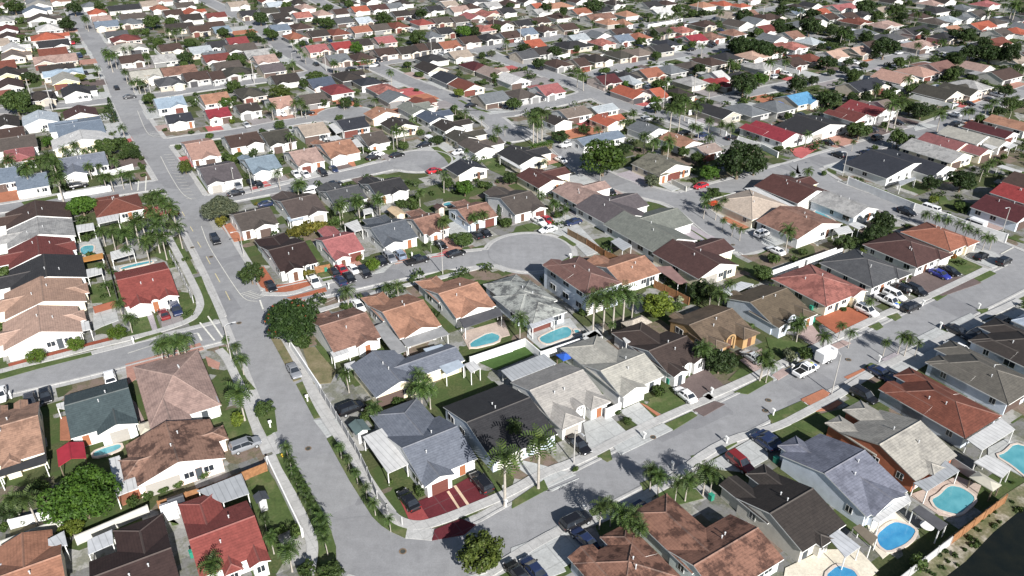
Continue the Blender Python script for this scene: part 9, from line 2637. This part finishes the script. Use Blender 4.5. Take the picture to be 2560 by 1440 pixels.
# leafy ground cover along the backs of the lots, nothing one could count
rng = random.Random(77); mb = MB()
GRID = {}
for h in [q[:5] for q in HOUSES] + [q[:5] for q in FAR_HOUSES]:
    x, y, a, Wd, D = h; c = (x + math.cos(a) * Wd / 2 - math.sin(a) * D / 2, y + math.sin(a) * Wd / 2 + math.cos(a) * D / 2)
    for i in (-1, 0, 1):
        for j in (-1, 0, 1): GRID.setdefault((int(c[0] // 15) + i, int(c[1] // 15) + j), []).append(h)
def in_house(x, y, m=.5):
    for hx, hy, a, Wd, D in GRID.get((int(x // 15), int(y // 15)), ()):
        u = (x - hx) * math.cos(a) + (y - hy) * math.sin(a); v = -(x - hx) * math.sin(a) + (y - hy) * math.cos(a)
        if -m < u < Wd + m and -m < v < D + m: return True
    return False
UG = []
while len(UG) < 2400:
    t = rng.random(); y = 130 + 390 * rng.random() ** .8; x = rng.uniform(-.66, .66) * (y + 35)
    if rng.random() < .35: y = rng.uniform(260, 515); x = rng.uniform(.05, .66) * (y + 35)
    if in_house(x, y) or near_road(Vector((x, y)))[0] < 2.2 or any(math.hypot(x - bx, y - by) < br + 2.5 for bx, by, br in BULBS): continue
    UG.append((x, y, rng.uniform(.5, 1.3) + 1.1 * rng.random() ** 3))
for (ax_, ay_), (bx_, by_) in zip(CANAL[:5], CANAL[1:5]):
    n_ = int(math.hypot(bx_ - ax_, by_ - ay_) * 1.3)
    for i in range(n_):
        t = rng.random(); UG.append((ax_ + (bx_ - ax_) * t - rng.random() ** 1.5 * 2.2, ay_ + (by_ - ay_) * t + rng.random() ** 1.5 * 2.2, rng.uniform(.16, .42)))
for x, y, s in UG:
    for i in range(3):
        blob_leaves(mb, (x + rng.uniform(-1, 1) * s, y + rng.uniform(-1, 1) * s, s * .45), s * rng.uniform(.5, .8), 26, .2 + .09 * s, rng, .9)
o = obj('undergrowth', mb, M['leaf'], None, (.042, .068, .022)); o['kind'] = 'stuff'; o['label'] = 'dark green undergrowth along the backs of the lots'; o['category'] = 'undergrowth'
# ------------------------------------------------------------------ vehicles (length along local x, nose at +x)
def loft(st, n=None):
    # st: stations (x, half width, z bottom, z top, shoulder inset)
    mb = MB(); rings = []
    for x, w, z0, z1, ins in st:
        rings.append([(x, -w * .92, z0), (x, -w, z0 + (z1 - z0) * .3), (x, -w, z0 + (z1 - z0) * .72), (x, -w + ins, z1), (x, w - ins, z1), (x, w, z0 + (z1 - z0) * .72), (x, w, z0 + (z1 - z0) * .3), (x, w * .92, z0)])
    k = 8
    for r in rings: mb.v += r
    for i in range(len(rings) - 1):
        for j in range(k):
            mb.f.append((i * k + j, (i + 1) * k + j, (i + 1) * k + (j + 1) % k, i * k + (j + 1) % k)); mb.m.append(0)
    mb.f.append(tuple(range(k))); mb.m.append(0); i = (len(rings) - 1) * k; mb.f.append(tuple(reversed(range(i, i + k)))); mb.m.append(0)
    return mb
def cabin(x0, x1, xr0, xr1, w, wr, z0, z1):
    g, r = MB(), MB()
    b = [(x0, -w, z0), (x1, -w, z0), (x1, w, z0), (x0, w, z0)]; t = [(xr0, -wr, z1), (xr1, -wr, z1), (xr1, wr, z1), (xr0, wr, z1)]
    for i in range(4): g.face([b[i], b[(i + 1) % 4], t[(i + 1) % 4], t[i]])
    q = [(xr0 - .04, -wr - .02, z1), (xr1 + .04, -wr - .02, z1), (xr1 + .04, wr + .02, z1), (xr0 - .04, wr + .02, z1)]
    u = [(xr0 + .1, -wr + .1, z1 + .06), (xr1 - .1, -wr + .1, z1 + .06), (xr1 - .1, wr - .1, z1 + .06), (xr0 + .1, wr - .1, z1 + .06)]
    r.face(u)
    for i in range(4): r.face([q[i], q[(i + 1) % 4], u[(i + 1) % 4], u[i]])
    for i in range(4):                               # pillars
        a, c = Vector(b[i]), Vector(t[i]); r.tube([a * 1.0, c * 1.0], [.05, .05], 5)
    for sy in (-1, 1):
        xm = (xr0 + xr1) / 2; r.tube([(xm, sy * w * 1.005, z0), (xm, sy * wr * 1.01, z1)], [.045, .045], 5)
    return g, r
def wheel():
    mb = MB(); n = 16
    for ysg in (1,):
        mb.tube([(0, -.11, 0), (0, .11, 0)], [.33, .33], n, 0)
        mb.face([(math.cos(2 * math.pi * t / n) * .33, -.11, math.sin(2 * math.pi * t / n) * .33) for t in range(n)], 0)
        for yy in (-.115, .115): mb.face([(math.cos(2 * math.pi * t / n) * .21, yy, math.sin(2 * math.pi * t / n) * .21) for t in range(n)], 1)
    return mb.mesh('wheel', [M['tyre'], M['rim']])
WHEEL = wheel()
mb = MB(); mb.box(-.05, .03, -.2, .2, -.07, .07); HEAD = mb.mesh('headlight', [M['lamp']]); mb = MB(); mb.box(-.03, .05, -.18, .18, -.08, .08); TAIL = mb.mesh('tail_light', [M['rear']])
mb = MB(); mb.box(-.1, .1, -.09, .09, -.07, .07); MIRR = mb.mesh('mirror', [M['tyre']])
SPEC = {
 'sedan': dict(st=[(-2.33, .72, .42, .78, .1), (-2.2, .84, .3, .95, .14), (-1.5, .9, .24, 1.0, .12), (0, .91, .22, .98, .1), (1.1, .9, .23, .95, .14), (1.9, .85, .27, .84, .2), (2.25, .74, .34, .7, .2), (2.33, .66, .42, .6, .12)], cab=[(-1.75, 1.15, -1.05, .3, .8, .62, .93, 1.4)], ax=(1.42, -1.38), hz=.66, L=2.28, w=.86),
 'suv': dict(st=[(-2.33, .8, .5, 1.0, .08), (-2.25, .9, .36, 1.12, .1), (-1.5, .94, .3, 1.12, .1), (0, .95, .28, 1.1, .1), (1.1, .94, .3, 1.08, .12), (1.95, .9, .34, 1.0, .18), (2.3, .8, .42, .84, .2), (2.36, .7, .5, .74, .12)], cab=[(-2.2, 1.2, -1.95, .45, .86, .7, 1.06, 1.68)], ax=(1.45, -1.4), hz=.8, L=2.3, w=.9),
 'pickup': dict(st=[(-2.8, .85, .5, 1.02, .05), (-2.75, .92, .4, 1.06, .06), (-.6, .95, .34, 1.06, .06), (.2, .95, .34, 1.1, .1), (1.3, .94, .34, 1.1, .12), (2.3, .9, .38, 1.02, .18), (2.68, .8, .45, .86, .2), (2.74, .7, .5, .76, .12)], cab=[(-.75, 1.5, -.55, .85, .88, .72, 1.06, 1.78)], ax=(1.75, -1.7), hz=.84, L=2.7, w=.9, bed=1),
 'van': dict(st=[(-2.65, .92, .42, 2.0, .1), (-2.6, .98, .34, 2.1, .14), (0, .99, .32, 2.12, .14), (1.0, .98, .32, 2.1, .16), (1.55, .96, .34, 1.75, .22), (1.95, .95, .36, 1.2, .22), (2.5, .86, .42, .95, .2), (2.6, .74, .5, .84, .12)], cab=[], ax=(1.7, -1.6), hz=.8, L=2.56, w=.92),
}
PROTO = {}
for k, q in SPEC.items():
    mb = loft(q['st'])
    if q.get('bed'):
        mb.box(-2.6, -.85, -.78, -.72, 1.05, 1.12); mb.box(-2.6, -.85, .72, .78, 1.05, 1.12)
    body = mb.mesh('body', [M['paint']], False); bm = bmesh.new(); bm.from_mesh(body); bmesh.ops.recalc_face_normals(bm, faces=bm.faces); bm.to_mesh(body); bm.free()
    parts = [('body', body, (0, 0, 0), 1)]
    for cb in q['cab']:
        g, r = cabin(*cb); parts += [('window', g.mesh('window', [M['glass']]), (0, 0, 0), 0), ('roof', r.mesh('roof', [M['paint']]), (0, 0, 0), 1)]
    if k == 'van':
        mb = MB(); mb.face([(1.62, -.78, 1.72), (1.98, -.8, 1.24), (1.98, .8, 1.24), (1.62, .78, 1.72)])
        for s in (-1, 1):
            mb.face([(1.45, s * .985, 1.7), (1.85, s * .985, 1.25), (.6, s * 1.0, 1.25), (.6, s * 1.0, 1.75)]); mb.face([(.45, s * 1.0, 1.72), (.45, s * 1.0, 1.25), (-2.4, s * 1.0, 1.25), (-2.4, s * 1.0, 1.72)])
        for f in range(len(mb.f)): pass
        mb.v = [(x + .03, y, z + .03) for x, y, z in mb.v]; parts.append(('window', mb.mesh('window', [M['glass']]), (0, 0, 0), 0))
    if q.get('bed'):
        mb = MB(); mb.face([(-2.55, -.7, 1.075), (-.85, -.7, 1.075), (-.85, .7, 1.075), (-2.55, .7, 1.075)]); parts.append(('truck_bed', mb.mesh('truck_bed', [M['tyre']]), (0, 0, 0), 0))
    for xx in q['ax']:
        for s in (-1, 1): parts.append(('wheel', WHEEL, (xx, s * (q['w'] - .06), .33), 0))
    for s in (-1, 1):
        parts.append(('headlight', HEAD, (q['L'], s * .55, q['hz'] - .06), 0)); parts.append(('tail_light', TAIL, (-q['L'], s * .62, q['hz'] + .1), 0)); parts.append(('mirror', MIRR, (.75, s * (q['w'] + .1), q['hz'] + .32), 0))
    PROTO[k] = parts
mb = loft([(-1.9, .95, .5, 2.35, .05), (-1.85, 1., .45, 2.4, .08), (1.75, 1., .45, 2.4, .08), (1.95, .85, .5, 2.25, .06)]); tb = mb.mesh('body', [M['paint']]); bm = bmesh.new(); bm.from_mesh(tb); bmesh.ops.recalc_face_normals(bm, faces=bm.faces); bm.to_mesh(tb); bm.free()
mb = MB(); mb.tube([(1.9, 0, .5), (2.9, 0, .48)], [.05, .05], 6); PROTO['trailer'] = [('body', tb, (0, 0, 0), 1), ('tow_bar', mb.mesh('tow_bar', [M['metal']]), (0, 0, 0), 0)] + [('wheel', WHEEL, (xx, s * .95, .33), 0) for xx in (-.4, .4) for s in (-1, 1)]
mb = loft([(-2.6, .9, .7, 1.3, .05), (-1, 1.0, .6, 1.35, .05), (1.2, .85, .65, 1.4, .06), (2.4, .35, .9, 1.45, .05), (2.8, .06, 1.15, 1.46, .01)]); bb = mb.mesh('hull', [M['paint']])
g, r = cabin(-.9, .9, -.7, .5, .6, .5, 1.3, 1.95); PROTO['boat'] = [('hull', bb, (0, 0, 0), 1), ('window', g.mesh('window', [M['glass']]), (0, 0, 0), 0), ('roof', r.mesh('roof', [M['paint']]), (0, 0, 0), 1), ('wheel', WHEEL, (-.8, .7, .33), 0), ('wheel', WHEEL, (-.8, -.7, .33), 0)]
CN = {'suv': ('parked_suv', 'SUV', 'car'), 'sedan': ('parked_car', 'sedan', 'car'), 'pickup': ('pickup_truck', 'pickup truck', 'pickup truck'), 'van': ('parked_van', 'van', 'van'), 'trailer': ('box_trailer', 'box trailer', 'trailer'), 'boat': ('motorboat', 'motorboat', 'boat')}
for k, x, y, a, c, lab in CARS:
    nm, ds, cat = CN[k]; rt = root(nm, x, y, a, .13)
    for pn, me, loc, painted in PROTO[k]:
        if y > 260 and pn in ('headlight', 'tail_light', 'mirror'): continue
        link(pn, me, rt, CARC[c] if painted else None, loc)
    if k == 'pickup' and c == 'white' and y < 140:
        mb = MB(); mb.face([(1.6, -.7, 1.112), (2.2, -.66, 1.07), (2.2, -.1, 1.08), (1.6, -.1, 1.118)]); obj('decal', mb, M['panel'], rt, (.02, .15, .55)).location.z = .01
        mb = MB(); mb.face([(1.6, .1, 1.118), (2.2, .1, 1.08), (2.2, .66, 1.07), (1.6, .7, 1.112)]); obj('decal', mb, M['panel'], rt, (.5, .6, .05)).location.z = .01
    tag(rt, c.replace('darkred', 'dark red').replace('bluegrey', 'blue grey') + ' ' + ds + ' parked', lab, cat, 'parked vehicles')
# ------------------------------------------------------------------ lamps, poles, bins, mailboxes
def head_toward(x, y):
    b = None
    for n, w, pts in RD:
        for p, q in zip(pts[:-1], pts[1:]):
            p, q = Vector(p), Vector(q); d = q - p; t = max(0, min(1, (Vector((x, y)) - p).dot(d) / d.dot(d))); f = p + d * t
            if b is None or (f - Vector((x, y))).length < b[0]: b = ((f - Vector((x, y))).length, f)
    return math.atan2(b[1].y - y, b[1].x - x)
for k, h, x, y, lab in LAMPS:
    if k == 'lamp':
        rt = root('street_lamp', x, y, head_toward(x, y)); mb = MB(); mb.tube([(0, 0, 0), (0, 0, h)], [.11, .07], 8); obj('pole', mb, M['concpole'], rt)
        mb = MB(); mb.tube([(0, 0, h - .1), (.6, 0, h + .25), (1.5, 0, h + .3)], [.045, .04, .04], 6); obj('arm', mb, M['metal'], rt)
        mb = MB(); mb.box(1.4, 2.0, -.13, .13, h + .22, h + .36); obj('lamp_head', mb, M['metal'], rt); tag(rt, 'slim grey street lamp', lab, 'street lamp', 'street lamps')
    else:
        rt = root('utility_pole', x, y, head_toward(x, y)); mb = MB(); mb.tube([(0, 0, 0), (0, 0, h)], [.2, .13], 8); obj('pole', mb, M['concpole'], rt)
        mb = MB(); mb.box(-.06, .06, -1., 1., h - .7, h - .55); obj('cross_arm', mb, M['greywood'], rt); tag(rt, 'pale concrete utility pole', lab, 'utility pole', 'utility poles')
for k, x, y, v, lab in SMALL:
    if k == 'bin':
        rt = root('wheeled_bin', x, y, R_(32.8)); mb = MB(); mb.box(-.3, .3, -.32, .32, .08, 1.0); obj('body', mb, M['panel'], rt, (.03, .22, .15)); mb = MB(); mb.box(-.33, .33, -.36, .36, 1.0, 1.08); obj('lid', mb, M['panel'], rt, (.03, .26, .18)); tag(rt, 'green wheeled bin', lab, 'bin', 'wheeled bins')
    elif k == 'mailbox':
        rt = root('mailbox', x, y, head_toward(x, y)); mb = MB(); mb.box(-.1, .1, -.1, .1, 0, 1.05); obj('post', mb, M['trim'], rt); mb = MB(); mb.box(-.2, .3, -.16, .16, 1.05, 1.32); mb.tube([(-.2, 0, 1.32), (.3, 0, 1.32)], [.15, .15], 10); obj('box', mb, M['trim'], rt); tag(rt, 'white kerbside mailbox', lab, 'mailbox', 'mailboxes')
    elif k == 'umbrella':
        rt = root('patio_umbrella', x, y); mb = MB(); n = 8
        for t in range(n):
            p, q = [(math.cos(2 * math.pi * u / n) * 2.1, math.sin(2 * math.pi * u / n) * 2.1) for u in (t, t + 1)]
            mb.face([(*p, 2.2), (*q, 2.2), (0, 0, 3.0)])
        obj('canopy', mb, M['panel'], rt, (.5, .07, .03) if v == 'red' else (.05, .15, .55)); mb = MB(); mb.tube([(0, 0, 0), (0, 0, 3)], [.04, .04], 6); obj('pole', mb, M['metal'], rt); tag(rt, v + ' patio umbrella', lab, 'umbrella')
    elif k == 'table':
        rt = root('patio_table', x, y); mb = MB(); mb.tube([(0, 0, .68), (0, 0, .74)], [.9, .9], 20); obj('table_top', mb, M['trim'], rt); mb = MB(); mb.tube([(0, 0, 0), (0, 0, .68)], [.08, .08], 8); obj('leg', mb, M['metal'], rt); tag(rt, 'round white patio table', lab, 'table')
    elif k == 'manhole':
        rt = root('manhole_cover', x, y); mb = MB(); mb.face([(math.cos(t * .393) * .36, math.sin(t * .393) * .36, .145) for t in range(16)]); obj('lid', mb, M['darkgrey'], rt)
        mb = MB()
        for t in range(16): c0, s0, c1, s1 = math.cos(t * .3927), math.sin(t * .3927), math.cos(t * .3927 + .3927), math.sin(t * .3927 + .3927); mb.face([(c0 * .36, s0 * .36, .147), (c0 * .5, s0 * .5, .147), (c1 * .5, s1 * .5, .147), (c1 * .36, s1 * .36, .147)])
        obj('ring', mb, M['greywood'], rt); tag(rt, 'dark round manhole cover', lab, 'manhole cover', 'manhole covers')
    elif k == 'hydrant':
        rt = root('fire_hydrant', x, y); mb = MB(); mb.tube([(0, 0, 0), (0, 0, .6), (0, 0, .75)], [.13, .12, .05], 10); obj('body', mb, M['panel'], rt, (.6, .4, .04)); mb = MB(); mb.tube([(-.2, 0, .45), (.2, 0, .45)], [.06, .06], 8); obj('valve', mb, M['panel'], rt, (.6, .4, .04)); tag(rt, 'yellow fire hydrant', lab, 'hydrant')
